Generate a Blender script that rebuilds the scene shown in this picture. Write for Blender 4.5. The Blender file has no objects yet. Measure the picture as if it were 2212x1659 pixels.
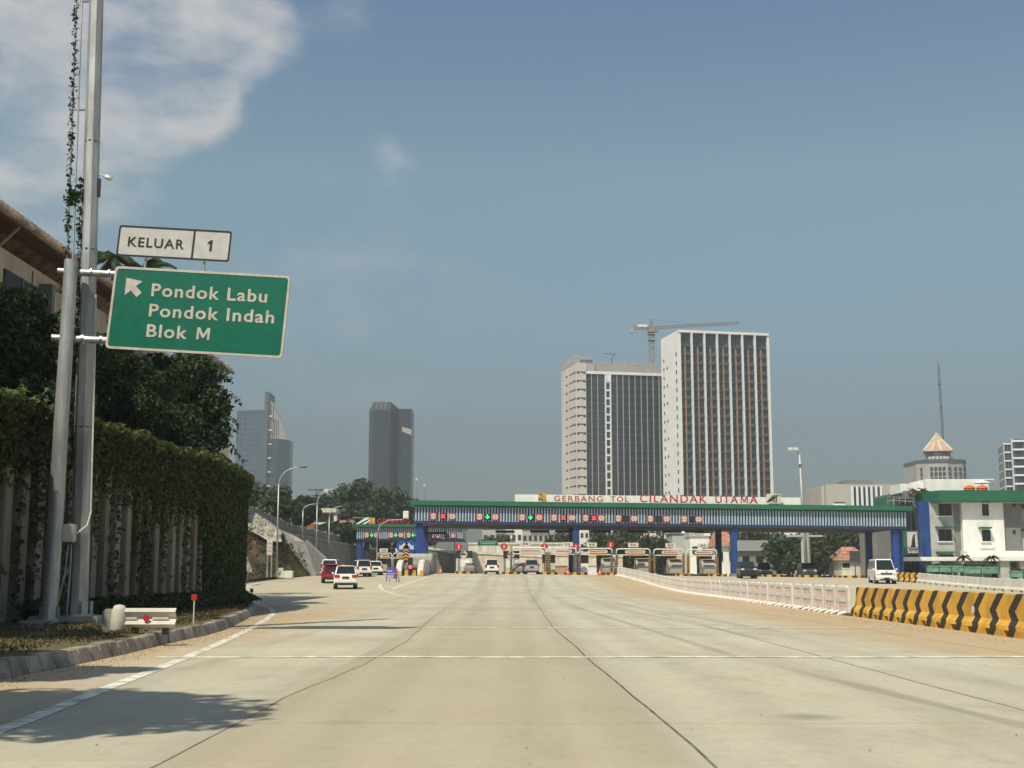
import bpy, bmesh, math, random
import numpy as np
from mathutils import Vector, Matrix
random.seed(7); rng = np.random.default_rng(7)
R = math.radians
sc = bpy.context.scene
col = sc.collection

# ------------------------------------------------------------------ camera
F = 2779.0                      # focal length in px of a 2212 px wide frame
HOR = 1239.0                    # horizon row
EYE = 1.4
PITCH = math.atan((HOR-829.5)/F)
CP, SP = math.cos(PITCH), math.sin(PITCH)
cam = bpy.data.cameras.new("camera"); co = bpy.data.objects.new("camera", cam); col.objects.link(co)
co.location = (0, 0, EYE); co.rotation_euler = (R(90)+PITCH, 0, 0)
cam.sensor_width = 36.0; cam.lens = 36.0*F/2212.0; cam.clip_start = 0.1; cam.clip_end = 12000
sc.camera = co
sc.view_settings.view_transform = 'Standard'; sc.view_settings.look = 'None'
sc.view_settings.exposure = 0.0; sc.view_settings.gamma = 1.0
sc.cycles.use_denoising = True
sc.cycles.max_bounces = 6; sc.cycles.volume_bounces = 1; sc.cycles.transparent_max_bounces = 8
sc.cycles.caustics_reflective = False; sc.cycles.caustics_refractive = False

def ray(px, py):
    u = (px-1106)/F; v = (829.5-py)/F
    return u, CP-SP*v, SP+CP*v
def at(px, py, Y):
    u, dy, dz = ray(px, py); s = Y/dy
    return Vector((u*s, Y, EYE+dz*s))

# ------------------------------------------------------------------ sun and sky
SUN = Vector((-0.37, -0.60, 1.0)).normalized()      # direction towards the sun
SUN_EL = math.asin(SUN.z); 
sl = bpy.data.lights.new("sun", 'SUN'); so = bpy.data.objects.new("sun", sl); col.objects.link(so)
sl.energy = 4.6; sl.angle = R(0.55); sl.color = (1.0, 0.92, 0.73)
so.rotation_euler = SUN.to_track_quat('Z', 'Y').to_euler(); so.location = (-40, -40, 100)

W = bpy.data.worlds.new("World"); sc.world = W; W.use_nodes = True
nt = W.node_tree; nt.nodes.clear()
def N(nt, t, **kw):
    n = nt.nodes.new(t)
    for k, v in kw.items():
        setattr(n, k, v)
    return n
out = N(nt, 'ShaderNodeOutputWorld'); bg = N(nt, 'ShaderNodeBackground')
sky = N(nt, 'ShaderNodeTexSky', sky_type='NISHITA')
sky.sun_disc = False; sky.sun_elevation = SUN_EL; sky.sun_rotation = math.atan2(SUN.x, SUN.y)
sky.air_density = 1.0; sky.dust_density = 1.6; sky.ozone_density = 0.8; sky.altitude = 50
hs = N(nt, 'ShaderNodeHueSaturation'); hs.inputs['Saturation'].default_value = 0.86; hs.inputs['Hue'].default_value = 0.49; hs.inputs['Value'].default_value = 1.72
nt.links.new(sky.outputs[0], hs.inputs['Color'])
# hazy tropical sky: greyer and dimmer towards the horizon
tcs = N(nt, 'ShaderNodeTexCoord'); sxs = N(nt, 'ShaderNodeSeparateXYZ'); nt.links.new(tcs.outputs['Generated'], sxs.inputs[0])
rmp = N(nt, 'ShaderNodeValToRGB'); els = rmp.color_ramp.elements
for i, (p_, c_) in enumerate(((0.0, (.25, .27, .275)), (.11, (.275, .30, .305)), (.20, (.44, .49, .47)), (.30, (.55, .62, .57)), (.42, (.46, .54, .61)), (1.0, (.50, .56, .62)))):
    if i > 1: els.new(p_)
    els[i].position = p_; els[i].color = (*c_, 1)
nt.links.new(sxs.outputs['Z'], rmp.inputs[0])
mul = N(nt, 'ShaderNodeMixRGB', blend_type='MULTIPLY'); mul.inputs['Fac'].default_value = 1.0
nt.links.new(hs.outputs[0], mul.inputs['Color1']); nt.links.new(rmp.outputs[0], mul.inputs['Color2'])
geo = N(nt, 'ShaderNodeTexCoord')
nz = N(nt, 'ShaderNodeTexNoise'); nz.inputs['Scale'].default_value = 8.0; nz.inputs['Detail'].default_value = 10; nz.inputs['Roughness'].default_value = 0.6
mp = N(nt, 'ShaderNodeMapping'); mp.inputs['Scale'].default_value = (1.25, 1.25, 2.6); mp.inputs['Location'].default_value = (0.31, 0.2, 0.05)
nt.links.new(geo.outputs['Generated'], mp.inputs[0]); nt.links.new(mp.outputs[0], nz.inputs['Vector'])
def M2(nt, op, a, b=None, c=None, clamp=False):
    n = N(nt, 'ShaderNodeMath', operation=op, use_clamp=clamp)
    for i, x in enumerate((a, b, c)):
        if x is None: continue
        if isinstance(x, (int, float)): n.inputs[i].default_value = x
        else: nt.links.new(x, n.inputs[i])
    return n.outputs[0]
def SS(nt, val, lo, hi, a=0.0, b=1.0):
    n = N(nt, 'ShaderNodeMapRange', interpolation_type='SMOOTHSTEP')
    n.inputs['From Min'].default_value = lo; n.inputs['From Max'].default_value = hi
    n.inputs['To Min'].default_value = a; n.inputs['To Max'].default_value = b
    nt.links.new(val, n.inputs['Value']); return n.outputs[0]
# cloud banks: soft caps round a few sky directions, broken up by noise
blobs = [(40, -20, 150, .95), (200, 10, 100, .7), (360, 5, 115, .9), (490, 45, 85, .65), (590, 75, 55, .4), (755, 52, 50, .36), (290, 195, 95, .85), (385, 200, 80, .7), (445, 225, 45, .5),
         (150, 150, 110, .5), (100, 300, 180, .2), (815, 345, 36, .22), (850, 365, 38, .22), (890, 388, 36, .18), (1155, 355, 30, .15), (1180, 370, 32, .17), (1210, 388, 28, .14), (960, 300, 120, .10), (1500, 420, 200, .10), (760, 560, 200, .12), (-200, 100, 300, .7),
         (960, 760, 220, .13), (1250, 680, 120, .10), (700, 740, 160, .12), (400, 420, 200, .13)]
wz = N(nt, 'ShaderNodeTexNoise'); wz.inputs['Scale'].default_value = 13.0; wz.inputs['Detail'].default_value = 5
nt.links.new(geo.outputs['Generated'], wz.inputs['Vector'])
w1 = N(nt, 'ShaderNodeVectorMath', operation='SUBTRACT'); w1.inputs[1].default_value = (.5, .5, .5); nt.links.new(wz.outputs['Color'], w1.inputs[0])
w2 = N(nt, 'ShaderNodeVectorMath', operation='MULTIPLY_ADD'); w2.inputs[1].default_value = (.045, .045, .045); nt.links.new(w1.outputs[0], w2.inputs[0]); nt.links.new(geo.outputs['Generated'], w2.inputs[2])
w3 = N(nt, 'ShaderNodeVectorMath', operation='NORMALIZE'); nt.links.new(w2.outputs[0], w3.inputs[0])
acc = None
for px, py, rad, amp in blobs:
    d = Vector(ray(px, py)).normalized()
    vm = N(nt, 'ShaderNodeVectorMath', operation='DOT_PRODUCT'); vm.inputs[1].default_value = d
    nt.links.new(w3.outputs[0], vm.inputs[0])
    th = rad/F
    s = SS(nt, vm.outputs['Value'], math.cos(th*2.0), 1.0, 0, amp)
    acc = s if acc is None else M2(nt, 'ADD', acc, s)
acc = M2(nt, 'MINIMUM', acc, 1.0)
cl = M2(nt, 'ADD', M2(nt, 'MULTIPLY', acc, 1.0), M2(nt, 'MULTIPLY', M2(nt, 'SUBTRACT', nz.outputs['Fac'], 0.5), 3.4))
cl = M2(nt, 'MULTIPLY', SS(nt, cl, 0.05, 1.9, 0, .95), SS(nt, acc, .04, .6))
mixc = N(nt, 'ShaderNodeMixRGB'); mixc.inputs['Color2'].default_value = (6.3, 6.1, 6.0, 1)
nt.links.new(cl, mixc.inputs['Fac']); nt.links.new(mul.outputs[0], mixc.inputs['Color1'])
nt.links.new(mixc.outputs[0], bg.inputs['Color']); bg.inputs['Strength'].default_value = 0.10
nt.links.new(bg.outputs[0], out.inputs['Surface'])

# ------------------------------------------------------------------ helpers
def tag(o, label=None, cat=None, group=None, kind=None):
    if label: o['label'] = label
    if cat: o['category'] = cat
    if group: o['group'] = group
    if kind: o['kind'] = kind
    return o
def empty(name, loc=(0, 0, 0), rz=0.0, label=None, cat=None, group=None):
    o = bpy.data.objects.new(name, None); col.objects.link(o)
    o.location = loc; o.rotation_euler = (0, 0, rz); o.empty_display_size = .3
    return tag(o, label, cat, group)
KIDS = {}
def copy_tree(o, parent=None):
    c = o.copy(); col.objects.link(c)
    if parent is not None: c.parent = parent
    for ch in KIDS.get(o.name, []): copy_tree2(ch, c, o)
    return c
def copy_tree2(ch, newp, oldp):
    c = ch.copy(); col.objects.link(c); c.parent = newp
    KIDS.setdefault(newp.name, []).append(c)
    for g in KIDS.get(ch.name, []): copy_tree2(g, c, ch)
def link(name, me, m, parent=None, smooth=False):
    if m is not None: me.materials.append(m)
    if smooth:
        me.polygons.foreach_set('use_smooth', [True]*len(me.polygons))
    o = bpy.data.objects.new(name, me); col.objects.link(o)
    if parent is not None:
        o.parent = parent; KIDS.setdefault(parent.name, []).append(o)
    return o
class MB:
    def __init__(s): s.v = []; s.f = []
    def add(s, vs, fs):
        n = len(s.v); s.v += [tuple(x) for x in vs]; s.f += [tuple(i+n for i in q) for q in fs]; return s
    def box(s, c, d, rz=0.0, taper=1.0):
        hx, hy, hz = d[0]/2, d[1]/2, d[2]/2; ca, sa = math.cos(rz), math.sin(rz); vs = []
        for z, t in ((-hz, 1.0), (hz, taper)):
            for x, y in ((-hx, -hy), (hx, -hy), (hx, hy), (-hx, hy)):
                x *= t; y *= t
                vs.append((c[0]+x*ca-y*sa, c[1]+x*sa+y*ca, c[2]+z))
        return s.add(vs, [(0, 3, 2, 1), (4, 5, 6, 7), (0, 1, 5, 4), (1, 2, 6, 5), (2, 3, 7, 6), (3, 0, 4, 7)])
    def bb(s, x0, x1, y0, y1, z0, z1):
        return s.box(((x0+x1)/2, (y0+y1)/2, (z0+z1)/2), (abs(x1-x0), abs(y1-y0), abs(z1-z0)))
    def tube(s, p0, p1, r0, r1=None, n=10, caps=True):
        p0, p1 = Vector(p0), Vector(p1); r1 = r0 if r1 is None else r1
        q = (p1-p0).to_track_quat('Z', 'Y'); vs = []
        for p, r in ((p0, r0), (p1, r1)):
            for i in range(n):
                a = 2*math.pi*(i+.5)/n
                vs.append(p+q @ Vector((r*math.cos(a), r*math.sin(a), 0)))
        fs = [(i, (i+1) % n, n+(i+1) % n, n+i) for i in range(n)]
        if caps: fs += [tuple(range(n-1, -1, -1)), tuple(range(n, 2*n))]
        return s.add(vs, fs)
    def path(s, pts, r, n=8, r1=None):
        pts = [Vector(p) for p in pts]; k = len(pts); vs = []
        for j, p in enumerate(pts):
            t = (pts[min(j+1, k-1)]-pts[max(j-1, 0)]); q = t.to_track_quat('Z', 'Y')
            rr = r if r1 is None else r+(r1-r)*j/(k-1)
            for i in range(n):
                a = 2*math.pi*(i+.5)/n
                vs.append(p+q @ Vector((rr*math.cos(a), rr*math.sin(a), 0)))
        fs = []
        for j in range(k-1):
            for i in range(n):
                a, b = j*n+i, j*n+(i+1) % n
                fs.append((a, b, b+n, a+n))
        fs += [tuple(range(n-1, -1, -1)), tuple(range((k-1)*n, k*n))]
        return s.add(vs, fs)
    def prism(s, poly, a0, a1, axis='x'):
        # poly: 2-D points; axis x -> (y,z), y -> (x,z), z -> (x,y)
        n = len(poly); vs = []
        for a in (a0, a1):
            for p, q in poly:
                vs.append((a, p, q) if axis == 'x' else (p, a, q) if axis == 'y' else (p, q, a))
        fs = [(i, (i+1) % n, n+(i+1) % n, n+i) for i in range(n)] + [tuple(range(n-1, -1, -1)), tuple(range(n, 2*n))]
        return s.add(vs, fs)
    def disc(s, c, r, th, n=20):      # a disc facing -y
        return s.tube((c[0], c[1]+th, c[2]), (c[0], c[1], c[2]), r, r, n)
    def lathe(s, prof, c=(0, 0, 0), n=16):
        vs = []; k = len(prof)
        for r, z in prof:
            for i in range(n):
                a = 2*math.pi*i/n; vs.append((c[0]+r*math.cos(a), c[1]+r*math.sin(a), c[2]+z))
        fs = [(j*n+i, j*n+(i+1) % n, (j+1)*n+(i+1) % n, (j+1)*n+i) for j in range(k-1) for i in range(n)]
        fs += [tuple(range(n-1, -1, -1)), tuple(range((k-1)*n, k*n))]
        return s.add(vs, fs)
    def quad(s, a, b, c, d): return s.add([a, b, c, d], [(0, 1, 2, 3)])
    def mesh(s, name, bevel=0.0, seg=2, fix=True):
        me = bpy.data.meshes.new(name); me.from_pydata(s.v, [], s.f)
        if fix or bevel:
            bm = bmesh.new(); bm.from_mesh(me)
            bmesh.ops.recalc_face_normals(bm, faces=bm.faces)
            if bevel:
                es = [e for e in bm.edges if len(e.link_faces) == 2 and e.calc_face_angle(0) > 0.35]
                bmesh.ops.bevel(bm, geom=es, offset=bevel, segments=seg, affect='EDGES', clamp_overlap=True)
            bm.to_mesh(me); bm.free()
        me.update(); return me
    def build(s, name, m, parent=None, bevel=0.0, smooth=False, seg=2, fix=True):
        return link(name, s.mesh(name, bevel, seg, fix), m, parent, smooth)

_caph = None
def text(body, name, m, parent, org, width, cap, ext=.01, sp=1.0, bold=0.0, yoff=0.0):
    """flat lettering facing -y: org = left end of the base line"""
    global _caph
    def raw(b, bo):
        cu = bpy.data.curves.new('lettering', 'FONT'); cu.body = b; cu.size = 1; cu.extrude = .5; cu.space_character = sp; cu.offset = bo; cu.resolution_u = 3
        t = bpy.data.objects.new('lettering', cu); col.objects.link(t)
        dg = bpy.context.evaluated_depsgraph_get(); me = bpy.data.meshes.new_from_object(t.evaluated_get(dg))
        bpy.data.objects.remove(t); bpy.data.curves.remove(cu); return me
    if _caph is None:
        h = raw('H', 0); _caph = max(v.co.y for v in h.vertices); bpy.data.meshes.remove(h)
    me = raw(body, bold); me.materials.clear()
    xs = [v.co.x for v in me.vertices]; x0, x1 = min(xs), max(xs)
    kx = width/(x1-x0); ky = cap/_caph
    for v in me.vertices:
        v.co = Vector((org[0]+(v.co.x-x0)*kx, org[1]-(v.co.z+.5)*ext, org[2]+v.co.y*ky))
    me.update(); return link(name, me, m, parent)

# ------------------------------------------------------------------ materials
MATS = {}
def pm(name, rgb, rough=.6, metal=0.0, var=.12, scale=2.0, bump=0.0, streak=0.0, spec=.4, coat=0.0, dirt=None, bscale=None, emit=0.0):
    m = bpy.data.materials.new(name); m.use_nodes = True; nt = m.node_tree; b = nt.nodes['Principled BSDF']
    b.inputs['Roughness'].default_value = rough; b.inputs['Metallic'].default_value = metal
    b.inputs['Specular IOR Level'].default_value = spec; b.inputs['Coat Weight'].default_value = coat
    tc = N(nt, 'ShaderNodeTexCoord')
    n1 = N(nt, 'ShaderNodeTexNoise'); n1.inputs['Scale'].default_value = scale; n1.inputs['Detail'].default_value = 6; n1.inputs['Roughness'].default_value = .65
    if streak:
        mp = N(nt, 'ShaderNodeMapping'); mp.inputs['Scale'].default_value = (1, 1, 1.0/streak); nt.links.new(tc.outputs['Object'], mp.inputs[0]); nt.links.new(mp.outputs[0], n1.inputs['Vector'])
    else: nt.links.new(tc.outputs['Object'], n1.inputs['Vector'])
    mx = N(nt, 'ShaderNodeMixRGB')
    lo = tuple(c*(1-var*1.6) for c in rgb); hi = tuple(min(.95, c*(1+var*1.2)) for c in rgb)
    if dirt: lo = dirt
    mx.inputs['Color1'].default_value = (*lo, 1); mx.inputs['Color2'].default_value = (*hi, 1)
    nt.links.new(SS(nt, n1.outputs['Fac'], .3, .7), mx.inputs['Fac']); nt.links.new(mx.outputs[0], b.inputs['Base Color'])
    if bump:
        n2 = N(nt, 'ShaderNodeTexNoise'); n2.inputs['Scale'].default_value = bscale or scale*8; n2.inputs['Detail'].default_value = 5
        nt.links.new(tc.outputs['Object'], n2.inputs['Vector'])
        bp = N(nt, 'ShaderNodeBump'); bp.inputs['Strength'].default_value = bump; bp.inputs['Distance'].default_value = .05
        nt.links.new(n2.outputs['Fac'], bp.inputs['Height']); nt.links.new(bp.outputs[0], b.inputs['Normal'])
    if emit:
        b.inputs['Emission Color'].default_value = (*rgb, 1); b.inputs['Emission Strength'].default_value = emit
    MATS[name] = m; return m
def leafmat(name, cols, trans=.25):
    m = bpy.data.materials.new(name); m.use_nodes = True; nt = m.node_tree; b = nt.nodes['Principled BSDF']
    g = N(nt, 'ShaderNodeNewGeometry'); cr = N(nt, 'ShaderNodeValToRGB')
    while len(cr.color_ramp.elements) < len(cols): cr.color_ramp.elements.new(.5)
    for i, c in enumerate(cols):
        cr.color_ramp.elements[i].position = i/(len(cols)-1); cr.color_ramp.elements[i].color = (*c, 1)
    nt.links.new(g.outputs['Random Per Island'], cr.inputs[0]); nt.links.new(cr.outputs[0], b.inputs['Base Color'])
    b.inputs['Roughness'].default_value = .55; b.inputs['Specular IOR Level'].default_value = .3
    tr = N(nt, 'ShaderNodeBsdfTranslucent'); nt.links.new(cr.outputs[0], tr.inputs[0])
    ms = N(nt, 'ShaderNodeMixShader'); ms.inputs[0].default_value = trans
    nt.links.new(b.outputs[0], ms.inputs[1]); nt.links.new(tr.outputs[0], ms.inputs[2])
    nt.links.new(ms.outputs[0], nt.nodes['Material Output'].inputs['Surface']); MATS[name] = m; return m
def glassmat(name, rgb, rough=.12, grid=None, line=(.05, .055, .06), lw=.06, floorline=None):
    """dark reflective glazing, optional mullion grid (dx, dz) in object metres"""
    m = bpy.data.materials.new(name); m.use_nodes = True; nt = m.node_tree; b = nt.nodes['Principled BSDF']
    b.inputs['Roughness'].default_value = rough; b.inputs['Specular IOR Level'].default_value = .6
    tc = N(nt, 'ShaderNodeTexCoord'); sx = N(nt, 'ShaderNodeSeparateXYZ'); nt.links.new(tc.outputs['Object'], sx.inputs[0])
    if grid:
        gx, gz = grid
        def cell(v, g):
            return M2(nt, 'FRACT', M2(nt, 'DIVIDE', v, g))
        a = cell(M2(nt, 'ADD', sx.outputs['X'], M2(nt, 'MULTIPLY', sx.outputs['Y'], .97)), gx); z = cell(sx.outputs['Z'], gz)
        la = M2(nt, 'LESS_THAN', a, lw); lz = M2(nt, 'LESS_THAN', z, lw*1.6); ln = M2(nt, 'MAXIMUM', la, lz)
        fl = N(nt, 'ShaderNodeVectorMath', operation='FLOOR')
        cx = N(nt, 'ShaderNodeCombineXYZ')
        nt.links.new(M2(nt, 'DIVIDE', sx.outputs['X'], gx), cx.inputs[0]); nt.links.new(M2(nt, 'DIVIDE', sx.outputs['Y'], gx), cx.inputs[1]); nt.links.new(M2(nt, 'DIVIDE', sx.outputs['Z'], gz), cx.inputs[2])
        nt.links.new(cx.outputs[0], fl.inputs[0]); wn = N(nt, 'ShaderNodeTexWhiteNoise'); nt.links.new(fl.outputs[0], wn.inputs['Vector'])
        c1 = N(nt, 'ShaderNodeMixRGB'); c1.inputs['Color1'].default_value = (*[c*.7 for c in rgb], 1); c1.inputs['Color2'].default_value = (*[min(.9, c*1.4) for c in rgb], 1)
        nt.links.new(wn.outputs['Value'], c1.inputs['Fac'])
        c2 = N(nt, 'ShaderNodeMixRGB'); c2.inputs['Color2'].default_value = (*line, 1); nt.links.new(ln, c2.inputs['Fac']); nt.links.new(c1.outputs[0], c2.inputs['Color1'])
        nt.links.new(c2.outputs[0], b.inputs['Base Color'])
    else: b.inputs['Base Color'].default_value = (*rgb, 1)
    MATS[name] = m; return m

pm('galvanised', (.42, .43, .43), .45, .5, .26, 2.2, .04, streak=6)
pm('mast_steel', (.40, .41, .40), .5, .4, .28, 1.8, .05, streak=5)
pm('conc', (.36, .34, .29), .9, 0, .16, 1.6, .15)
pm('conc_white', (.62, .59, .50), .85, 0, .12, 1.2, .1, streak=3)
pm('conc_dark', (.22, .21, .19), .9, 0, .2, 1.3, .2, streak=3)
pm('wall_conc', (.21, .18, .145), .92, 0, .25, .9, .2, dirt=(.13, .085, .06), streak=4)
pm('rib_conc', (.22, .20, .175), .9, 0, .3, .8, .2, dirt=(.13, .10, .075), streak=5)
pm('kerb', (.34, .29, .24), .9, 0, .28, 1.7, .25)
pm('soil', (.20, .10, .055), .95, 0, .35, 1.1, .4)
pm('beige_wall', (.60, .52, .42), .9, 0, .12, .8, .08, streak=4)
pm('plaster_white', (.80, .79, .74), .75, 0, .06, 1.2, .04, streak=4)
pm('plaster_grey', (.43, .43, .40), .8, 0, .07, 1.2, .04)
pm('plaster_dark', (.20, .20, .19), .8, 0, .08, 1.2)
pm('clay_tile', (.40, .20, .13), .85, 0, .3, 1.2, .3, bscale=4)
pm('clay_old', (.50, .37, .30), .9, 0, .3, 1.5, .3, bscale=5)
pm('brick', (.34, .13, .075), .9, 0, .25, 2, .3)
pm('sign_green', (.004, .135, .082), .38, 0, .07, 2.5, coat=.2)
pm('sign_white', (.56, .54, .51), .45, 0, .07, 3)
pm('sign_cream', (.56, .50, .43), .5, 0, .10, 6)
pm('sign_black', (.02, .021, .022), .5, 0, .1, 3)
pm('sign_blue', (.015, .07, .30), .45, 0, .08, 3)
pm('sign_red', (.50, .02, .025), .5, 0, .1, 3)
pm('letter_red', (.40, .018, .028), .45, 0, .1, 2)
pm('fascia_green', (.02, .135, .072), .45, 0, .12, .6, streak=.2)
pm('column_blue', (.014, .055, .23), .5, 0, .12, .8)
pm('beam_blue', (.022, .04, .13), .55, 0, .1, .8)
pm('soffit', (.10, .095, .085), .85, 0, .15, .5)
pm('rib_pale', (.40, .50, .58), .45, .1, .1, 1.5)
pm('rib_dark', (.025, .05, .10), .5, .1, .15, 1.5)
pm('pipe_white', (.66, .66, .60), .5, 0, .1, 4)
pm('plastic_white', (.74, .71, .66), .45, 0, .08, 3)
pm('plastic_red', (.42, .045, .045), .5, 0, .25, 2)
pm('yellow_paint', (.68, .34, .035), .6, 0, .10, 1.6, .06)
pm('post_yellow', (.40, .25, .06), .7, 0, .3, 3)
pm('black_paint', (.03, .028, .026), .6, 0, .2, 2)
pm('cone_orange', (.75, .10, .02), .5, 0, .1, 4)
pm('tyre', (.018, .018, .018), .85, 0, .2, 5)
pm('rim', (.35, .35, .36), .35, .8, .1, 5)
pm('chrome', (.6, .6, .6), .25, .9, .05, 5)
glassmat('car_glass', (.012, .016, .018), .08)
pm('lamp_red', (.50, .012, .015), .25, 0, .05, 5, spec=.6)
pm('brake_lit', (1.0, .10, .09), .4, 0, .05, 5, emit=.9)
pm('lamp_clear', (.75, .76, .76), .15, .2, .05, 5)
pm('plate_black', (.02, .02, .02), .5, 0, .1, 6)
pm('paint_white', (.80, .79, .74), .3, 0, .03, 1, coat=.6)
pm('paint_red', (.30, .008, .022), .3, 0, .04, 1, coat=.6)
pm('paint_silver', (.42, .43, .43), .35, .5, .04, 1, coat=.5)
pm('paint_dark', (.02, .025, .027), .3, .2, .05, 1, coat=.6)
pm('paint_charcoal', (.06, .065, .065), .35, .2, .05, 1, coat=.5)
pm('trim_black', (.018, .018, .018), .6, 0, .1, 4)
pm('purple', (.11, .08, .33), .5, 0, .12, 3)
pm('lilac', (.55, .52, .68), .5, 0, .12, 3)
pm('led_off', (.012, .014, .018), .5, 0, .1, 4)
pm('led_red', (1.0, .05, .06), .4, 0, 0.0, 4, emit=1.6)
pm('led_green', (.02, 1.0, .28), .4, 0, 0.0, 4, emit=1.3)
pm('brick_red_sign', (.42, .03, .03), .5, 0, .1, 4)
pm('mark_white', (.68, .65, .55), .8, 0, .30, 3.0, .05)
pm('asphalt_joint', (.15, .13, .10), .95, 0, .5, 1.5)
pm('steel_dark', (.09, .09, .09), .6, .3, .15, 3)
pm('crane_steel', (.30, .25, .20), .6, .2, .2, 2)
pm('crane_white', (.72, .72, .70), .6, 0, .1, 2)
pm('tower_conc', (.60, .58, .53), .85, 0, .07, .12, streak=4)
pm('tower_conc2', (.40, .39, .37), .85, 0, .07, .12)
pm('tower_white', (.82, .82, .79), .7, 0, .04, .1)
pm('tower_white_fin', (.74, .78, .80), .6, 0, .04, .1)
pm('tower_brown', (.36, .20, .10), .7, 0, .12, .3)
pm('slot_dark', (.04, .045, .05), .5, 0, .1, 1)
pm('slab_dark', (.07, .082, .092), .6, 0, .1, .5)
pm('bark', (.13, .10, .07), .9, 0, .25, 4, .3)
pm('roof_copper', (.50, .29, .17), .6, 0, .12, .3)
pm('roof_pale', (.64, .58, .46), .6, 0, .1, .3)
pm('office_beige', (.46, .44, .38), .85, 0, .06, .2, streak=3)
pm('orange_cloth', (.78, .11, .03), .7, 0, .15, 4)
pm('grass_ground', (.075, .07, .03), .95, 0, .5, 2.2, .6, dirt=(.14, .095, .05))
pm('shotcrete', (.44, .40, .30), .95, 0, .22, .7, .5, bscale=2.5)
pm('awning_green', (.01, .12, .06), .5, 0, .1, 2)
pm('planter_green', (.14, .30, .22), .45, 0, .2, 2)
glassmat('glass_dark', (.014, .017, .02), .1)
glassmat('tower_glass', (.016, .025, .036), .16, (1.75, 3.42), (.018, .024, .032), .07)
glassmat('tower_glass_b', (.02, .026, .036), .25, (1.36, 3.35), (.075, .085, .095), .07)
glassmat('tower_black', (.012, .018, .023), .3, (2.2, 4.0), (.028, .033, .037), .12)
glassmat('tower_blue', (.035, .065, .095), .25, (2.6, 4.1), (.075, .105, .135), .14)
glassmat('glass_band', (.03, .045, .065), .12, (3.0, 50), (.3, .3, .3), .03)
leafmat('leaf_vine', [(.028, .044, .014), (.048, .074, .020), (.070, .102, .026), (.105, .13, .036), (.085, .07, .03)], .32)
leafmat('leaf_dark', [(.017, .032, .012), (.028, .05, .016), (.044, .07, .022), (.06, .09, .026)], .3)
leafmat('leaf_mid', [(.020, .036, .011), (.034, .058, .017), (.05, .08, .022), (.07, .105, .03)])
leafmat('leaf_olive', [(.03, .04, .014), (.048, .06, .02), (.065, .08, .025), (.08, .09, .03)])
leafmat('leaf_sunny', [(.07, .10, .022), (.11, .15, .035), (.15, .18, .045), (.09, .12, .03), (.14, .10, .04)], .35)  # young yellow-green leaves, with the fringe's sunlit brightness put into the colour
leafmat('grass_blade', [(.05, .055, .018), (.10, .09, .03), (.17, .125, .055), (.13, .085, .04), (.06, .075, .022)])
M = MATS

# ------------------------------------------------------------------ terrain
def sst(t):
    t = max(0.0, min(1.0, t)); return t*t*(3-2*t)
def G(x, y):
    s = sst((y-88)/72.0)
    x = max(-16.0, min(60.0, x))
    return s*(1.36-.0112*x + .02*min(x+13, 0))
def gpos(px, py, dz=0.0):
    u, dy, dz_ = ray(px, py); y = 6.0
    while y < 400:
        s = y/dy
        if EYE+dz_*s <= G(u*s, y): break
        y += .05
    s = y/dy; return Vector((u*s, y, G(u*s, y)+dz))
def onroad(px, Y, row=1240):
    p = at(px, row, Y); return Vector((p.x, Y, G(p.x, Y)))

def chaikin(pts, n=3):
    for _ in range(n):
        q = [pts[0]]
        for a, b in zip(pts, pts[1:]):
            q.append((a[0]*.75+b[0]*.25, a[1]*.75+b[1]*.25)); q.append((a[0]*.25+b[0]*.75, a[1]*.25+b[1]*.75))
        q.append(pts[-1]); pts = q
    return pts
def offset(pts, d):
    out = []
    for i, p in enumerate(pts):
        a = pts[max(0, i-1)]; b = pts[min(len(pts)-1, i+1)]
        t = Vector((b[0]-a[0], b[1]-a[1])).normalized(); out.append((p[0]+t.y*d, p[1]-t.x*d))
    return out
KERB = chaikin([(-7.6, -12), (-7.2, 5), (-6.85, 17.2), (-6.75, 22), (-7.0, 27), (-7.0, 31), (-7.9, 38), (-9.2, 47), (-10.6, 54), (-13.4, 64), (-18, 84), (-22.6, 104), (-24.4, 118), (-24.0, 134), (-22.4, 150), (-22.0, 175), (-23, 205), (-25, 240)])
def kerb_x(y):
    for a, b in zip(KERB, KERB[1:]):
        if a[1] <= y <= b[1]:
            t = (y-a[1])/(b[1]-a[1]+1e-9); return a[0]+(b[0]-a[0])*t
    return KERB[-1][0] if y > 0 else KERB[0][0]
WALL = chaikin([(-13.6, -6), (-13.0, 10), (-12.3, 20), (-11.7, 28), (-11.25, 35), (-10.95, 42), (-10.9, 48), (-11.5, 54.5), (-13.4, 58.5), (-17, 61.5), (-22, 63.5)])

def grid(xs, ys, zf):
    vs = [(x, y, zf(x, y)) for y in ys for x in xs]; n = len(xs)
    fs = [(j*n+i, j*n+i+1, (j+1)*n+i+1, (j+1)*n+i) for j in range(len(ys)-1) for i in range(n-1)]
    mb = MB(); mb.add(vs, fs); return mb
# ground sheet to the horizon
gx = [-9000, -3000, -1000, -400, -150, -80, -50]+list(range(-40, 90, 5))+[100, 150, 400, 1000, 3000, 9000]
gy = [-400, -60]+list(range(-20, 280, 5))+[300, 400, 700, 1500, 4000, 11000]
tag(grid(gx, gy, lambda x, y: G(x, y)-.05).build('ground', M['soil'], fix=False), kind='structure')

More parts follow.
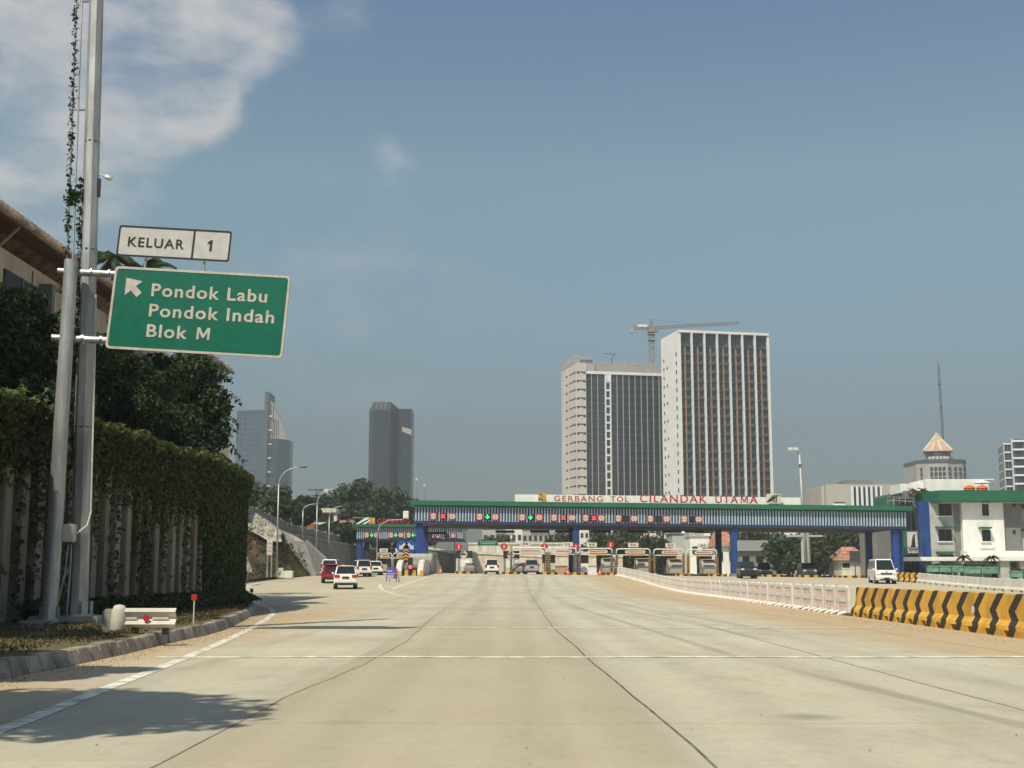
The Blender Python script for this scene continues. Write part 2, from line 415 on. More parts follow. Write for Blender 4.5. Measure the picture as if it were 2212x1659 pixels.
# road: concrete pavement, joints, wear, sand stains
def roadmat():
    m = bpy.data.materials.new('road_concrete'); m.use_nodes = True; nt = m.node_tree; b = nt.nodes['Principled BSDF']
    b.inputs['Roughness'].default_value = .85; b.inputs['Specular IOR Level'].default_value = .3
    tc = N(nt, 'ShaderNodeTexCoord'); sx = N(nt, 'ShaderNodeSeparateXYZ'); nt.links.new(tc.outputs['Object'], sx.inputs[0])
    X, Y = sx.outputs['X'], sx.outputs['Y']
    def noise(scale, det=6, mapping=None, rough=.6):
        n = N(nt, 'ShaderNodeTexNoise'); n.inputs['Scale'].default_value = scale; n.inputs['Detail'].default_value = det; n.inputs['Roughness'].default_value = rough
        mp = N(nt, 'ShaderNodeMapping'); mp.inputs['Scale'].default_value = mapping or (1, 1, 1); nt.links.new(tc.outputs['Object'], mp.inputs[0]); nt.links.new(mp.outputs[0], n.inputs['Vector'])
        return n.outputs['Fac']
    n_big = noise(.16, 5); n_mid = noise(.9, 6, (1, .45, 1)); n_fine = noise(22, 4); n_str = noise(1.0, 5, (1.3, .06, 1)); n_edge = noise(.35, 6, (1, .5, 1), .7)
    def mix(fac, c1, c2, mode='MIX'):
        n = N(nt, 'ShaderNodeMixRGB', blend_type=mode)
        for i, c in (('Fac', fac), ('Color1', c1), ('Color2', c2)):
            if isinstance(c, tuple): n.inputs[i].default_value = (*c, 1)
            elif isinstance(c, float): n.inputs[i].default_value = c
            else: nt.links.new(c, n.inputs[i])
        return n.outputs[0]
    c = mix(SS(nt, n_big, .35, .68), (.52, .47, .35), (.57, .545, .42))
    # separate slabs: each cast lane and bay a slightly different tone
    fl = N(nt, 'ShaderNodeCombineXYZ')
    nt.links.new(M2(nt, 'FLOOR', M2(nt, 'DIVIDE', M2(nt, 'ADD', X, 2.6), 3.9)), fl.inputs[0]); nt.links.new(M2(nt, 'FLOOR', M2(nt, 'DIVIDE', Y, 5.0)), fl.inputs[1])
    wn = N(nt, 'ShaderNodeTexWhiteNoise', noise_dimensions='2D'); nt.links.new(fl.outputs[0], wn.inputs['Vector'])
    c = mix(M2(nt, 'MULTIPLY', wn.outputs['Value'], .30), c, (.32, .30, .235))
    c = mix(M2(nt, 'MULTIPLY', SS(nt, n_mid, .50, .78), .50), c, (.26, .23, .17))
    c = mix(M2(nt, 'MULTIPLY', SS(nt, n_str, .52, .75), .30), c, (.30, .27, .22))
    lane = M2(nt, 'MULTIPLY', M2(nt, 'MULTIPLY', SS(nt, X, -2.66, -2.58), SS(nt, X, 1.3, 1.5, 1, 0)), SS(nt, Y, 22, 60, 1, .3))
    c = mix(M2(nt, 'MULTIPLY', lane, .62), c, (.42, .35, .24))
    c = mix(M2(nt, 'MULTIPLY', SS(nt, noise(.45, 7, (1, .3, 1), .72), .52, .66), .28), c, (.35, .27, .17))
    # sand washed along the shoulders
    xe = M2(nt, 'ADD', X, M2(nt, 'MULTIPLY', M2(nt, 'SUBTRACT', n_edge, .5), 5.0))
    yf = SS(nt, Y, 148, 165, 1, 0)
    sr = M2(nt, 'MULTIPLY', M2(nt, 'MULTIPLY', SS(nt, xe, 6.4, 9.0), SS(nt, X, 11.5, 13.5, 1, .25)), yf)
    sl_ = M2(nt, 'MULTIPLY', SS(nt, xe, -7.0, -4.6, 1, 0), SS(nt, Y, 40, 60, 1, .35))
    c = mix(M2(nt, 'MULTIPLY', M2(nt, 'MAXIMUM', sr, sl_), .72), c, (.47, .325, .17))
    c = mix(M2(nt, 'MULTIPLY', SS(nt, noise(.08, 4), .5, .7), .35), c, (.46, .37, .235))
    # tyre marks: lines x = x0 + k (y - y0) between y0 and y1
    for x0, y0, y1, k, w, a in ((5.05, 9, 22, -.09, .16, .40), (3.9, 20, 60, -.035, .14, .35), (5.6, 26, 60, -.05, .12, .28), (6.6, 30, 75, -.055, .14, .25), (1.27, 6, 150, .0, .55, .13), (-2.55, 6, 150, -.002, .5, .12), (-.6, 20, 140, -.02, .5, .12), (.9, 60, 150, .03, .3, .2)):
        d = M2(nt, 'ABSOLUTE', M2(nt, 'SUBTRACT', X, M2(nt, 'ADD', M2(nt, 'MULTIPLY', M2(nt, 'SUBTRACT', Y, y0), k), x0)))
        d = M2(nt, 'ADD', d, M2(nt, 'MULTIPLY', M2(nt, 'SUBTRACT', n_mid, .5), .35))
        msk = M2(nt, 'MULTIPLY', SS(nt, d, w*.3, w*1.3, 1, 0), M2(nt, 'MULTIPLY', SS(nt, Y, y0, y0+4), SS(nt, Y, y1-6, y1, 1, 0)))
        c = mix(M2(nt, 'MULTIPLY', msk, a), c, (.12, .105, .085))
    # oil spot
    for ox, oy, r in ((2.95, 13.05, .42), (.5, 25.5, .35), (2.6, 20.6, .25), (-1.6, 12.6, .3)):
        dx = M2(nt, 'SUBTRACT', X, ox); dy = M2(nt, 'SUBTRACT', Y, oy)
        d = M2(nt, 'ADD', M2(nt, 'SQRT', M2(nt, 'ADD', M2(nt, 'MULTIPLY', dx, dx), M2(nt, 'MULTIPLY', dy, dy))), M2(nt, 'MULTIPLY', M2(nt, 'SUBTRACT', n_edge, .5), .5))
        c = mix(M2(nt, 'MULTIPLY', SS(nt, d, r*.2, r*1.1, 1, 0), .5 if ox == 2.95 else .18), c, (.13, .115, .095))
    # sawn cross joints every 5 m
    fy = M2(nt, 'ABSOLUTE', M2(nt, 'SUBTRACT', M2(nt, 'FRACT', M2(nt, 'DIVIDE', M2(nt, 'ADD', Y, M2(nt, 'MULTIPLY', n_big, .03)), 5.0)), .5))
    c = mix(M2(nt, 'MULTIPLY', SS(nt, fy, .0014, .0035, 1, 0), .55), c, (.15, .13, .10))
    c = mix(M2(nt, 'MULTIPLY', SS(nt, noise(5.5, 9, (1, .7, 1), .75), .46, .70), .34), c, (.30, .265, .195))
    c = mix(M2(nt, 'MULTIPLY', SS(nt, n_fine, .4, .75), .24), c, (.25, .225, .17))
    ck = N(nt, 'ShaderNodeTexVoronoi', feature='DISTANCE_TO_EDGE'); ck.inputs['Scale'].default_value = .13
    wv = N(nt, 'ShaderNodeVectorMath', operation='MULTIPLY_ADD'); nq = N(nt, 'ShaderNodeTexNoise'); nq.inputs['Scale'].default_value = 1.2; nq.inputs['Detail'].default_value = 6; nt.links.new(tc.outputs['Object'], nq.inputs['Vector'])
    wv.inputs[1].default_value = (1.4, 1.4, 0); nt.links.new(nq.outputs['Color'], wv.inputs[0]); nt.links.new(tc.outputs['Object'], wv.inputs[2]); nt.links.new(wv.outputs[0], ck.inputs['Vector'])
    c = mix(M2(nt, 'MULTIPLY', SS(nt, ck.outputs['Distance'], .0008, .0022, 1, 0), SS(nt, n_big, .52, .62, 0, .5)), c, (.14, .12, .09))
    for x0 in (-4.9, -1.5, .2, 2.6, 4.3, 6.2):
        d = M2(nt, 'ADD', M2(nt, 'ABSOLUTE', M2(nt, 'SUBTRACT', X, x0)), M2(nt, 'MULTIPLY', M2(nt, 'SUBTRACT', n_str, .5), .9))
        c = mix(M2(nt, 'MULTIPLY', SS(nt, d, .05, .5, 1, 0), .16), c, (.22, .19, .145))
    sp = N(nt, 'ShaderNodeTexVoronoi'); sp.inputs['Scale'].default_value = 1.1; nt.links.new(tc.outputs['Object'], sp.inputs['Vector'])
    c = mix(M2(nt, 'MULTIPLY', M2(nt, 'LESS_THAN', sp.outputs['Distance'], .035), SS(nt, n_mid, .5, .6, 0, .55)), c, (.09, .075, .06))
    nt.links.new(c, b.inputs['Base Color'])
    bp = N(nt, 'ShaderNodeBump'); bp.inputs['Strength'].default_value = .12; bp.inputs['Distance'].default_value = .02
    nt.links.new(n_fine, bp.inputs['Height']); nt.links.new(bp.outputs[0], b.inputs['Normal'])
    return m
M['road'] = roadmat()
mb = MB(); ys = [y for y in range(-12, 246, 2)]; cols_ = 26
vs = []; 
for y in ys:
    xl = kerb_x(y); xr = 70.0
    for i in range(cols_):
        t = i/(cols_-1); x = xl+(xr-xl)*t**1.3; vs.append((x, y, G(x, y)))
fs = [(j*cols_+i, j*cols_+i+1, (j+1)*cols_+i+1, (j+1)*cols_+i) for j in range(len(ys)-1) for i in range(cols_-1)]
mb.add(vs, fs); tag(mb.build('road', M['road'], fix=False), kind='structure')

def strip(mb, pts, w, dz, taper=None):
    l, r = offset(pts, -w/2), offset(pts, w/2); n = len(pts)
    vs = [(x, y, G(x, y)+dz) for x, y in l]+[(x, y, G(x, y)+dz) for x, y in r]
    mb.add(vs, [(i, n+i, n+i+1, i+1) for i in range(n-1)])
def dense(pts, d=1.5):
    out = []
    for a, b in zip(pts, pts[1:]):
        L = math.dist(a, b); k = max(1, int(L/d))
        out += [(a[0]+(b[0]-a[0])*i/k, a[1]+(b[1]-a[1])*i/k) for i in range(k)]
    return out+[pts[-1]]
def wob(pts, a, seed):
    r = random.Random(seed); return [(x+r.uniform(-a, a), y) for x, y in pts]
jm = MB()
strip(jm, wob(dense([(-2.66, 5), (-2.62, 9), (-2.58, 15), (-2.3, 20.5), (-2.2, 27), (-2.6, 45), (-2.85, 64), (-3.0, 118), (-3.2, 150)], 1.2), .018, 1), .010, .006)
strip(jm, wob(dense([(1.55, 5), (1.5, 9.3), (1.42, 14), (1.27, 21.5), (1.08, 35), (1.12, 55), (1.2, 76), (1.5, 150)], 1.2), .018, 2), .024, .006)
for x, a in ((5.3, 3), (9.0, 4), (-6.2, 6)): strip(jm, wob(dense([(x, 8 if x > 0 else 24), (x*.98, 60), (x*1.05, 150)] if x > 0 else [(-6.2, 60), (-7, 100), (-8.2, 150)]), .015, a), .014, .006)
tag(jm.build('road_joints', M['asphalt_joint'], fix=False), kind='structure')
wm = MB()
EDGE = chaikin([(-4.3, 2), (-4.55, 11.6), (-4.9, 15), (-5.5, 22.5), (-6.6, 33), (-8.2, 45), (-9.75, 53), (-12.4, 63), (-17, 84), (-21.6, 104), (-23.2, 118), (-22.9, 134), (-21.4, 150), (-21, 175)], 3)
strip(wm, EDGE, .20, .006)
def ex(y):
    for a, b in zip(EDGE, EDGE[1:]):
        if a[1] <= y <= b[1]: return a[0]+(b[0]-a[0])*(y-a[1])/(b[1]-a[1]+1e-9)
    return EDGE[-1][0]
for y, x1, xa in ((22.2, 10.9, -6.0), (34.1, 9.9, None), (46.0, 10.2, None), (60.5, 10.5, None), (76, 10.7, -10), (90, 10.8, -8)):
    x0 = xa if xa else ex(y)+.15
    n = 12; pts = [(x0+(x1-x0)*i/n, y+.06*math.sin(i*1.7+y)) for i in range(n+1)]
    strip(wm, pts, .34 if y < 50 else .42, .007)
# gore markings in front of the toll islands
def pline(pp, w): strip(wm, dense([tuple(gpos(*q)[:2]) for q in pp], 1.0), w, .007)
pline([(822, 1262), (820, 1268), (832, 1277), (860, 1285), (905, 1292), (955, 1296)], .26)
pline([(925, 1246), (900, 1254), (870, 1264), (846, 1273)], .26)
tag(wm.build('road_markings', M['mark_white'], fix=False), kind='structure')

# kerb blocks with gaps, verge behind them
kb = MB(); r_ = random.Random(3)
def along(pts, step):
    out = []; acc = 0.0; nxt = 0.0
    for a, b in zip(pts, pts[1:]):
        L = math.dist(a, b)
        while nxt <= acc+L:
            t = (nxt-acc)/L; out.append((a[0]+(b[0]-a[0])*t, a[1]+(b[1]-a[1])*t, math.atan2(b[1]-a[1], b[0]-a[0]))); nxt += step
        acc += L
    return out
for x, y, a in along(KERB, .54):
    if y < 4 or y > 215: continue
    z = G(x, y); L = .495+r_.uniform(-.04, .02); h = .24+r_.uniform(-.015, .012)
    c, s = math.cos(a), math.sin(a); nx, ny = -s, c      # to the left of travel = away from road
    vs = []
    for l in (-L/2, L/2):
        for d, zz in ((-.02, -.1), (-.02, .02), (.06, h-.02), (.08, h), (.24, h), (.24, -.1)):
            vs.append((x+c*l+nx*d, y+s*l+ny*d, z+zz))
    kb.add(vs, [(i, (i+1) % 6, 6+(i+1) % 6, 6+i) for i in range(6)]+[(5, 4, 3, 2, 1, 0), (6, 7, 8, 9, 10, 11)])
tag(kb.build('kerb', M['kerb']), kind='structure')
vm_ = MB(); ko = offset(KERB, -.16); wo = offset(WALL, .2)
ys = np.linspace(2, 66, 60)
def px_at(pts, y):
    for a, b in zip(pts, pts[1:]):
        if a[1] <= y <= b[1]: return a[0]+(b[0]-a[0])*(y-a[1])/(b[1]-a[1]+1e-9)
    return pts[-1][0]
vs = []
for y in ys:
    xk = px_at(ko, y); xw = px_at(wo, y)-.35 if y < 55 else xk-9
    for i in range(7):
        t = i/6; x = xk+(xw-xk)*t
        vs.append((x, y, G(x, y)+.225+.05*math.sin(t*3.1)+.03*math.sin(y*1.7+t*5)))
vm_.add(vs, [(j*7+i, j*7+i+1, (j+1)*7+i+1, (j+1)*7+i) for j in range(len(ys)-1) for i in range(6)])
tag(vm_.build('verge', M['grass_ground'], fix=False, smooth=True), kind='structure')

# ------------------------------------------------------------------ foliage helpers
def leafmesh(name, C, Nn, size, m, parent=None, jitter=.7, aspect=.6):
    """C (n,3) centres, Nn (n,3) preferred normals; diamond leaves as one mesh"""
    n = len(C); C = np.asarray(C, float); Nn = np.asarray(Nn, float)+rng.normal(0, jitter, (n, 3))
    Nn /= np.linalg.norm(Nn, axis=1)[:, None]+1e-9
    T = np.cross(Nn, rng.normal(0, 1, (n, 3))); T /= np.linalg.norm(T, axis=1)[:, None]+1e-9
    B = np.cross(Nn, T); s = (size*rng.uniform(.6, 1.35, n))[:, None] if np.isscalar(size) else (size*rng.uniform(.6, 1.3, n))[:, None]
    bend = Nn*s*.18
    V = np.stack([C-T*s*.5, C+B*s*.5*aspect+bend, C+T*s*.5, C-B*s*.5*aspect+bend], 1).reshape(-1, 3)
    me = bpy.data.meshes.new(name); me.vertices.add(4*n); me.vertices.foreach_set('co', V.ravel())
    me.loops.add(4*n); me.loops.foreach_set('vertex_index', np.arange(4*n, dtype=np.int32))
    me.polygons.add(n); me.polygons.foreach_set('loop_start', np.arange(0, 4*n, 4, dtype=np.int32)); me.polygons.foreach_set('loop_total', np.full(n, 4, dtype=np.int32))
    me.update(calc_edges=True); return link(name, me, m, parent)
def clump(c, r, n, shell=.55):
    d = rng.normal(0, 1, (n, 3)); d /= np.linalg.norm(d, axis=1)[:, None]
    rad = (shell+(1-shell)*rng.random(n))[:, None]
    return np.array(c)+d*rad*np.array(r), d
def tree(label, cat, base, h, rad, n, lsize, m, group=None, trunk=.35, seed=0, name='broadleaf_tree', nc=11, flat=.75, lean=(0, 0)):
    t = empty(name, base, 0, label, cat, group); rr = random.Random(seed)
    tb = MB(); th = h*trunk; top = Vector((lean[0]*.5, lean[1]*.5, th)); tr = max(.06, h*.022)
    tb.path([(0, 0, -.3), (top.x*.4, top.y*.4, th*.5), top], tr*1.25, 8, tr*.8)
    C, D = [], []
    for i in range(nc):
        a = rr.uniform(0, 6.28); q = rr.random()**.6; zz = th*.85+(h-th*.85)*(.12+.78*rr.random()); k = math.sin(math.pi*min(1, max(.12, (zz-th*.6)/(h-th*.6)*.9)))
        c = Vector((lean[0]+math.cos(a)*rad*.72*q*k, lean[1]+math.sin(a)*rad*.72*q*k, zz))
        cr = rad*rr.uniform(.26, .46); p, d = clump(c, (cr, cr, cr*flat), n//nc, .35)
        keep = rng.random(len(p)) > .12; C.append(p[keep]); D.append(d[keep])
        tb.path([top*.9, (top+c)*.5+Vector((0, 0, -.05*h)), c], tr*.55, 6, tr*.12)
    tb.build('trunk', M['bark'], t, smooth=True)
    C = np.concatenate(C); D = np.concatenate(D); D[:, 2] += .5
    leafmesh('crown', C, D, lsize, m, t); return t
def frond_cluster(t, top, n, L, droop, m, name='frond', leaf=.05):
    for i in range(n):
        a = 2*math.pi*i/n+random.uniform(-.2, .2); el = random.uniform(.1, 1.1); pts = []
        for k in range(9):
            q = k/8; pts.append(Vector(top)+Vector((math.cos(a)*L*q*math.cos(el*.6), math.sin(a)*L*q*math.cos(el*.6), L*(math.sin(el)*q-droop*q*q))))
        mb = MB(); mb.path(pts, leaf*.5, 5, leaf*.1)
        for k in range(26):
            q = .12+.86*k/25; j = min(7, int(q*8)); p = pts[j].lerp(pts[j+1], q*8-j); tg = (pts[j+1]-pts[j]).normalized()
            side = tg.cross(Vector((0, 0, 1))).normalized(); ll = L*.27*(1-abs(q-.45)*1.1)
            for s in (-1, 1):
                e = p+(side*s*.8+tg*.5+Vector((0, 0, -.45))).normalized()*ll; w = tg*leaf
                mb.add([p-w, p+w, e+Vector((0, 0, -.02))], [(0, 1, 2)])
        mb.build(name, m, t, fix=False)
# ------------------------------------------------------------------ left: terraces, vine wall, hillside building
hb = MB(); back = [(-60, 63.5), (-60, -8)]
hb.prism(offset(WALL, -.3)+[(-60, 66), (-60, -8)], -.5, 4.8, 'z')
T2 = [(-16.4, -8), (-15.6, 20), (-14.6, 38), (-14.1, 50), (-15.2, 58), (-19, 62)]
hb.prism(T2+[(-60, 62), (-60, -8)], 4.75, 9.3, 'z')
tag(hb.build('hillside', M['soil']), kind='structure')

wallE = empty('retaining_wall', (-11, 35, 0), 0, 'curved ribbed concrete retaining wall half hidden under hanging vines', 'retaining wall')
off = Vector(wallE.location)
wb = MB(); wi = offset(WALL, -.3); n = len(WALL)
vs = [(x-off.x, y-off.y, -.3) for x, y in WALL]+[(x-off.x, y-off.y, 5.15) for x, y in WALL]+[(x-off.x, y-off.y, -.3) for x, y in wi]+[(x-off.x, y-off.y, 5.15) for x, y in wi]
wb.add(vs, [(i, i+1, n+i+1, n+i) for i in range(n-1)]+[(n+i, n+i+1, 3*n+i+1, 3*n+i) for i in range(n-1)]+[(2*n+i+1, 2*n+i, 3*n+i, 3*n+i+1) for i in range(n-1)])
wb.build('wall_panel', M['wall_conc'], wallE)
rb = MB()
for x, y, a in along(WALL, .86):
    rb.box((x-off.x+math.sin(a)*.12, y-off.y-math.cos(a)*.07, 2.35), (.42, .26, 5.3), a)
rb.build('wall_rib', M['rib_conc'], wallE, bevel=.03)

# vines: a curtain from the coping, strands between the ribs, solid at the far bend
def vine_curtain():
    al = along(WALL, .03); S = np.array([(x, y, a) for x, y, a in al]); L = len(S)
    keep = (S[:, 1] > 14); S = S[keep]; s_len = np.arange(len(S))*.03
    rr = np.random.default_rng(5)
    def sm(seedv, wl):
        k = int(s_len[-1]/wl)+3; v = np.random.default_rng(seedv).random(k); return np.interp(s_len, np.arange(k)*wl, v)
    bottom = 4.45-.7*sm(1, 1.1)-.7*sm(2, .22); base_b = bottom.copy()
    strand = (sm(3, .2) > .55)*(.8+4.2*sm(4, .6)); bottom = np.minimum(bottom, 4.3-strand)
    far = np.clip((S[:, 1]-43.5)/3.0, 0, 1); far = np.clip(far, 0, 1)
    bottom = bottom*(1-far)+(.25+.5*sm(6, .3))*far
    bottom = np.maximum(bottom, .3)
    n = 120000; i = rr.integers(0, len(S), n); z = 5.3-rr.random(n)**1.1*5.1
    dens = np.where(z > bottom[i], np.where((z < base_b[i]) & (far[i] < .3), .42, 1.0), np.where(z > bottom[i]-.5, .22, .012))
    ok = rr.random(n) < dens; i = i[ok]; z = z[ok]
    nx = np.sin(S[i, 2]); ny = -np.cos(S[i, 2])
    bulge = .18+.15*rr.random(len(i))+.05*far[i]+.30*np.clip((z-4.2)/1.2, 0, 1)*rr.random(len(i))+.16*far[i]
    z = z+.1*rr.random(len(z))
    C = np.stack([S[i, 0]+nx*bulge, S[i, 1]+ny*bulge, z], 1); D = np.stack([nx, ny, np.full(len(i), .35)], 1)
    # the lit fringe lying on the coping
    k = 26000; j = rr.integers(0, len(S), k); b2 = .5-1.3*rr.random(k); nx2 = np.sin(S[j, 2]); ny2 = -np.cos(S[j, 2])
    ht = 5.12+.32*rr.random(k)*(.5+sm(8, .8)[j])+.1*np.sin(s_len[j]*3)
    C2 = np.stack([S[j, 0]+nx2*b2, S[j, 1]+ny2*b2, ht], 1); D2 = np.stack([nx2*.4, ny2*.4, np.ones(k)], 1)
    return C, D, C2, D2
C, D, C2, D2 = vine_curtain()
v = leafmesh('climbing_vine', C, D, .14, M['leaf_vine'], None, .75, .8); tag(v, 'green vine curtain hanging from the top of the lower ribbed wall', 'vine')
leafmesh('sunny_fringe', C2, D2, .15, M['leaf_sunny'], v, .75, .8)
# upper tier covered by creepers, bushes and a tree at its end
def creeper(name, label, poly, z0, z1, n, m, size, out=.5, group=None):
    al = np.array(along(chaikin(poly, 2), .04)); i = rng.integers(0, len(al), n); z = z0+(z1-z0)*rng.random(n)
    lump = .5+.5*np.sin(al[i, 1]*1.3+np.sin(z*1.9)*1.5)*np.cos(z*1.4+al[i, 1]*.5)
    b = out*(lump*.9+.25*rng.random(n)); nx = np.sin(al[i, 2]); ny = -np.cos(al[i, 2])
    C = np.stack([al[i, 0]+nx*b, al[i, 1]+ny*b, z+.3*lump], 1); D = np.stack([nx, ny, np.full(n, .4)], 1)
    return tag(leafmesh(name, C, D, size, m, None, .8, .7), label, 'vine', group)
creeper('climbing_vine', 'dark creeper covering the upper terrace wall behind the sign', [(-15.9, 14), (-15.2, 28), (-14.5, 38), (-14.0, 50), (-15.0, 58), (-19, 62)], 4.8, 9.15, 70000, M['leaf_dark'], .19, 1.1)
def shrub(label, base, rad, n, m, size, seed, h=1.0, group='shrubs on the terraces'):
    t = empty('shrub', base, 0, label, 'shrub', group); rr = random.Random(seed); C, D = [], []
    sb = MB()
    for i in range(8):
        a = rr.uniform(0, 6.3); q = rr.random()*rad*.75; c = (math.cos(a)*q, math.sin(a)*q, rad*h*rr.uniform(.3, 1.0)); cr = rad*rr.uniform(.3, .5)
        p, d = clump(c, (cr, cr, cr*.85), n//8, .3); C.append(p); D.append(d); sb.path([(0, 0, -.2), (c[0]*.4, c[1]*.4, c[2]*.6), c], .05, 5, .015)
    sb.build('stem', M['bark'], t); C = np.concatenate(C); D = np.concatenate(D); D[:, 2] += .5
    leafmesh('foliage', C, D, size, m, t); return t
for i, (px, py, Y, rad, mt, lb) in enumerate([
    (20, 690, 38, 1.7, 'leaf_mid', 'rounded shrub at the left picture edge below the hillside building'),
    (95, 640, 37, 1.7, 'leaf_mid', 'tall leafy shrub on the upper terrace left of the sign post'),
    (60, 760, 36, 1.9, 'leaf_dark', 'dark shrub spilling down the terrace left of the sign post'),
    (160, 800, 36, 1.6, 'leaf_mid', 'shrub between sign post and light mast on the terrace'),
    (20, 860, 33, 1.2, 'leaf_mid', 'sunlit shrub on the lower coping at the left picture edge'),
    (250, 800, 44, 2.2, 'leaf_dark', 'dark shrub behind the lower left corner of the green sign'),
    (330, 830, 47, 2.0, 'leaf_dark', 'dark shrub below the middle of the green sign'),
    (400, 850, 51, 2.2, 'leaf_dark', 'dark shrub below the right half of the green sign'),
    (230, 700, 46, 1.9, 'leaf_dark', 'shrub on the upper terrace just behind the green sign edge')]):
    p = at(px, py, Y); shrub(lb, (p.x, Y, p.z-rad*1.5), rad, 9000, M[mt], .175, i)
tr_ = tree('drooping dark tree overhanging the far end of the vine wall', 'tree', (-15.5, 57.5, 4.8), 6.0, 3.3, 46000, .22, M['leaf_dark'], None, .3, 4, 'drooping_tree', 16, 1.0)
# drooping sprays that stick out over the bend
sp_ = []; sd = []
for k in range(26):
    r_ = random.Random(k+50); z0 = 7.0+4.6*r_.random(); a = r_.uniform(-.9, .5); L = r_.uniform(1.0, 2.3)
    for q in np.linspace(0, 1, 60):
        p = Vector((1.4+math.cos(a)*L*q, math.sin(a)*L*q-.6, z0-5.3-.55*L*q*q+.15*q)); sp_.append(p+Vector((r_.gauss(0, .07), r_.gauss(0, .07), r_.gauss(0, .06)-.10*r_.random()))); sd.append((.3, -.4, .8))
leafmesh('branch_spray', np.array(sp_), np.array(sd), .34, M['leaf_dark'], tr_, .5, .35)
# hillside building with a tiled eave
hbld = empty('hillside_building', (-17, 55, 9.6), 0, 'beige walled building with clay tile eave on the hill at upper left', 'building')
def rel(e, p): return (p[0]-e.location.x, p[1]-e.location.y, p[2]-e.location.z)
b = MB(); b.bb(-9, 0, -28, 16.5, -2.0, 2.55); b.build('wall', M['beige_wall'], hbld)
b = MB()
for k in range(9): b.bb(0, .035, -24+k*4.5, -23.95+k*4.5, -.3, 2.4)
b.bb(0, .03, -28, 16, 1.1, 1.16); b.build('wall_joint', M['soil'], hbld)
b = MB(); b.prism([(1.0, 3.25), (-4.5, 6.4), (-10, 3.25), (-10, 3.05), (-4.5, 6.1), (1.0, 3.05)], -29, 17.4, 'y'); rf = b.build('roof', M['clay_old'], hbld)
b = MB()
for k in range(116): b.path([(1.06, -28.8+k*.4, 3.22), (-.6, -28.8+k*.4, 4.2)], .11, 6)
b.build('roof_tile', M['clay_old'], rf, smooth=True)
b = MB(); b.path([(1.15, -29, 3.1), (1.15, 17.4, 3.1)], .09, 8); b.build('gutter', M['clay_old'], rf)
for k in range(7):
    b = MB(); b.path([(0, -26+k*6, 2.2), (.85, -26+k*6, 3.05)], .06, 6); b.build('eave_bracket', M['conc'], hbld)
for k in range(2):
    b = MB(); b.bb(-.05, .06, -19.5+k*6.5, -16.3+k*6.5, -.2, 1.9); w = b.build('window', M['sign_black'], hbld)
    b = MB(); b.bb(.06, .5, -16.3+k*6.5, -16.0+k*6.5, -.4, 2.1); b.build('frame', M['plaster_dark'], w); b = MB(); b.bb(.06, .1, -18+k*6.5, -17.9+k*6.5, -.2, 1.9); b.build('mullion', M['plaster_dark'], w)
b = MB(); b.bb(0, 2.2, -28, 12, -2.2, -.9); b.build('terrace_ledge', M['beige_wall'], hbld)
# palms behind the building
def palm(label, base, h, n, L, seed, tr=.16):
    random.seed(seed); t = empty('palm_tree', base, 0, label, 'palm', 'palms on the hill'); b = MB()
    b.path([(0, 0, -.3), (.1, 0, h*.35), (.2, .1, h*.7), (.2, .1, h)], tr, 8, tr*.7); b.build('trunk', M['bark'], t, smooth=True)
    frond_cluster(t, (.2, .1, h), n, L, .75, M['leaf_dark'], 'frond', .09); return t
p = at(232, 560, 74); palm('dark palm crown showing between light mast and white exit sign', (p.x, 74, 9), p.z-9, 18, 2.6, 1)
p = at(300, 585, 80); palm('dark palm crown showing between the white and green sign boards', (p.x, 80, 9), p.z-9, 18, 2.6, 2)
# lamp pole at the far end of the building
p = at(470, 788, 72); t = empty('floodlight_pole', (p.x, 72, 5), 0, 'small floodlight pole peeping out under the green sign', 'floodlight')
b = MB(); b.path([(0, 0, 0), (0, 0, p.z-5)], .09, 8); b.build('pole', M['galvanised'], t)
for s in (-1, 1):
    b = MB(); b.box((s*.35, -.1, p.z-5.05), (.5, .35, .22)); b.build('lamp', M['pipe_white'], t, bevel=.03)
b = MB(); b.bb(-.6, .6, -.05, .05, p.z-5.25, p.z-5.17); b.build('crossbar', M['galvanised'], t)

# ------------------------------------------------------------------ light mast with ladder, box and lamp
YM = 30.2
def lean_pole(name, b0, p0, p1, Y, r0, r1, n, m, parent, z0):
    a = at(p0[0], p0[1], Y); c = at(p1[0], p1[1], Y); a.z = z0
    mb = MB(); mb.tube(a-b0, c-b0, r0, r1, n); mb.build(name, m, parent); return a-b0, c-b0
mb0 = at(168, 1340, YM); mb0.z = .2
mast = empty('light_mast', mb0, 0, 'tall tapered octagonal steel light mast with ladder behind the road sign', 'light mast')
pa, pb = lean_pole('pole', mb0, (168, 1340), (213, -160), YM, .225, .165, 8, M['mast_steel'], mast, .2)
def mp_(z, dx=0.0, dy=0.0):
    t = (z-pa.z)/(pb.z-pa.z); p = pa.lerp(pb, t); return Vector((p.x+dx, p.y+dy, z))
b = MB(); b.bb(-.95, .62, -.6, .6, -.1, .24); b.build('footing', M['conc'], mast, bevel=.03)
b = MB()
for q in range(8): b.box((.30*math.cos(q*.785), .30*math.sin(q*.785), .40), (.03, .16, .34), q*.785)
b.lathe([(.36, .24), (.36, .28)], n=12); b.build('base_flange', M['mast_steel'], mast)
for z in (4.6, 8.9, 11.6): 
    b = MB(); p = mp_(z); b.lathe([(.232-.0040*z, z), (.232-.0040*z, z+.03)], (p.x, p.y, 0), 8); b.build('strap', M['steel_dark'], mast)
lad = MB()
for dx in (-.34, -.48): lad.path([mp_(2.6, dx-.02, -.1), mp_(18.5, dx+.03, -.1)], .022, 6)
for k in range(52):
    z = 2.8+k*.3; t = (z-2.6)/16; lad.path([mp_(z, -.36+.05*t, -.1), mp_(z, -.50+.05*t, -.1)], .012, 5)
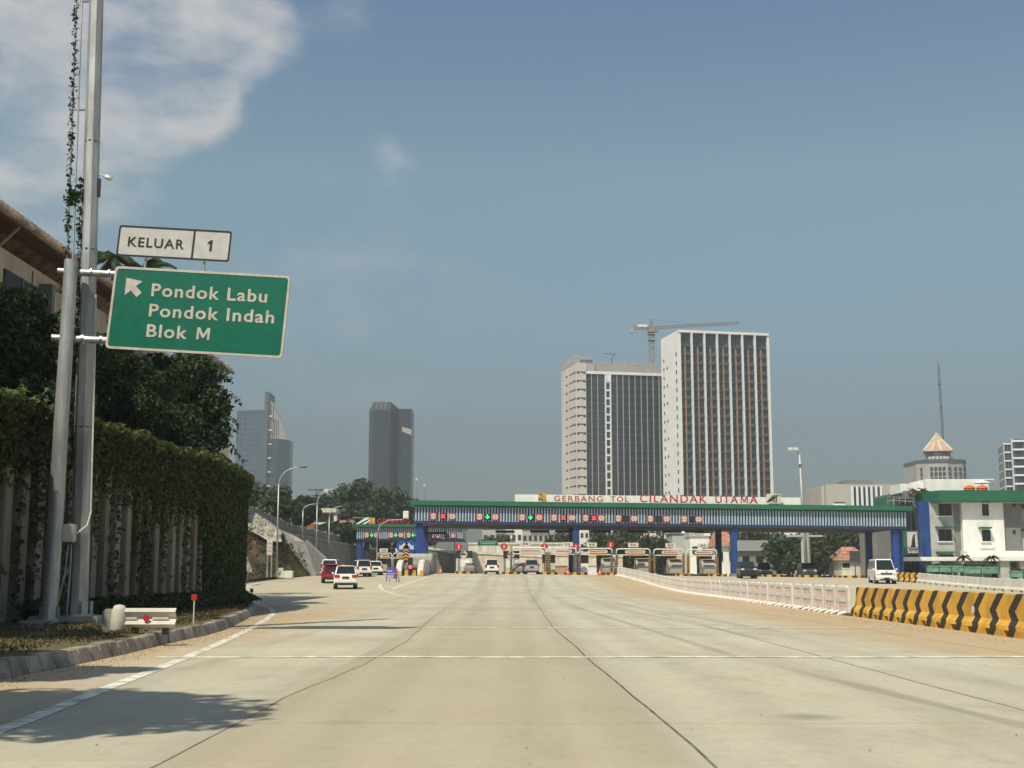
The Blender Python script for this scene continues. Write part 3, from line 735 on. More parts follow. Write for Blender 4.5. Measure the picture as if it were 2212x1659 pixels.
ld = lad.build('ladder', M['galvanised'], mast)
b = MB()
for z in (4.2, 7.0, 9.4, 12.4, 15.2): b.path([mp_(z, -.36, -.1), mp_(z+.05, -.1, 0)], .03, 6)
b.build('bracket', M['galvanised'], ld)
p = at(158, 1152, YM)-mb0
b = MB(); b.bb(p.x-.30, p.x+.17, -.52, -.24, p.z-.21, p.z+.2); bx = b.build('control_box', M['conc_white'], mast, bevel=.02)
b = MB(); b.bb(p.x-.30, p.x+.17, -.5, -.26, p.z-.27, p.z-.21); b.build('box_lid', M['steel_dark'], bx)
b = MB(); b.path([mp_(7.8, .22, -.05), mp_(6.2, .235, -.05), mp_(2.62, .25, -.05), mp_(2.3, .2, -.15), mp_(2.12, .02, -.3), mp_(2.3, -.12, -.4)], .022, 6); b.build('conduit', M['pipe_white'], mast)
b = MB(); b.path([mp_(2.2, -.1, -.4), mp_(1.2, -.18, -.45), mp_(.5, -.3, -.5)], .02, 6); b.path([mp_(2.2, -.05, -.4), mp_(1.2, -.06, -.45), mp_(.45, -.08, -.5)], .02, 6); b.build('cable', M['galvanised'], mast)
p = at(231, 382, YM)-mb0
b = MB(); b.path([mp_(p.z+.06, .18, 0), (p.x-.05, 0, p.z+.02), (p.x+.03, -.02, p.z-.02)], .022, 6); lp = b.build('lamp_arm', M['pipe_white'], mast)
b = MB(); b.path([(p.x-.03, -.02, p.z+.01), (p.x+.12, -.04, p.z-.07)], .055, 10); b.build('lamp_head', M['lamp_clear'], lp, smooth=True)
b = MB(); b.bb(mp_(p.z-.3).x+.18, mp_(p.z-.3).x+.23, -.05, .05, p.z-.5, p.z-.05); b.build('lamp_driver', M['sign_black'], mast)
# creeper on the ladder
C = []; D = []
for k in range(800):
    z = 3.4+random.random()**1.5*12; t = (z-2.6)/16; p = mp_(z, -.50+.05*t+random.gauss(0, .035+.03*(random.random() < .1)), -.12+random.gauss(0, .04)); C.append(p+mb0); D.append((-.5, -.6, .4))
for k in range(260):
    z = 6.3+random.random()*4.4; p = mp_(z, -.19+random.gauss(0, .035), -.12); C.append(p+mb0); D.append((-.6, -.6, .3))
for zc in (10.2, 8.05, 4.3, 3.9):
    for k in range(160): p = mp_(zc+random.gauss(0, .12), -.36+random.gauss(0, .1), -.12); C.append(p+mb0); D.append((-.3, -.7, .5))
tag(leafmesh('climbing_vine', np.array([tuple(c) for c in C]), np.array(D), .10, M['leaf_mid'], None, .7, .8), 'thin creeper climbing the ladder of the light mast', 'vine')

# ------------------------------------------------------------------ exit direction sign
YS = 29.6
sb0 = at(106, 1345, YS); sb0.z = .2
sign = empty('direction_sign', sb0, 0, 'green and white exit sign boards carried by a steel cantilever post', 'road sign')
pc, pd = lean_pole('pole', sb0, (106, 1345), (154, 562), YS, .185, .155, 20, M['galvanised'], sign, .2)
b = MB(); b.bb(-.55, .3, -.45, .45, -.1, .16); b.build('footing', M['conc'], sign, bevel=.03)
b = MB(); b.lathe([(.26, .16), (.26, .2)], n=14)
for q in range(6): b.box((.2*math.cos(q*1.047), .2*math.sin(q*1.047), .32), (.025, .14, .26), q*1.047)
b.build('base_flange', M['galvanised'], sign)
PXM = YS/F/.9627            # metres per pixel about the boards (vertical)
tl = math.atan(.0585); ct, st = math.cos(tl), math.sin(tl)
A0 = at(250, 575, YS)-sb0    # top left corner of the green board
PX = YS/F/.981
def bpt(x, y, d=0.0):       # board pixels from the top left corner: right, down
    x *= PX; y *= PXM; return Vector((A0.x-(.02*y)+x*ct-y*st, d, A0.z-x*st-y*ct))
def rrect(x0, y0, x1, y1, r=7, n=4):
    out = []
    for cx, cy, a0 in ((x1-r, y0+r, -90), (x1-r, y1-r, 0), (x0+r, y1-r, 90), (x0+r, y0+r, 180)):
        for k in range(n+1):
            a = R(a0+90*k/n); out.append((cx+r*math.cos(a), cy+r*math.sin(a)))
    return out
def plate(name, poly, d0, d1, m, parent):
    n = len(poly); mb = MB(); mb.add([bpt(x, y, d0) for x, y in poly]+[bpt(x, y, d1) for x, y in poly], [tuple(range(n)), tuple(range(2*n-1, n-1, -1))]+[(i, (i+1) % n, n+(i+1) % n, n+i) for i in range(n)])
    return mb.build(name, m, parent)
def ring(name, outer, inner, d0, d1, m, parent):
    n = len(outer); mb = MB(); vs = [bpt(x, y, d0) for x, y in outer]+[bpt(x, y, d0) for x, y in inner]+[bpt(x, y, d1) for x, y in outer]+[bpt(x, y, d1) for x, y in inner]; fs = []
    for i in range(n):
        j = (i+1) % n; fs += [(i, j, n+j, n+i), (2*n+i, 3*n+i, 3*n+j, 2*n+j), (i, 2*n+i, 2*n+j, j), (n+i, n+j, 3*n+j, 3*n+i)]
    mb.add(vs, fs); return mb.build(name, m, parent)
gp = plate('green_board', rrect(0, 0, 382, 178, 9), -.02, .02, M['sign_green'], sign)
ring('border', rrect(0, 0, 382, 178, 9), rrect(5, 5, 377, 173, 6), -.028, -.0203, M['sign_cream'], gp)
def stext(s, x, y, w, cap, m, par, bold=.018, sp=1.12):
    o = text(s, 'lettering', m, None, (0, 0, 0), w*PX, cap*PXM, .008, sp, bold)
    p = bpt(x, y, -.0206)
    for v_ in o.data.vertices:
        c = v_.co.copy(); v_.co = Vector((p.x+c.x*ct+c.z*st, p.y+c.y, p.z-c.x*st+c.z*ct))
    o.parent = par; KIDS.setdefault(par.name, []).append(o); return o
stext('Pondok Labu', 85, 60, 251, 26, M['sign_cream'], gp)
stext('Pondok Indah', 85, 104, 271, 26, M['sign_cream'], gp)
stext('Blok', 85, 148, 88, 26, M['sign_cream'], gp)
def glyph(poly, x, y, m, par):
    return plate('lettering', [(x+a, y-c) for a, c in poly], -.0285, -.0206, m, par)
glyph([(0, 0), (0, 26), (6, 26), (14, 11), (22, 26), (28, 26), (28, 0), (23, 0), (23, 17), (16, 4), (12, 4), (5, 17), (5, 0)], 193, 148, M['sign_cream'], gp)
ar = [(28, 26), (64, 31), (52, 42), (66, 56), (57, 66), (42, 52), (30, 63)]
ar = [(27, 24), (63, 30), (50, 41), (64, 55), (54, 65), (40, 51), (28, 62)]
plate('arrow', ar, -.0285, -.0204, M['sign_cream'], gp)
wx, wy = 2, -91
wp = plate('exit_board', rrect(wx-4, wy+1, wx+242, wy+68, 5), -.02, .02, M['sign_white'], sign)
ring('border', rrect(wx-4, wy+1, wx+242, wy+68, 5), rrect(wx-.5, wy+4.5, wx+238.5, wy+64.5, 4), -.028, -.0203, M['sign_black'], wp)
plate('divider', [(wx+159, wy+4), (wx+163, wy+4), (wx+163, wy+65), (wx+159, wy+65)], -.028, -.0203, M['sign_black'], wp)
stext('KELUAR', wx+19, wy+46, 122, 20, M['sign_black'], wp, .012, 1.16)
glyph([(5, 0), (5, 18), (0, 14.5), (0, 18.5), (6.5, 24), (10, 24), (10, 0)], wx+192, wy+47, M['sign_black'], wp)
for x in (62, 190):
    b = MB(); b.tube(bpt(x, -22, .05), bpt(x, 4, .05), .03, .03, 8); b.build('board_strut', M['galvanised'], sign)
for yy, xa in ((16, -126), (160, -120)):
    b = MB(); b.tube(bpt(xa, yy, .12), bpt(372, yy-2, .12), .085, .085, 14); a_ = b.build('cross_arm', M['galvanised'], sign, smooth=False)
    b = MB(); b.tube(bpt(xa-.6, yy, .12), bpt(xa+1.2, yy, .12), .092, .092, 14); b.build('end_cap', M['galvanised'], a_)
    b = MB(); 
    for x in (-54, -14): b.tube(bpt(x-1.2, yy, .12), bpt(x+1.2, yy, .12), .125, .125, 14)
    b.build('clamp', M['chrome'], a_)

# ------------------------------------------------------------------ guard rail end, markers, verge plants
ge = gpos(305, 1384); gz = .25
gr = empty('guardrail_end', (at(300, 1365, 25.6).x, 25.6, gz), 0, 'short white guardrail end with red reflector on concrete block', 'guardrail')
b = MB(); b.box((-.60, .12, .20), (.28, .34, .52), .1); b.build('concrete_block', M['conc'], gr, bevel=.04)
b = MB(); b.lathe([(.02, .55), (.10, .53), (.14, .44), (.155, .25), (.145, .08), (.09, -.04)], (-.40, 0, 0), 16); b.build('end_wing', M['conc_white'], gr, smooth=True)
prof = [(0, .10), (-.05, .12), (-.08, .17), (-.05, .22), (0, .26), (.02, .29), (0, .32), (-.05, .36), (-.08, .41), (-.05, .46), (0, .48), (.015, .48), (-.03, .44), (-.06, .41), (-.03, .37), (.03, .30), (.03, .28), (-.03, .21), (-.06, .17), (-.03, .13), (.015, .10)]
b = MB(); b.prism(prof, -.45, .72, 'x'); rl = b.build('rail', M['conc_white'], gr)
b = MB(); b.disc((.16, -.10, .285), .062, .02, 18); b.build('reflector', M['sign_red'], rl)
for x in (-.2, .42):
    b = MB(); b.bb(x-.16, x+.16, -.045, -.03, .26, .31); b.build('reflective_strip', M['sign_white'], rl)
for x in (-.1, .5):
    b = MB(); b.bb(x-.06, x+.06, .04, .16, -.2, .46); b.build('post', M['steel_dark'], gr)
for px, py0, py1, Y, lb in ((418, 1283, 1342, 30.5, 'red topped delineator stake on the verge beside the vine wall'), (543, 1271, 1303, 50.5, 'small red topped delineator stake at the far bend of the vine wall')):
    a_ = at(px, py1, Y); c_ = at(px, py0, Y); t = empty('delineator', (a_.x, Y, .22), 0, lb, 'road marker', 'delineators on the verge')
    h = c_.z-.22; b = MB(); b.tube((0, 0, -.1), (0, 0, h-.08), .018, .014, 6); b.build('stake', M['pipe_white'] if Y < 40 else M['steel_dark'], t)
    b = MB(); b.box((0, -.015, h-.08), (.13, .02, .15)); b.build('reflector', M['brick_red_sign'], t, bevel=.008)
# grass tufts and low plants on the verge
C = []; D = []
for k in range(30000):
    y = 13+random.random()**1.2*42; xk = px_at(ko, y)-.12; xw = px_at(wo, y)+.1; x = xk+(xw-xk)*random.random(); 
    if math.sin(x*3.1+y*1.3)+math.sin(y*.7-x*2.2)+random.gauss(0, .6) < -1.0: continue
    C.append((x, y, .27+.06*random.random())); D.append((random.gauss(0, 1), random.gauss(0, 1), .25))
tag(leafmesh('grass', np.array(C), np.array(D), .085, M['grass_blade'], None, .5, .22), kind='stuff')
C = []; D = []
for k in range(9000):
    y = 30+random.random()*27; xw = px_at(wo, min(y, 60)); x = xw+.1+abs(random.gauss(0, .28)); h = .5*random.random()*max(0, 1-(x-xw)*.9)+.1
    C.append((x, y, .24+h)); D.append((.5, -.5, .7))
tag(leafmesh('ground_cover', np.array(C), np.array(D), .16, M['leaf_mid'], None, .8, .6), kind='stuff')
for k, (px, Y, lb) in enumerate(((548, 52, 'low dark bush at the foot of the vine wall bend'), (522, 46.5, 'low bush by the kerb just before the vine wall bend'))):
    p = at(px, 1300, Y); shrub(lb, (p.x-(.35 if px == 548 else .1), Y, .2), .36, 1600, M['leaf_dark'], .16, 30+k, .8, 'bushes at the wall foot')
# washed grit and leaf litter in the gutters
C = []; D = []
for k in range(3000):
    y = 9+random.random()**1.3*45; x = px_at(KERB, y)+.05+abs(random.gauss(0, .35)); C.append((x, y, .012)); D.append((random.gauss(0, .3), random.gauss(0, .3), 1))
for k in range(700):
    y = 22+random.random()*30; C.append((10.6-abs(random.gauss(0, .5)), y, .012)); D.append((random.gauss(0, .3), random.gauss(0, .3), 1))
for k in range(90): C.append((random.uniform(-5, 9), 8+random.random()**1.5*30, .010)); D.append((0, 0, 1))
leafmat('grit', [(.18, .14, .09), (.26, .20, .13), (.34, .27, .18), (.13, .11, .05)], 0.0)
tag(leafmesh('road_grit', np.array(C), np.array(D), .024, M['grit'], None, .3, .8), kind='stuff')
# trees on the near terrace beside the car: they stand just left of the frame and shade the road
tree('spreading tree on the near terrace at left', 'tree', (-13.2, 7.2, 3.6), 7.4, 4.2, 15000, .40, M['leaf_mid'], 'trees beside the car', .4, 11, nc=16, lean=(3.0, .5))
tree('third spreading tree on the near terrace, shading the guardrail end', 'tree', (-14.4, 19.0, 4.6), 5.4, 2.3, 9000, .34, M['leaf_mid'], 'trees beside the car', .4, 13, nc=11, lean=(2.4, .6))
tree('second spreading tree on the near terrace at left', 'tree', (-13.6, 13.6, 4.6), 5.0, 2.2, 7000, .36, M['leaf_mid'], 'trees beside the car', .4, 12, nc=10, lean=(3.4, .3))
# ------------------------------------------------------------------ left embankment, street lamps, houses beyond
def bil(bot, top, nx, ny, amp=0.0, seed=0, bulge=0.0, up=0.0):
    r = random.Random(seed); mb = MB(); vs = []
    def pl(L, t):
        s = t*(len(L)-1); i = min(int(s), len(L)-2); return L[i].lerp(L[i+1], s-i)
    for j in range(ny):
        v = j/(ny-1)
        for i in range(nx):
            p = pl(bot, i/(nx-1)).lerp(pl(top, i/(nx-1)), v); e = math.sin(math.pi*v)
            vs.append((p.x+r.uniform(-amp, amp)*e, p.y+r.uniform(-amp, amp)*e, p.z+r.uniform(-amp, amp)*e+bulge*e+up))
    mb.add(vs, [(j*nx+i, j*nx+i+1, (j+1)*nx+i+1, (j+1)*nx+i) for j in range(ny-1) for i in range(nx-1)]); return mb
EB = [at(480, 1258, 108), at(527, 1251.5, 117), at(575, 1247, 124), at(630, 1244, 132), at(692, 1243, 143)]
ET = [at(480, 1092, 128), at(530, 1104, 136), at(565, 1125, 138), at(592, 1142, 139), at(612, 1152, 140)]
def slope_mat():
    m = pm('slope_soil', (.11, .10, .045), .95, 0, .4, .5, .6, bscale=3); nt = m.node_tree; b = nt.nodes['Principled BSDF']
    tc = N(nt, 'ShaderNodeTexCoord'); n = N(nt, 'ShaderNodeTexNoise'); n.inputs['Scale'].default_value = .22; n.inputs['Detail'].default_value = 7; n.inputs['Roughness'].default_value = .65
    nt.links.new(tc.outputs['Object'], n.inputs['Vector']); mx = N(nt, 'ShaderNodeMixRGB'); mx.inputs['Color2'].default_value = (.24, .085, .04, 1)
    src = b.inputs['Base Color'].links[0].from_socket; nt.links.new(src, mx.inputs['Color1']); nt.links.new(SS(nt, n.outputs['Fac'], .47, .56), mx.inputs['Fac']); nt.links.new(mx.outputs[0], b.inputs['Base Color'])
slope_mat()
tag(bil(EB, ET, 34, 18, .22, 3, .4).build('embankment', M['slope_soil'], fix=False, smooth=True), kind='structure')
tag(MB().prism([(-200, 128), (-32, 128), (-27.2, 138), (-27.2, 240), (-26, 420), (-200, 420)], -1, 6.0, 'z').build('plateau', M['slope_soil']), kind='structure')
C, D = [], []
me = bpy.data.objects['embankment'].data
for k in range(5200):
    f = me.polygons[random.randrange(len(me.polygons))]; c = f.center
    if math.sin(c.x*.8)+math.sin(c.z*1.7+c.x)+random.gauss(0, .5) < -.2 and c.z > 2.4: continue
    C.append(tuple(c+Vector((random.gauss(0, .4), -.1, random.random()*.25)))); D.append((.3, -.6, .6))
tag(leafmesh('slope_grass', np.array(C), np.array(D), .42, M['leaf_olive'], None, .7, .35), kind='stuff')
# sprayed concrete apron, drainage chute, grey retaining wall
b = bil([at(537, 1150, 129), at(560, 1160, 130), at(580, 1172, 130.5), at(607, 1174, 132)], [at(524, 1106, 134.5), at(548, 1108, 136), at(580, 1128, 137.5), at(612, 1152, 138.5)], 12, 9, .16, 8, .25, .15)
tag(b.build('concrete_apron', M['shotcrete'], fix=False), 'rough sprayed concrete apron at the top of the left slope', 'slope lining')
ch = empty('drainage_chute', at(650, 1243, 139), 0, 'pale concrete drainage chute running down the left embankment', 'chute')
def chq(name, pts, m, up):
    mb = MB(); vs = [Vector(rel(ch, p)) for p in pts]; mb.add([v+Vector((0, 0, up)) for v in vs]+[v-Vector((0, 0, .8)) for v in vs], [(0, 1, 2, 3), (7, 6, 5, 4), (0, 4, 5, 1), (1, 5, 6, 2), (2, 6, 7, 3), (3, 7, 4, 0)]); mb.build(name, m, ch)
chq('upper_slab', [at(634, 1172, 137.2), at(658, 1176, 138.2), at(640, 1164, 139.5), at(610, 1151, 138.2)], M['conc'], .25)
chq('slab', [at(682, 1243, 138), at(732, 1243, 143.5), at(660, 1176, 138.4), at(630, 1170, 137)], M['conc'], .2)
chq('side_curb', [at(733, 1243, 143.6), at(737, 1243, 144), at(664, 1176, 138.9), at(659, 1176, 138.5)], M['conc_white'], .45)
rw = empty('retaining_wall', (-25, 180, 0), 0, 'grey sprayed concrete wall along the left lanes below the panel fence', 'retaining wall')
b = MB(); vs = []; ny = 46
for j in range(ny):
    y = -41+j*(86/(ny-1))
    for k in range(7): vs.append((.35*math.sin(j*.9)*math.sin(k*1.1)*.5-(k/6)*.6, y, .2+(5.75+.18*math.sin(j*.8))*k/6))
b.add(vs, [(j*7+k, (j+1)*7+k, (j+1)*7+k+1, j*7+k+1) for j in range(ny-1) for k in range(6)]); b.bb(-2, -.9, -41, 45, .2, 5.6); b.build('wall_face', M['conc_dark'], rw, fix=False)
b = MB(); b.bb(-1.1, -.45, -41, 45, 5.85, 6.0); b.build('coping', M['conc'], rw)
pf = empty('panel_fence', (-27.2, 130, 0), 0, 'stepped grey concrete panel fence along the top of the left slope', 'fence')
for k in range(38):
    y = k*2.45; zt = 8.35-min(1.1, y*.035)+(.12 if k % 3 == 0 else 0); zb = 5.5
    b = MB(); b.bb(-.06, .06, y, y+2.36, zb, zt)
    b.build('panel', M['conc_dark'], pf)
    b = MB(); b.bb(-.11, .11, y-.09, y+.09, zb, zt+.18); b.build('post', M['conc_dark'], pf)
b = MB(); tg = gpos(700, 1246)
# white information board on the slope and small block
def board(name, label, cat, px0, px1, py0, py1, pyb, Y, m, legs=2, bars=0, barm='sign_red'):
    a_ = at((px0+px1)/2, pyb, Y); t = empty(name, (a_.x, Y, min(a_.z, at(px0, pyb, Y).z)), 0, label, cat); z0 = t.location.z
    x0 = at(px0, py0, Y).x-a_.x; x1 = at(px1, py0, Y).x-a_.x; zt = at(px0, py0, Y).z-z0; zb = at(px0, py1, Y).z-z0
    b = MB(); b.bb(x0, x1, -.04, .04, zb, zt); p = b.build('panel', M[m], t)
    for k in range(legs):
        x = x0+(x1-x0)*(.5 if legs == 1 else .12+.76*k/(legs-1)); b = MB(); b.bb(x-.05, x+.05, .045, .13, -.3, zt-.1); b.build('post', M['galvanised'], t)
    if bars:
        for k in range(bars):
            zz = zt-(zt-zb)*(k+1)/(bars+1); b = MB(); w = .42-.06*(k % 2)
            b.bb(-(x1-x0)*w+(x0+x1)/2, (x1-x0)*w+(x0+x1)/2, -.05, -.041, zz-(zt-zb)*.05, zz+(zt-zb)*.05); b.build('lettering', M[barm], p)
    return t
board('information_board', 'tall pale information board on two posts before the left slope', 'sign', 577, 589, 1166, 1199, 1240, 119, 'sign_cream', 2, 3, 'conc')
b = MB(); p = at(617, 1240, 128); b.box((0, 0, .25), (1.5, .8, .75)); b.box((-.45, 0, .75), (.5, .6, .3)); o = b.build('concrete_block', M['conc_white'], None, bevel=.05); o.location = p-Vector((0, 0, .3)); tag(o, 'pale concrete block lying at the foot of the left embankment', 'block')
b = bil([at(520, 1236, 111), at(545, 1236, 112)], [at(520, 1180, 113), at(527, 1182, 113)], 5, 7, .12, 4, .15); o = b.build('rubble_heap', M['conc'], None, fix=False); tag(o, 'grey rubble heap beside the vine wall end', 'rubble')
# street lamps
def street_lamp(label, base, h, reach, yaw, arms=1, r=.09):
    t = empty('street_lamp', base, yaw, label, 'street lamp', 'street lamps left of the road')
    b = MB(); pts = [(0, 0, -.3), (0, 0, h*.5), (0, 0, h*.84)]
    b.path(pts, r, 8, r*.75); 
    for s in ((1,) if arms == 1 else (1, -1)):
        b.path([(0, 0, h*.83)]+[(s*reach*(1-math.cos(q*1.45))*.85, 0, h*.83+h*.16*math.sin(q*1.45)) for q in (.2, .4, .6, .8, 1.0)]+[(s*reach, 0, h*.995)], r*.7, 8, r*.5)
    p = b.build('pole', M['galvanised'], t, smooth=True)
    for s in ((1,) if arms == 1 else (1, -1)):
        b = MB(); b.box((s*(reach+.28), 0, h*.995), (.7, .26, .12)); b.build('lamp_head', M['steel_dark'], t, bevel=.03)
    return t
for (px, top, bot, Y, rp, lb) in ((597, 1008, 1240, 122, 46, 'nearest curved street lamp in front of the left slope'), (682, 1055, 1239, 150, 40, 'tall curved street lamp left of the red car'), (653, 1088, 1172, 146, 30, 'street lamp standing on the wall top left of the white carport'), (709, 1092, 1238, 178, 30, 'short curved street lamp right of the white carport')):
    a_ = at(px, bot, Y); c_ = at(px, top, Y); street_lamp(lb, a_, c_.z-a_.z, rp*Y/F, 0)
for px, top, Y, lb in ((898, 1036, 300, 'slim lamp pole showing above the left end of the main canopy'), (915, 1049, 310, 'slim lamp pole just right of its taller neighbour above the canopy')):
    a_ = at(px, 1238, Y); c_ = at(px, top, Y); t = empty('lamp_pole', a_, 0, lb, 'lamp pole'); b = MB(); b.tube((0, 0, 0), (0, 0, c_.z-a_.z), .13, .08, 8); b.build('pole', M['galvanised'], t)
    b = MB(); b.box((0, 0, c_.z-a_.z), (.5, .3, .5)); b.build('lamp_head', M['pipe_white'], t, bevel=.05)

# houses and vegetation on the plateau
def house(label, px0, px1, pyr, pye, pyb, Y, depth, wallm, roofm, seed=0, name='house', hip=True, wins=2):
    x0 = at(px0, pye, Y).x; x1 = at(px1, pye, Y).x; zb = at(px0, pyb, Y).z; ze = at(px0, pye, Y).z-zb; zr = at(px0, pyr, Y).z-zb; w = x1-x0
    t = empty(name, ((x0+x1)/2, Y, zb), 0, label, 'house'); b = MB(); b.bb(-w/2+.3, w/2-.3, .3, depth-.3, -3, ze); b.build('wall', M[wallm], t)
    b = MB(); q = w*.3 if hip else 0
    b.add([(-w/2-.3, -.3, ze), (w/2+.3, -.3, ze), (w/2+.3, depth+.3, ze), (-w/2-.3, depth+.3, ze), (-w/2+q, depth/2, zr), (w/2-q, depth/2, zr)], [(0, 1, 5, 4), (1, 2, 5), (2, 3, 4, 5), (3, 0, 4), (0, 3, 2, 1)]); b.build('roof', M[roofm], t)
    for k in range(wins):
        x = -w*.3+w*.6*k/max(1, wins-1); b = MB(); b.bb(x-.6, x+.6, .24, .32, ze*.35, ze*.75); wn = b.build('window', M['glass_dark'], t)
        b = MB(); b.bb(x-.7, x+.7, .22, .34, ze*.35-.1, ze*.35); b.build('sill', M['plaster_white'], wn)
    return t
house('red tile roofed house left of the left toll canopy', 704, 772, 1118, 1138, 1160, 250, 14, 'plaster_grey', 'clay_tile')
t = empty('carport', at(690, 1135, 235), 0, 'cream framed open carport among trees left of the toll gate', 'carport'); z0 = t.location.z; O = t.location
def lx(px, py, Y, e): return at(px, py, Y).x-e.location.x
def lz(px, py, Y, e): return at(px, py, Y).z-e.location.z
b = MB(); b.bb(lx(655, 1100, 235, t), lx(727, 1100, 235, t), -.4, 5, lz(655, 1107, 235, t), lz(655, 1098, 235, t)); b.build('roof_beam', M['conc_white'], t)
for px in (659, 725):
    b = MB(); w = .55 if px == 659 else .3; x = lx(px, 1100, 235, t); b.bb(x-w, x+w, 0, .5, -3, lz(px, 1107, 235, t)); b.build('column', M['conc_white'], t)
b = MB(); b.bb(lx(660, 1100, 235, t), lx(727, 1100, 235, t), 4.4, 4.8, -2, lz(660, 1107, 235, t)); b.build('back_wall', M['plaster_dark'], t)
b = MB(); b.bb(lx(672, 1100, 235, t), lx(727, 1100, 235, t), -.2, .2, lz(660, 1132, 235, t)-.1, lz(660, 1130, 235, t)+.15); b.build('parapet', M['conc_white'], t)
b = MB(); b.bb(lx(650, 1100, 234, t), lx(679, 1100, 234, t), -1.2, -.9, lz(660, 1130, 234, t), lz(660, 1117, 234, t)); b.build('canopy_side', M['plaster_white'], t)
b = MB(); x0, x1, zt, zb = at(653, 1131, 228).x, at(680, 1131, 228).x, at(653, 1131, 228).z, at(653, 1157, 228).z; b.bb(x0, x1, 228, 228.4, zb-1, zt); o = b.build('brick_wall', M['brick'], None); tag(o, 'bare red brick wall below the cream carport', 'wall')
t = empty('house', at(725, 1085, 330), 0, 'white flat roofed house with water tank behind trees at left', 'house'); b = MB(); b.bb(-4, 9, 0, 6, -3, lz(725, 1077, 330, t)); b.build('wall', M['plaster_white'], t); b = MB(); b.bb(2.5, 6, 1, 4, lz(725, 1077, 330, t), lz(725, 1074, 330, t)); b.build('roof_slab', M['plaster_white'], t)
b = MB(); b.bb(-6.6, -3.6, .5, 3, -1, lz(725, 1071, 330, t)); b.build('water_tank', M['plaster_dark'], t)
trees = [(575, 1052, 1090, 205, 6.0, 'leaf_mid', 'bushy green tree above the panel fence next to the vine wall'), (625, 1070, 1120, 215, 6.0, 'leaf_dark', 'dark tree behind the nearest street lamp'),
 (645, 1078, 1150, 200, 4.0, 'leaf_dark', 'dark low tree left of the carport'), (706, 1074, 1100, 300, 7.5, 'leaf_dark', 'far dark tree on the skyline above the carport'),
 (740, 1078, 1105, 290, 7, 'leaf_dark', 'far tree on the skyline right of the carport'), (790, 1040, 1135, 265, 7.2, 'leaf_mid', 'tall pointed tree in front of the dark tower'), (830, 1068, 1135, 255, 8.5, 'leaf_dark', 'broad dark tree under the dark tower'),
 (868, 1085, 1140, 270, 7, 'leaf_dark', 'dark tree left of the main canopy end'), (755, 1092, 1140, 262, 7.5, 'leaf_dark', 'round dark tree left of the pointed tree'), (725, 1135, 1175, 208, 4.2, 'leaf_dark', 'dark bush above the grey retaining wall'), (752, 1138, 1172, 214, 3.4, 'leaf_olive', 'olive green bush beside the left canopy'), (905, 1120, 1175, 300, 9, 'leaf_dark', 'dark tree mass seen between the two canopies'), (850, 1160, 1200, 226, 4.5, 'leaf_dark', 'dark tree under the left canopy'), (690, 1143, 1170, 198, 2.4, 'leaf_mid', 'small bush below the carport'), (590, 1080, 1115, 180, 3, 'leaf_olive', 'olive bush leaning over the panel fence')]
for i, (px, pt, pb_, Y, rd, mt, lb) in enumerate(trees):
    a_ = at(px, pb_, Y); c_ = at(px, pt, Y); zb = min(a_.z, 8.5) if Y > 150 else a_.z
    tree(lb, 'tree', (a_.x, Y, zb-.3), c_.z-zb+.3, rd, 4200, .85, M[mt], 'trees left of the toll gate', .22, 60+i, nc=13)
p = at(575, 1105, 170); palm('banana like palm above the panel fence left of the street lamp', (p.x, 170, 6), 4.5, 12, 2.0, 8)
p = at(688, 1062, 320); t = empty('lattice_pylon', (p.x, 320, 6), 0, 'small lattice pylon on the skyline behind the street lamp', 'pylon'); b = MB(); h = at(688, 1056, 320).z-6
for s in (-1, 1): b.tube((s*1.6, 0, 0), (s*.6, 0, h), .14, .1, 5)
for k in range(9): b.tube((-1.5+k*.1, 0, h*k/9), (1.4-k*.1, 0, h*(k+1)/9), .08, .08, 4); b.tube((1.5-k*.1, 0, h*k/9), (-1.4+k*.1, 0, h*(k+1)/9), .08, .08, 4)
b.bb(-2.6, 2.6, -.1, .1, h-.4, h-.1); b.bb(-2, 2, -.1, .1, h-1.8, h-1.6); b.build('frame', M['steel_dark'], t)
b = MB(); b.bb(1.4, 2.4, -.2, .2, h-.9, h); b.build('antenna', M['pipe_white'], t)
# ------------------------------------------------------------------ main toll canopy
YG = 157.0
TILT = .0117
def gxx(px, Y=YG, row=1120): return at(px, row, Y).x
def gzz(row, Y=YG, x=0.0): return at(1106, row, Y).z
gate = empty('toll_gate', (0, YG, 0), 0, 'long main toll canopy with green fascia and blue and white ribbed front', 'toll gate')
gate.rotation_euler = (0, TILT, 0)
XL, XR = gxx(893), gxx(1957)
ZT, ZF, ZP, ZB = 10.06, 9.47, 7.58, 7.32       # fascia top, fascia foot, panel foot, beam foot
DEP = 15.0
b = MB(); b.bb(XL-.5, XR+.6, -.55, DEP+.5, ZF, ZT); b.build('fascia', M['fascia_green'], gate, bevel=.04)
b = MB(); b.bb(XL, XR, .1, .2, ZP, ZF-.004); b.build('front_panel', M['rib_dark'], gate)
b = MB(); nr = 168
for k in range(nr):
    x = XL+.2+(XR-XL-.4)*k/(nr-1); b.bb(x-.085, x+.085, -.02, .1, ZP+.02, ZF-.1)
b.build('front_rib', M['rib_pale'], gate)
b = MB(); b.bb(XL, XR, .05, .5, ZB, ZP-.003); b.build('edge_beam', M['beam_blue'], gate)
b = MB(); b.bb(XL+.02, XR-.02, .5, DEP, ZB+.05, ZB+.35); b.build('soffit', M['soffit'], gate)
b = MB(); b.bb(XL+.03, XR-.03, DEP-.35, DEP+.05, ZB-.1, ZF); b.build('rear_beam', M['plaster_grey'], gate)
for x in (XL, XR):
    b = MB(); b.bb(x-.04, x+.04, .2, DEP, ZB+.36, ZF-.01); b.build('end_panel', M['plaster_grey'], gate)
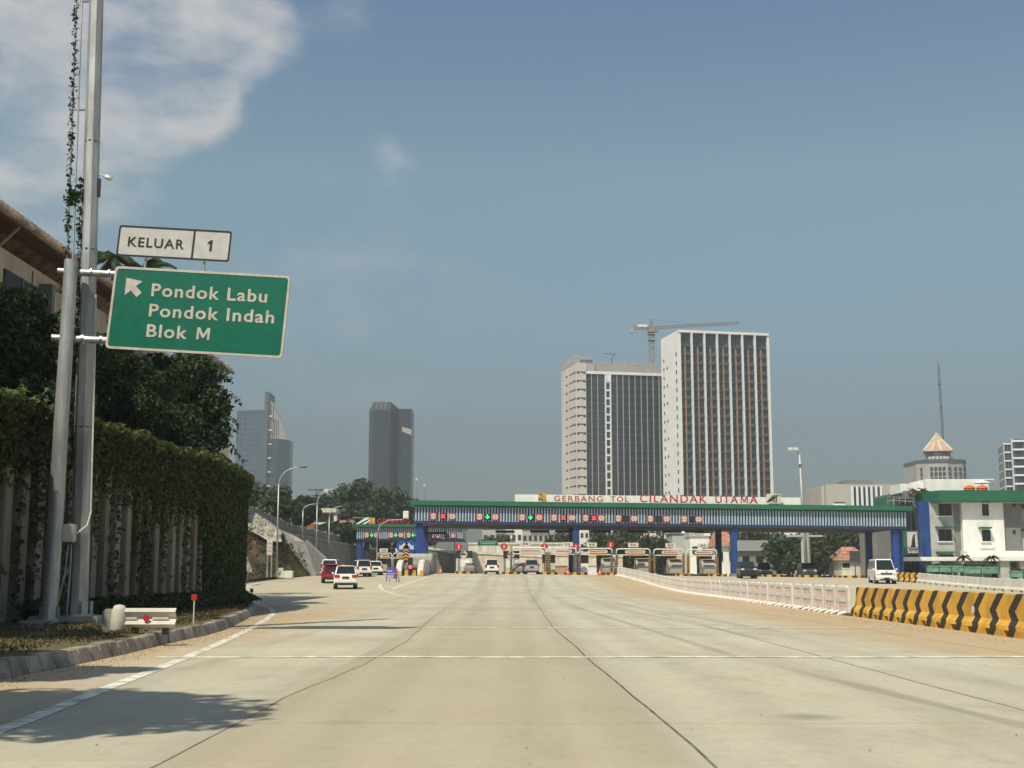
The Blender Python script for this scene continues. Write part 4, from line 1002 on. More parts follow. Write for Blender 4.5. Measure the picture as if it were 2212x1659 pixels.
for k, px in enumerate((902.5, 1244, 1587, 1938)):
    x = gxx(px, YG, 1200)
    for j, y in enumerate((.9, 12.6)):
        b = MB(); b.bb(x-.37, x+.37, y-.45, y+.45, .2, ZB+.06); c_ = b.build('column', M['column_blue'], gate, bevel=.03)
        b = MB(); b.bb(x-.5, x+.5, y-.6, y+.6, .2, 1.7); b.build('column_base', M['conc_dark'], c_, bevel=.04)
x = gxx(1953, YG, 1200); b = MB(); b.bb(x-.3, x+.3, 1.4, 1.9, .2, ZB+.05); b.build('column', M['column_blue'], gate, bevel=.03)
# name board and letters on the roof
nb = empty('name_board', (0, YG, 0), 0, 'white toll plaza name board with red letters on the main canopy', 'name board'); nb.rotation_euler = (0, TILT, 0)
YB = YG+1.6
x0, x1 = gxx(1110, YB, 1075), gxx(1727, YB, 1075)
b = MB(); b.bb(x0, x1, 1.6, 1.75, ZT, ZT+1.0); b.build('panel', M['plaster_white'], nb)
b = MB()
for k in range(16): 
    x = x0+(x1-x0)*(k+.5)/16; b.tube((x, 1.8, ZT+.9), (x, 3.0, ZT), .05, .05, 6)
b.build('panel_brace', M['galvanised'], nb)
def gtext(s, pxa, pxb, zc, cap, sp=1.25):
    xa, xb = gxx(pxa, YG+.9, 1080), gxx(pxb, YG+.9, 1080)
    text(s, 'lettering', M['letter_red'], nb, (xa, .95, ZT+zc), xb-xa, cap, .1, sp, .012)
gtext('GERBANG', 1195, 1300, .17, .66); gtext('TOL', 1317, 1356, .17, .66)
gtext('CILANDAK', 1380, 1525, .16, .93, 1.2); gtext('UTA', 1543, 1592, .16, .93, 1.2); gtext('A', 1617, 1635, .16, .93, 1.2)
xa, xb = gxx(1598, YG+.9, 1080), gxx(1613, YG+.9, 1080); q = (xb-xa)/28; b = MB(); b.prism([(xa+u*q, ZT+.16+v*.93/26) for u, v in [(0, 0), (0, 26), (5, 26), (14, 9), (23, 26), (28, 26), (28, 0), (24, 0), (24, 18), (15.5, 3), (12.5, 3), (4, 18), (4, 0)]], .85, .95, 'y'); b.build('lettering', M['letter_red'], nb)
b = MB()
for k in range(23):
    px = 1197+k*19; x = gxx(px, YG+.9, 1080); b.tube((x, .93, ZT-.02), (x, .93, ZT+.2), .02, .02, 5)
b.build('letter_foot', M['steel_dark'], nb)
# emblems
def emb(pts, x0, z0, sc_, y, th, name, m, par):
    n = len(pts); mb = MB(); mb.prism([(x0+p*sc_, z0+q*sc_) for p, q in pts], y, y-th, 'y'); return mb.build(name, m, par)
xa, xb = gxx(1161, YG+.9, 1075), gxx(1178, YG+.9, 1075); em = empty('emblem', (0, YG, 0), 0, 'square yellow and black emblem standing left of the red letters', 'emblem'); em.rotation_euler = (0, TILT, 0)
sz = xb-xa
b = MB(); b.bb(xa, xb, .9, 1.0, ZT+.14, ZT+.14+sz); pe = b.build('panel', M['yellow_paint'], em)
emb([(.02, .0), (.02, .42), (.12, .40), (.25, .30), (.42, .36), (.46, .45), (.5, .45), (.5, .30), (.56, .12), (.75, .04), (.92, .12), (.98, .3), (.98, 0)], xa, ZT+.14, sz, .9, .03, 'dark_shape', M['sign_black'], pe)
emb([(.02, .92), (.4, .92), (.5, .8), (.5, .5), (.46, .5), (.44, .74), (.3, .86), (.02, .86)], xa, ZT+.14, sz, .9, .03, 'dark_shape', M['sign_black'], pe)
emb([(.14, 0), (.14, .16), (.3, .22), (.42, .16), (.42, 0)], xa, ZT+.14, sz, .87, .02, 'pale_shape', M['yellow_paint'], pe)
for px, py, zz, s2 in ((1164, 1, 0, 0), (1176, 1, 0, 0)):
    b = MB(); x = gxx(px, YG+.9, 1080); b.tube((x, .95, ZT-.02), (x, .95, ZT+.16), .025, .025, 5); b.build('foot', M['steel_dark'], em)
xa, xb = gxx(1650, YG+.9, 1075), gxx(1685, YG+.9, 1075); em = empty('emblem', (0, YG, 0), 0, 'cream emblem panel with slanting dark lines at the right of the red letters', 'emblem'); em.rotation_euler = (0, TILT, 0)
w = xb-xa; b = MB(); b.prism([(xa, ZT+.2), (xb, ZT+.2), (xb, ZT+1.38), (xa+.25, ZT+1.38)], .9, 1.0, 'y'); pe = b.build('panel', M['conc_white'], em)
def stroke(pts, wd, m='sign_black'):
    mb = MB()
    for (a_, c_) in zip(pts, pts[1:]):
        a_, c_ = Vector(a_), Vector(c_); d = (c_-a_).normalized(); nn = Vector((-d.y, d.x))*wd/2; q = [a_-nn-d*wd*.4, c_-nn+d*wd*.4, c_+nn+d*wd*.4, a_+nn-d*wd*.4]
        mb.prism([(xa+p.x*w, ZT+.2+p.y*w) for p in q], .9, .87, 'y')
    return mb.build('emblem_line', M[m], pe)
stroke([(.12, .10), (.52, .50), (.92, .52)], .035); stroke([(.18, .08), (.54, .42), (.80, .43)], .035)
stroke([(.30, .12), (.48, .28), (.50, .10)], .05); stroke([(.40, .20), (.58, .36), (.60, .10)], .05); stroke([(.52, .30), (.66, .42), (.70, .36), (.70, .10)], .06)
# lane signals
proto_cache = {}
def limit_sign(label, x, z, y, kind, rad=.44):
    t = empty('limit_sign', (0, 0, 0), 0, label, 'traffic sign', 'round limit signs along the canopies')
    if kind in proto_cache:
        for ch in KIDS[proto_cache[kind].name]: copy_tree2(ch, t, proto_cache[kind])
    else:
        proto_cache[kind] = t
        b = MB(); b.disc((0, -.03, 0), .46, .04, 20); b.bb(-.46, .46, .011, .03, -.46, .46); r_ = b.build('red_rim', M['brick_red_sign'], t)
        b = MB(); b.disc((0, -.045, 0), .385, .014, 20); f = b.build('face', M['sign_cream'], t)
        b = MB()
        if kind == 'w':
            for s in (-1, 1): b.prism([(s*.38, .1), (s*.38, -.1), (s*.22, 0)], -.047, -.055, 'y')
        else:
            for s in (-1, 1): b.prism([(.1, s*.38), (-.1, s*.38), (0, s*.22)], -.047, -.055, 'y')
        b.build('arrowheads', M['sign_black'], f)
        text('2.1 m' if kind == 'w' else '4.2 m', 'lettering', M['sign_black'], f, (-.19, -.046, -.08), .38, .16, .008)
    wx = Vector((x, y, z)); wx.z -= TILT*x
    t.location = wx; t.scale = (rad/.46,)*3; return t
def lane_light(label, x, z, y, kind, s=1.0):
    t = empty('lane_signal', (x, y, z-TILT*x), 0, label, 'lane signal', 'lane signals along the canopies'); t.scale = (s,)*3
    key = 'L'+kind
    if key in proto_cache:
        for ch in KIDS[proto_cache[key].name]: copy_tree2(ch, t, proto_cache[key])
        return t
    proto_cache[key] = t
    b = MB(); b.bb(-.40, .40, -.06, .05, -.38, .38); bx = b.build('housing', M['led_off'], t, bevel=.02)
    b = MB(); 
    if kind == 'x':
        for s_ in (-1, 1):
            q = Matrix.Rotation(s_*R(45), 2); pts = [q @ Vector(p) for p in ((-.075, -.33), (.075, -.33), (.075, .33), (-.075, .33))]; b.prism([tuple(p) for p in pts], -.061-.003*(s_+1), -.08, 'y')
        b.build('red_cross', M['led_red'], t)
    elif kind == 'a':
        b.prism([(0, -.29), (.25, -.02), (.25, .07), (.075, -.02), (.075, .28), (-.075, .28), (-.075, -.02), (-.25, .07), (-.25, -.02)], -.061, -.08, 'y'); b.build('green_arrow', M['led_green'], t)
    else:
        b.bb(-.36, .36, -.068, -.061, -.34, .34); b.build('dark_screen', M['sign_black'], t)
    return t
sets = [(957, 'x', 936, 977), (1053, 'a', 1036, 1070), (1146, 'a', 1128, 1165), (1217, 'x', 1197, 1236), (1283, 'x', 1265, 1299), (1353, 'o', 1336, 1370), (1423, 'o', 1405, 1440), (1495, 'o', 1478, 1509)]
ordn = ['leftmost', 'second', 'third', 'fourth', 'fifth', 'sixth', 'seventh', 'last']
what = {'x': 'red cross lane signal', 'a': 'green arrow lane signal', 'o': 'unlit lane signal'}
for i, (pc_, k, pl_, pr_) in enumerate(sets):
    z = gzz(1117.5)+.02; yy = YG-.10
    lane_light('%s, %s in the row on the main canopy front' % (what[k], ordn[i]), gxx(pc_, yy, 1118), z, yy, k)
    limit_sign('round width limit sign left of the %s on the main canopy, %s set' % (what[k].replace(' lane signal', ' signal'), ordn[i]), gxx(pl_, yy, 1118), z, yy, 'w')
    limit_sign('round height limit sign right of the %s on the main canopy, %s set' % (what[k].replace(' lane signal', ' signal'), ordn[i]), gxx(pr_, yy, 1118), z, yy, 'h')

# ------------------------------------------------------------------ left toll canopy further back
YL = 203.0
lg = empty('toll_gate', (0, YL, 0), 0, 'shorter toll canopy further back at left with green fascia', 'toll gate')
xa, xb = gxx(770, YL, 1150), gxx(1000, YL, 1150); z1, z2, z3, z4 = gzz(1133, YL), gzz(1139, YL), gzz(1163.5, YL), gzz(1167, YL); LB = 1.0
b = MB(); b.bb(xa-.4, xb+.3, -.5, 14, z2, z1); b.build('fascia', M['fascia_green'], lg, bevel=.03)
b = MB(); b.bb(xa, xb, .1, .2, z3, z2-.004); b.build('front_panel', M['rib_dark'], lg)
b = MB()
for k in range(52):
    x = xa+.15+(xb-xa-.3)*k/51; b.bb(x-.085, x+.085, -.02, .1, z3+.02, z2-.06)
b.build('front_rib', M['rib_pale'], lg)
b = MB(); b.bb(xa, xb, .05, .5, z4, z3-.003); b.build('edge_beam', M['beam_blue'], lg)
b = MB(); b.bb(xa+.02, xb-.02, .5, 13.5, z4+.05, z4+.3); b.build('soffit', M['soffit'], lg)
b = MB(); b.bb(xb-.03, xb+.03, .2, 13.8, z4+.32, z2-.01); b.build('end_panel', M['plaster_grey'], lg)
for px, m in ((775, 'column_blue'), (886, 'column_blue')):
    for y in (.8, 11):
        b = MB(); x = gxx(px, YL, 1200); b.bb(x-.4, x+.4, y-.4, y+.4, .2, z4+.06); b.build('column', M[m if y < 2 else 'beam_blue'], lg, bevel=.03)
ln = empty('name_board', (0, YL, 0), 0, 'red letters on the roof of the left toll canopy', 'name board')
text('GERBANG TOL CILANDAK', 'lettering', M['letter_red'], ln, (gxx(813, YL, 1127), 1.0, z1+.1), gxx(1005, YL, 1127)-gxx(813, YL, 1127), .85, .12, 1.2, .02)
b = MB()
for k in range(12): x = gxx(815+k*15, YL, 1127); b.tube((x, 1, z1-.02), (x, 1, z1+.15), .03, .03, 5)
b.build('letter_foot', M['steel_dark'], ln)
b = MB(); x = gxx(802, YL, 1127); b.bb(x-.6, x+.45, 1, 1.1, z1+.15, z1+1.1); o = b.build('emblem', M['yellow_paint'], None); o.location = (0, YL, 0); tag(o, 'small yellow emblem left of the red letters on the left canopy', 'emblem')
em = empty('emblem', (gxx(783, YL, 1127), YL+1, z1), 0, 'white slanted emblem in a frame at the left end of the left canopy', 'emblem')
b = MB(); b.prism([(-1.2, .1), (-.7, .1), (.9, .95), (1.0, 1.15), (.3, 1.05)], 0, -.1, 'y'); b.prism([(-.2, .1), (.3, .1), (1.1, .55), (1.1, .8)], 0, -.1, 'y'); b.build('panel', M['plaster_white'], em)
b = MB(); b.tube((-1.6, 0, 0), (-1.6, 0, 1.1), .05, .05, 6); b.tube((-1.6, 0, 1.1), (1.3, 0, 1.1), .05, .05, 6); b.tube((1.3, 0, 0), (1.3, 0, 1.1), .05, .05, 6); b.build('frame', M['galvanised'], em)
ls = [(803, 'a', 792, 812, 'leftmost'), (855, 'a', 845, 866, 'middle'), (892, 'a', 883, 902, 'right')]
for pc_, k, pl_, pr_, o_ in ls:
    z = gzz(1160, YL)+.3
    for nm, px in (('s', pc_), ('w', pl_), ('h', pr_)):
        x = gxx(px, YL, 1160); lbl = {'s': 'green arrow lane signal', 'w': 'round width limit sign', 'h': 'round height limit sign'}[nm]
        f = lane_light if nm == 's' else limit_sign
        o = lane_light('%s, %s of three sets on the left canopy' % (lbl, o_), x, z+TILT*x, YL-.1, k, .95) if nm == 's' else limit_sign('%s, %s of three sets on the left canopy' % (lbl, o_), x, z+TILT*x, YL-.1, nm, .44)
for px, k, lb in ((919, 'w', 'first'), (928, 's', 'first'), (949, 'h', 'first'), (958, 'w', 'second'), (976, 's', 'second'), (991, 'h', 'second')):
    pxx = {919: 928, 928: 936.5, 949: 945.5}.get(px, px-3); x = gxx(pxx-8, YL, 1160); z = gzz(1160.5, YL)+.25
    if k == 's': lane_light('unlit lane signal seen under the main canopy, %s from left' % lb, x, z+TILT*x, YL-.1, 'o', .95)
    else: limit_sign('round %s limit sign seen under the main canopy, %s from left' % ('width' if k == 'w' else 'height', lb), x, z+TILT*x, YL-.1, k, .44)

# ------------------------------------------------------------------ islands, booths, height frames
def island(label, px, Y, L=16, w=2.2, nose=True):
    p = onroad(px, Y, 1238); t = empty('toll_island', p, 0, label, 'toll island', 'toll islands')
    n = 10; poly = [(w/2*math.cos(R(180+180*k/n)), 1.1+1.1*math.sin(R(180+180*k/n))) for k in range(n+1)]+[(w/2, L), (-w/2, L)]
    b = MB(); b.prism(poly, -.4, .26, 'z'); b.build('base', M['conc'], t, bevel=.02)
    def arc(a0, a1, m, nm):
        b = MB(); q = [(1.03*w/2*math.cos(R(a)), 1.1+1.13*math.sin(R(a))) for a in np.linspace(a0, a1, 4)]; q2 = [(.9*w/2*math.cos(R(a)), 1.1+.95*math.sin(R(a))) for a in np.linspace(a1, a0, 4)]
        b.prism(q+q2, -.3, .285, 'z'); b.build(nm, M[m], t)
    for k in range(7): arc(182+k*25.2, 182+(k+1)*25.2-.2, 'yellow_paint' if k % 2 == 0 else 'black_paint', 'painted_nose')
    for s in (-1, 1):
        for k in range(5):
            b = MB(); x = s*(w/2+.015); b.bb(x-.02, x+.02, 1.2+k*1.2, 2.38+k*1.2, -.2, .262); b.build('painted_edge', M['yellow_paint' if k % 2 else 'black_paint'], t)
    return t
def booth(label, px, Y, wallm, dy=5.0, dark=True):
    p = onroad(px, Y+dy, 1236); p.z += .26; t = empty('toll_booth', p, 0, label, 'toll booth', 'toll booths')
    b = MB(); b.bb(-.75, .75, 0, 2.6, 0, 1.1); b.build('lower_wall', M[wallm], t, bevel=.03)
    b = MB(); b.bb(-.70, .70, .05, 2.55, 1.1, 2.2); b.build('window', M['glass_dark'], t)
    b = MB()
    for x in (-.72, .72):
        for y in (.03, 1.3, 2.57): b.bb(x-.05, x+.05, y-.05, y+.05, 1.1, 2.2)
    b.build('frame', M['steel_dark'], t)
    b = MB(); b.bb(-.95, .95, -.3, 2.9, 2.2, 2.5); b.build('roof', M['steel_dark' if dark else 'conc_white'], t, bevel=.05); return t
def crash_block(label, px, Y, m='conc', h=1.35, w=1.25, flip=False):
    p = onroad(px, Y, 1238); p.z += .25; t = empty('crash_block', p, 0, label, 'crash block', 'concrete crash blocks on the islands')
    b = MB(); b.prism([(-.1, 0), (3.4, 0), (3.4, h), (1.9, h), (.25, h*.42), (-.1, h*.34)], -w/2, w/2, 'x'); b.build('block', M[m], t, bevel=.08)
    b = MB(); b.bb(-w/2+.12, w/2-.12, 1.0, 3.2, h, h+.05); b.build('cap', M['conc_white'], t); return t
def chevron_post(label, px, Y, h=2.2, w=.27):
    p = onroad(px, Y, 1238); p.z += .2; t = empty('guard_post', p, 0, label, 'guard post', 'black and yellow guard posts')
    b = MB(); b.bb(-w/2, w/2, -.1, .1, 0, h); c_ = b.build('post', M['post_yellow'], t)
    for k in range(8):
        z = .12+k*.29; b = MB()
        for s in (-1, 1): b.add([(s*w/2, -.11, z), (0, -.11, z+.14), (0, -.11, z+.31), (s*w/2, -.11, z+.17)], [(0, 1, 2, 3) if s > 0 else (3, 2, 1, 0)])
        b.build('black_chevron', M['black_paint'], c_)
    return t
def frame(label, pxa, pxb, Y, rowtop, sgn=True, numboard=None, colr='pipe_white'):
    a_, c_ = onroad(pxa, Y, 1230), onroad(pxb, Y, 1230); w = c_.x-a_.x; zt = gzz(rowtop, Y)-a_.z
    t = empty('height_frame', a_, 0, label, 'height frame', 'white pipe height frames over the lanes')
    b = MB(); b.path([(0, 0, 0), (0, 0, zt-.3), (.08, 0, zt-.08), (.3, 0, zt), (w-.3, 0, zt), (w-.08, 0, zt-.08), (w, 0, zt-.3), (w, 0, 0)], .085, 8); b.build('pipe', M[colr], t, smooth=True)
    b = MB(); b.path([(0, 0, zt-.72), (w, 0, zt-.72)], .07, 8); b.build('cross_pipe', M[colr], t)
    if sgn:
        x0 = w*.24; x1 = w*.86; b = MB(); b.prism([(x0, zt-.36), (x0+.18, zt-.56), (x1-.1, zt-.56), (x1, zt-.36), (x1-.1, zt-.16), (x0+.18, zt-.16)], -.13, -.09, 'y'); pn = b.build('hanging_panel', M['sign_cream'], t)
        b = MB(); n = max(5, int((x1-x0)/.3))
        for k in range(n): x = x0+.3+(x1-x0-.5)*k/n; b.bb(x, x+.17, -.14, -.131, zt-.42, zt-.28)
        b.build('red_lettering', M['plastic_red'], pn)
        b = MB()
        for k in range(n): x = x0+.2+(x1-x0-.4)*k/n; b.bb(x, x+.16, -.12, -.10, zt-.80, zt-.64)
        b.build('warning_strip', M['yellow_paint'], t)
    if numboard:
        x = w*numboard; b = MB(); b.bb(x-.62, x+.62, -.06, .1, zt+.22, zt+.72); nbd = b.build('number_board', M['conc_white'], t)
        b = MB(); b.bb(x-.3, x-.05, -.07, -.061, zt+.36, zt+.58); b.bb(x+.06, x+.3, -.07, -.061, zt+.36, zt+.58); b.build('lettering', M['conc_dark'], nbd)
        b = MB(); b.bb(x-.4, x-.34, -.02, .04, zt-.7, zt+.22); b.bb(x+.34, x+.4, -.02, .04, zt-.7, zt+.22); b.build('board_post', M[colr], t)
    return t
def red_disc(label, px, py, Y, r=.42):
    p = at(px, py, Y); t = empty('no_entry_sign', p, 0, label, 'traffic sign', 'red discs at the toll lanes')
    b = MB(); b.disc((0, 0, 0), r, .04, 20); b.build('disc', M['sign_red'], t); b = MB(); b.bb(-.07, .07, -.012, -.001, -.24, .24); b.build('white_bar', M['sign_white'], t)
    b = MB(); b.tube((0, .08, 0), (0, .08, G(p.x, Y)-p.z), .05, .05, 8); b.build('pole', M['steel_dark'], t); return t
island('toll island with plain grey booth between the closed left lane and the white hatchback', 1003, 153.5)
island('toll island with yellow nose right of the white hatchback', 1104, 153.5)
island('toll island right of the silver van', 1185, 154)
island('toll island by the blue column in the middle of the canopy', 1250, 154)
island('toll island left of the fence end', 1330, 154)
island('toll island behind the far fence, left one', 1408, 155)
island('toll island behind the far fence, middle one', 1481, 155)
island('toll island by the dark column right of the height frames', 1553, 155)
for px, Y, lb in ((1672, 158, 'low yellow and black island left of the dark parked vans'), (1753, 157, 'low yellow and black island right of the dark parked vans'), (1846, 155, 'low yellow and black island left of the white minibus')): island(lb, px, Y, 14, 2.6)
# the two front lane islands carry black boards with a round white sign
for px, lb in ((1003, 'black lane board with round white sign left of the white hatchback'), (1105, 'black lane board with round white sign right of the white hatchback')):
    p = onroad(px, 156, 1230); t = empty('lane_board', p, 0, lb, 'lane board'); zt = gzz(1190, 156)-p.z
    b = MB(); b.bb(-1.0, .95, 0, .15, 1.85, zt); b.bb(-.9, -.75, .02, .14, 0, 1.86); b.bb(.7, .85, .02, .14, 0, 1.86); b.build('panel', M['sign_black'], t)
    b = MB(); b.disc((-.1, -.03, zt-.42), .46, .028, 20); f = b.build('round_sign', M['sign_white'], t); b = MB(); b.bb(-.42, .22, -.04, -.0305, zt-.5, zt-.34); b.build('black_bar', M['sign_black'], f)
    b = MB(); b.bb(-.5, .4, -.02, -.001, zt-1.45, zt-1.05); b.build('plaque', M['sign_cream'], t)
    b = MB(); b.bb(-1.0, .95, -.1, .9, .2, 1.8); bx = b.build('cabinet', M['conc_white'], t, bevel=.04); b = MB(); b.bb(-.65, .6, -.115, -.101, .75, 1.6); b.build('cabinet_door', M['plaster_white'], bx)
    if px == 1105: chevron_post('single black and yellow post in front of the lane board by the white hatchback', 1104.5, 154.2, 3.1, .26)
crash_block('dark crash block on the island left of the white hatchback', 1013, 154.6, 'conc_dark', 1.0); crash_block('dark crash block on the island right of the white hatchback', 1118, 154.6, 'conc_dark', 1.0)
fr = [(1103, 1180, .42, 'first from left over the silver van'), (1183, 1245, .7, 'second from left'), (1252.5, 1323, .37, 'third from left above two cones'), (1332, 1405, .5, 'fourth from left behind the fence end'), (1413, 1478, .56, 'fifth from left'), (1485, 1549, .54, 'last one left of the dark column')]
for i, (pa_, pb_, nbp, lb) in enumerate(fr): frame('white pipe height frame over a toll lane, '+lb, pa_, pb_, 155.2+.0*i, 1183.5+i*.75, True, nbp)
cp = [(1180.5, 'left post of the pair right of the silver van'), (1187, 'right post of the pair right of the silver van'), (1242.5, 'left of the pair by the middle blue column'), (1252.5, 'right of the pair by the middle blue column'), (1322, 'left of the pair at the fence end'), (1333, 'right of the pair at the fence end'), (1403.5, 'left of the pair between fourth and fifth frames'), (1414, 'right of the pair between fourth and fifth frames'), (1477, 'left of the pair between the last two frames'), (1487, 'right of the pair between the last two frames'), (1550, 'single one at the dark column')]
for px, lb in cp: chevron_post('black and yellow chevron guard post, '+lb, px, 155.0)
bl = [(1186, 'conc_white', 'pale booth right of the silver van'), (1258, 'plaster_white', 'pale booth in front of the middle blue column'), (1305, 'steel_dark', 'dark booth behind the fence end'), (1383, 'steel_dark', 'dark booth under the fourth height frame'), (1448, 'steel_dark', 'dark booth under the fifth height frame'), (1525, 'steel_dark', 'dark booth under the last height frame')]
for px, m, lb in bl: booth(lb, px, 154.5, m, 5.5 if m == 'steel_dark' else 3.0, m == 'steel_dark')
for px, lb in ((1317, 'grey crash block at the fence end'), (1391, 'grey stepped crash block under the fourth frame'), (1462, 'grey stepped crash block under the fifth frame'), (1535, 'grey stepped crash block under the last frame')): crash_block(lb, px, 156, 'conc', 1.75, 1.7)
for px, py, lb in ((991, 1181, 'red disc sign at the closed left lane'), (1089, 1181, 'red disc sign between the first two open lanes'), (1176, 1181, 'red disc sign above the silver van'), (1244, 1181, 'red disc sign on the middle blue column'), (1319, 1177, 'red disc sign beside the third number board'), (1372, 1178, 'red disc sign beside the fourth number board')): red_disc(lb, px, py, 155.6 if px != 1244 else 155.8)
for px, pyb, lb in ((952, 1237, 'orange traffic cone alone in the closed left lane'), (1227, 1238, 'orange traffic cone in front of the middle blue column'), (1296, 1238, 'orange traffic cone left of the fence end')):
    p = onroad(px, 149, 1238); t = empty('traffic_cone', p, 0, lb, 'cone', 'orange traffic cones'); b = MB(); b.bb(-.24, .24, -.24, .24, 0, .05); b.lathe([(.19, .05), (.04, .86)], n=12); b.build('body', M['cone_orange'], t)
    b = MB(); b.lathe([(.150, .28), (.118, .46)], n=12); b.build('white_band', M['sign_white'], t)
# hazard bars hung from the rear of the canopy
for px, lb in ((945, 'first'), (1091, 'second'), (1166, 'third'), (1220, 'fourth'), (1298, 'fifth'), (1376, 'sixth'), (1452, 'seventh'), (1500, 'last')):
    x = gxx(px, YG+12, 1155); z = gzz(1150.5 if px > 960 else 1154, YG+12); t = empty('hazard_bar', (x, YG+12, z), 0, 'dark lane bar with hazard stripes hung under the canopy, %s from left' % lb, 'hazard bar', 'hazard bars hung under the canopy')
    b = MB(); b.bb(-1.25, 1.25, 0, .12, -.02, .3); b.build('bar', M['beam_blue'], t)
    b = MB()
    for k in range(8): q = -1.2+k*.3; b.prism([(q, -.42), (q+.14, -.42), (q+.34, -.03), (q+.2, -.03)] if k < 4 else [(q+.2, -.42), (q+.34, -.42), (q+.14, -.03), (q, -.03)], 0, .04, 'y')
    b.build('stripes', M['plastic_red'] if px == 945 else M['conc_white'], t); b = MB()
    for s in (-1, 1): b.tube((s, .06, .28), (s, .06, ZB-z+.2-TILT*x), .03, .03, 5)
    b.build('hanger', M['steel_dark'], t)
# left gate furniture
frame('white pipe height frame at the left canopy, left one', 814, 846, 196, 1195, True, .45); frame('white pipe height frame at the left canopy, right one', 849, 879, 196, 1195, True, .45)
booth('dark booth under the left canopy frames', 868, 197, 'conc', 4); booth('grey booth by the left canopy column', 826, 197, 'conc', 4, False)
for px, lb in ((818, 'left one of two'), (872, 'right one of two')): chevron_post('black and yellow guard post at the left canopy, '+lb, px, 195.5, 1.6, .4)
ds = onroad(882, 141, 1238)
ds = empty('keep_side_sign', ds, 0, 'pair of round blue arrow signs above a yellow chevron panel on the left gore', 'traffic sign')
for s, px in ((-1, 868), (1, 886)):
    c_ = at(px+1, 1180, 141); x, z = c_.x-ds.location.x, c_.z-ds.location.z
    b = MB(); b.disc((x, 0, z), .66, .05, 24); d_ = b.build('blue_disc', M['sign_blue'], ds); b = MB(); b.disc((x, -.008, z), .62, .004, 24)
    b = MB(); q = Matrix.Rotation(R(-45 if s < 0 else 45), 2); b.prism([tuple((q @ Vector(p))+Vector((x, z))) for p in ((0, -.48), (.34, -.1), (.13, -.1), (.13, .42), (-.13, .42), (-.13, -.1), (-.34, -.1))], -.004, -.02, 'y'); b.build('white_arrow', M['sign_white'], d_)
x = at(877, 1200, 141).x-ds.location.x; zc = at(877, 1200, 141).z-ds.location.z
b = MB(); b.bb(x-.32, x+.32, -.03, .03, zc-.75, zc+.65); cpn = b.build('chevron_panel', M['sign_black'], ds)
for k in range(4):
    z = zc-.6+k*.33; b = MB()
    for s in (-1, 1): b.add([(x+s*.3, -.034, z), (x, -.034, z+.2), (x, -.034, z+.36), (x+s*.3, -.034, z+.16)], [(0, 1, 2, 3) if s > 0 else (3, 2, 1, 0)])
    b.build('yellow_chevron', M['yellow_paint'], cpn)
b = MB(); b.tube((x, .08, -.2), (x, .08, zc+1.1), .06, .06, 8); b.bb(x-.8, x+.8, .05, .1, zc+.98, zc+1.06); b.build('post', M['galvanised'], ds)
# crash barrier of the gore
p = onroad(880, 138, 1246)
gb = empty('gore_barrier', p, 0, 'grey forked concrete crash barrier with black and yellow foot on the left gore', 'crash barrier')
for s, xo in ((-1, -.95), (1, 1.35)):
    b = MB(); yaw = .06*s; L = 11 if s > 0 else 6
    b.prism([(0, 0), (L, 0), (L, 1.75), (3.4, 1.75), (1.2, 1.35), (0, .5)], xo-.3, xo+.3, 'x'); b.build('wing', M['conc_white'], gb, bevel=.06)
b = MB(); b.bb(-.62, 1.02, 1.5, 5, 0, 1.2); b.build('core', M['conc_dark'], gb, bevel=.05)
for k in range(7):
    b = MB(); x = -1.25+k*.42; b.prism([(x, 0), (x+.42, 0), (x+.40, .62), (x+.08, .62)], -.03, -.001, 'y') if False else b.prism([(x, 0), (x+.42, 0), (x+.36, .6), (x+.06, .6)], .9 if 1 <= k <= 5 else -.04, .96 if 1 <= k <= 5 else -.004, 'y'); b.build('painted_foot', M['yellow_paint' if k % 2 == 0 else 'black_paint'], gb)
b = MB(); b.bb(-.02, .5, .7, .86, .6, 1.95); bl_ = b.build('beacon_box', M['sign_black'], gb); b = MB(); b.disc((.24, .68, .95), .2, .03, 14); b.build('beacon_light', M['brake_lit'], bl_)
b = MB(); p = onroad(903, 149, 1240); b.prism([(0, 0), (9, 0), (9, 2.3), (1, 2.3), (0, 1.8)], -1.4, 1.6, 'x'); o = b.build('crash_block', M['conc'], None, bevel=.1); o.location = p; tag(o, 'big grey crash block in front of the left blue column', 'crash block')
# purple notice board
p = gpos(846, 1257); t = empty('sandwich_board', p, .06, 'purple folding notice board standing on the left gore', 'notice board')
s = p.y/F
b = MB(); hw = 12*s; hh = 30*s; z0 = 4*s
b.prism([(-hw, z0+.15), (hw*.85, z0+.1), (hw, hh*.93), (hw*.55, hh*1.03), (-hw*.45, hh*1.03), (-hw*.85, hh*.95)], -.04, .04, 'y'); pn = b.build('front_panel', M['purple'], t)
b = MB(); b.bb(-hw*.8, hw*.1, -.055, -.041, hh*.73, hh*.8); b.bb(-hw*.75, hw*.6, -.055, -.041, hh*.55, hh*.6); b.bb(-hw*.8, hw*.35, -.055, -.041, hh*.36, hh*.46); b.bb(-hw*.8, hw*.3, -.055, -.041, hh*.24, hh*.31); b.build('print', M['lilac'], pn)
for s_ in (-1, 1):
    b = MB(); b.tube((s_*hw*.9, .0, -.02), (s_*hw*.85, .02, hh*.6), .04, .04, 6); b.build('leg', M['steel_dark'], t); b = MB(); b.tube((s_*hw*.9+.25, .9, -.02), (s_*hw*.7, .06, hh*.9), .04, .04, 6); b.build('rear_leg', M['galvanised'], t)
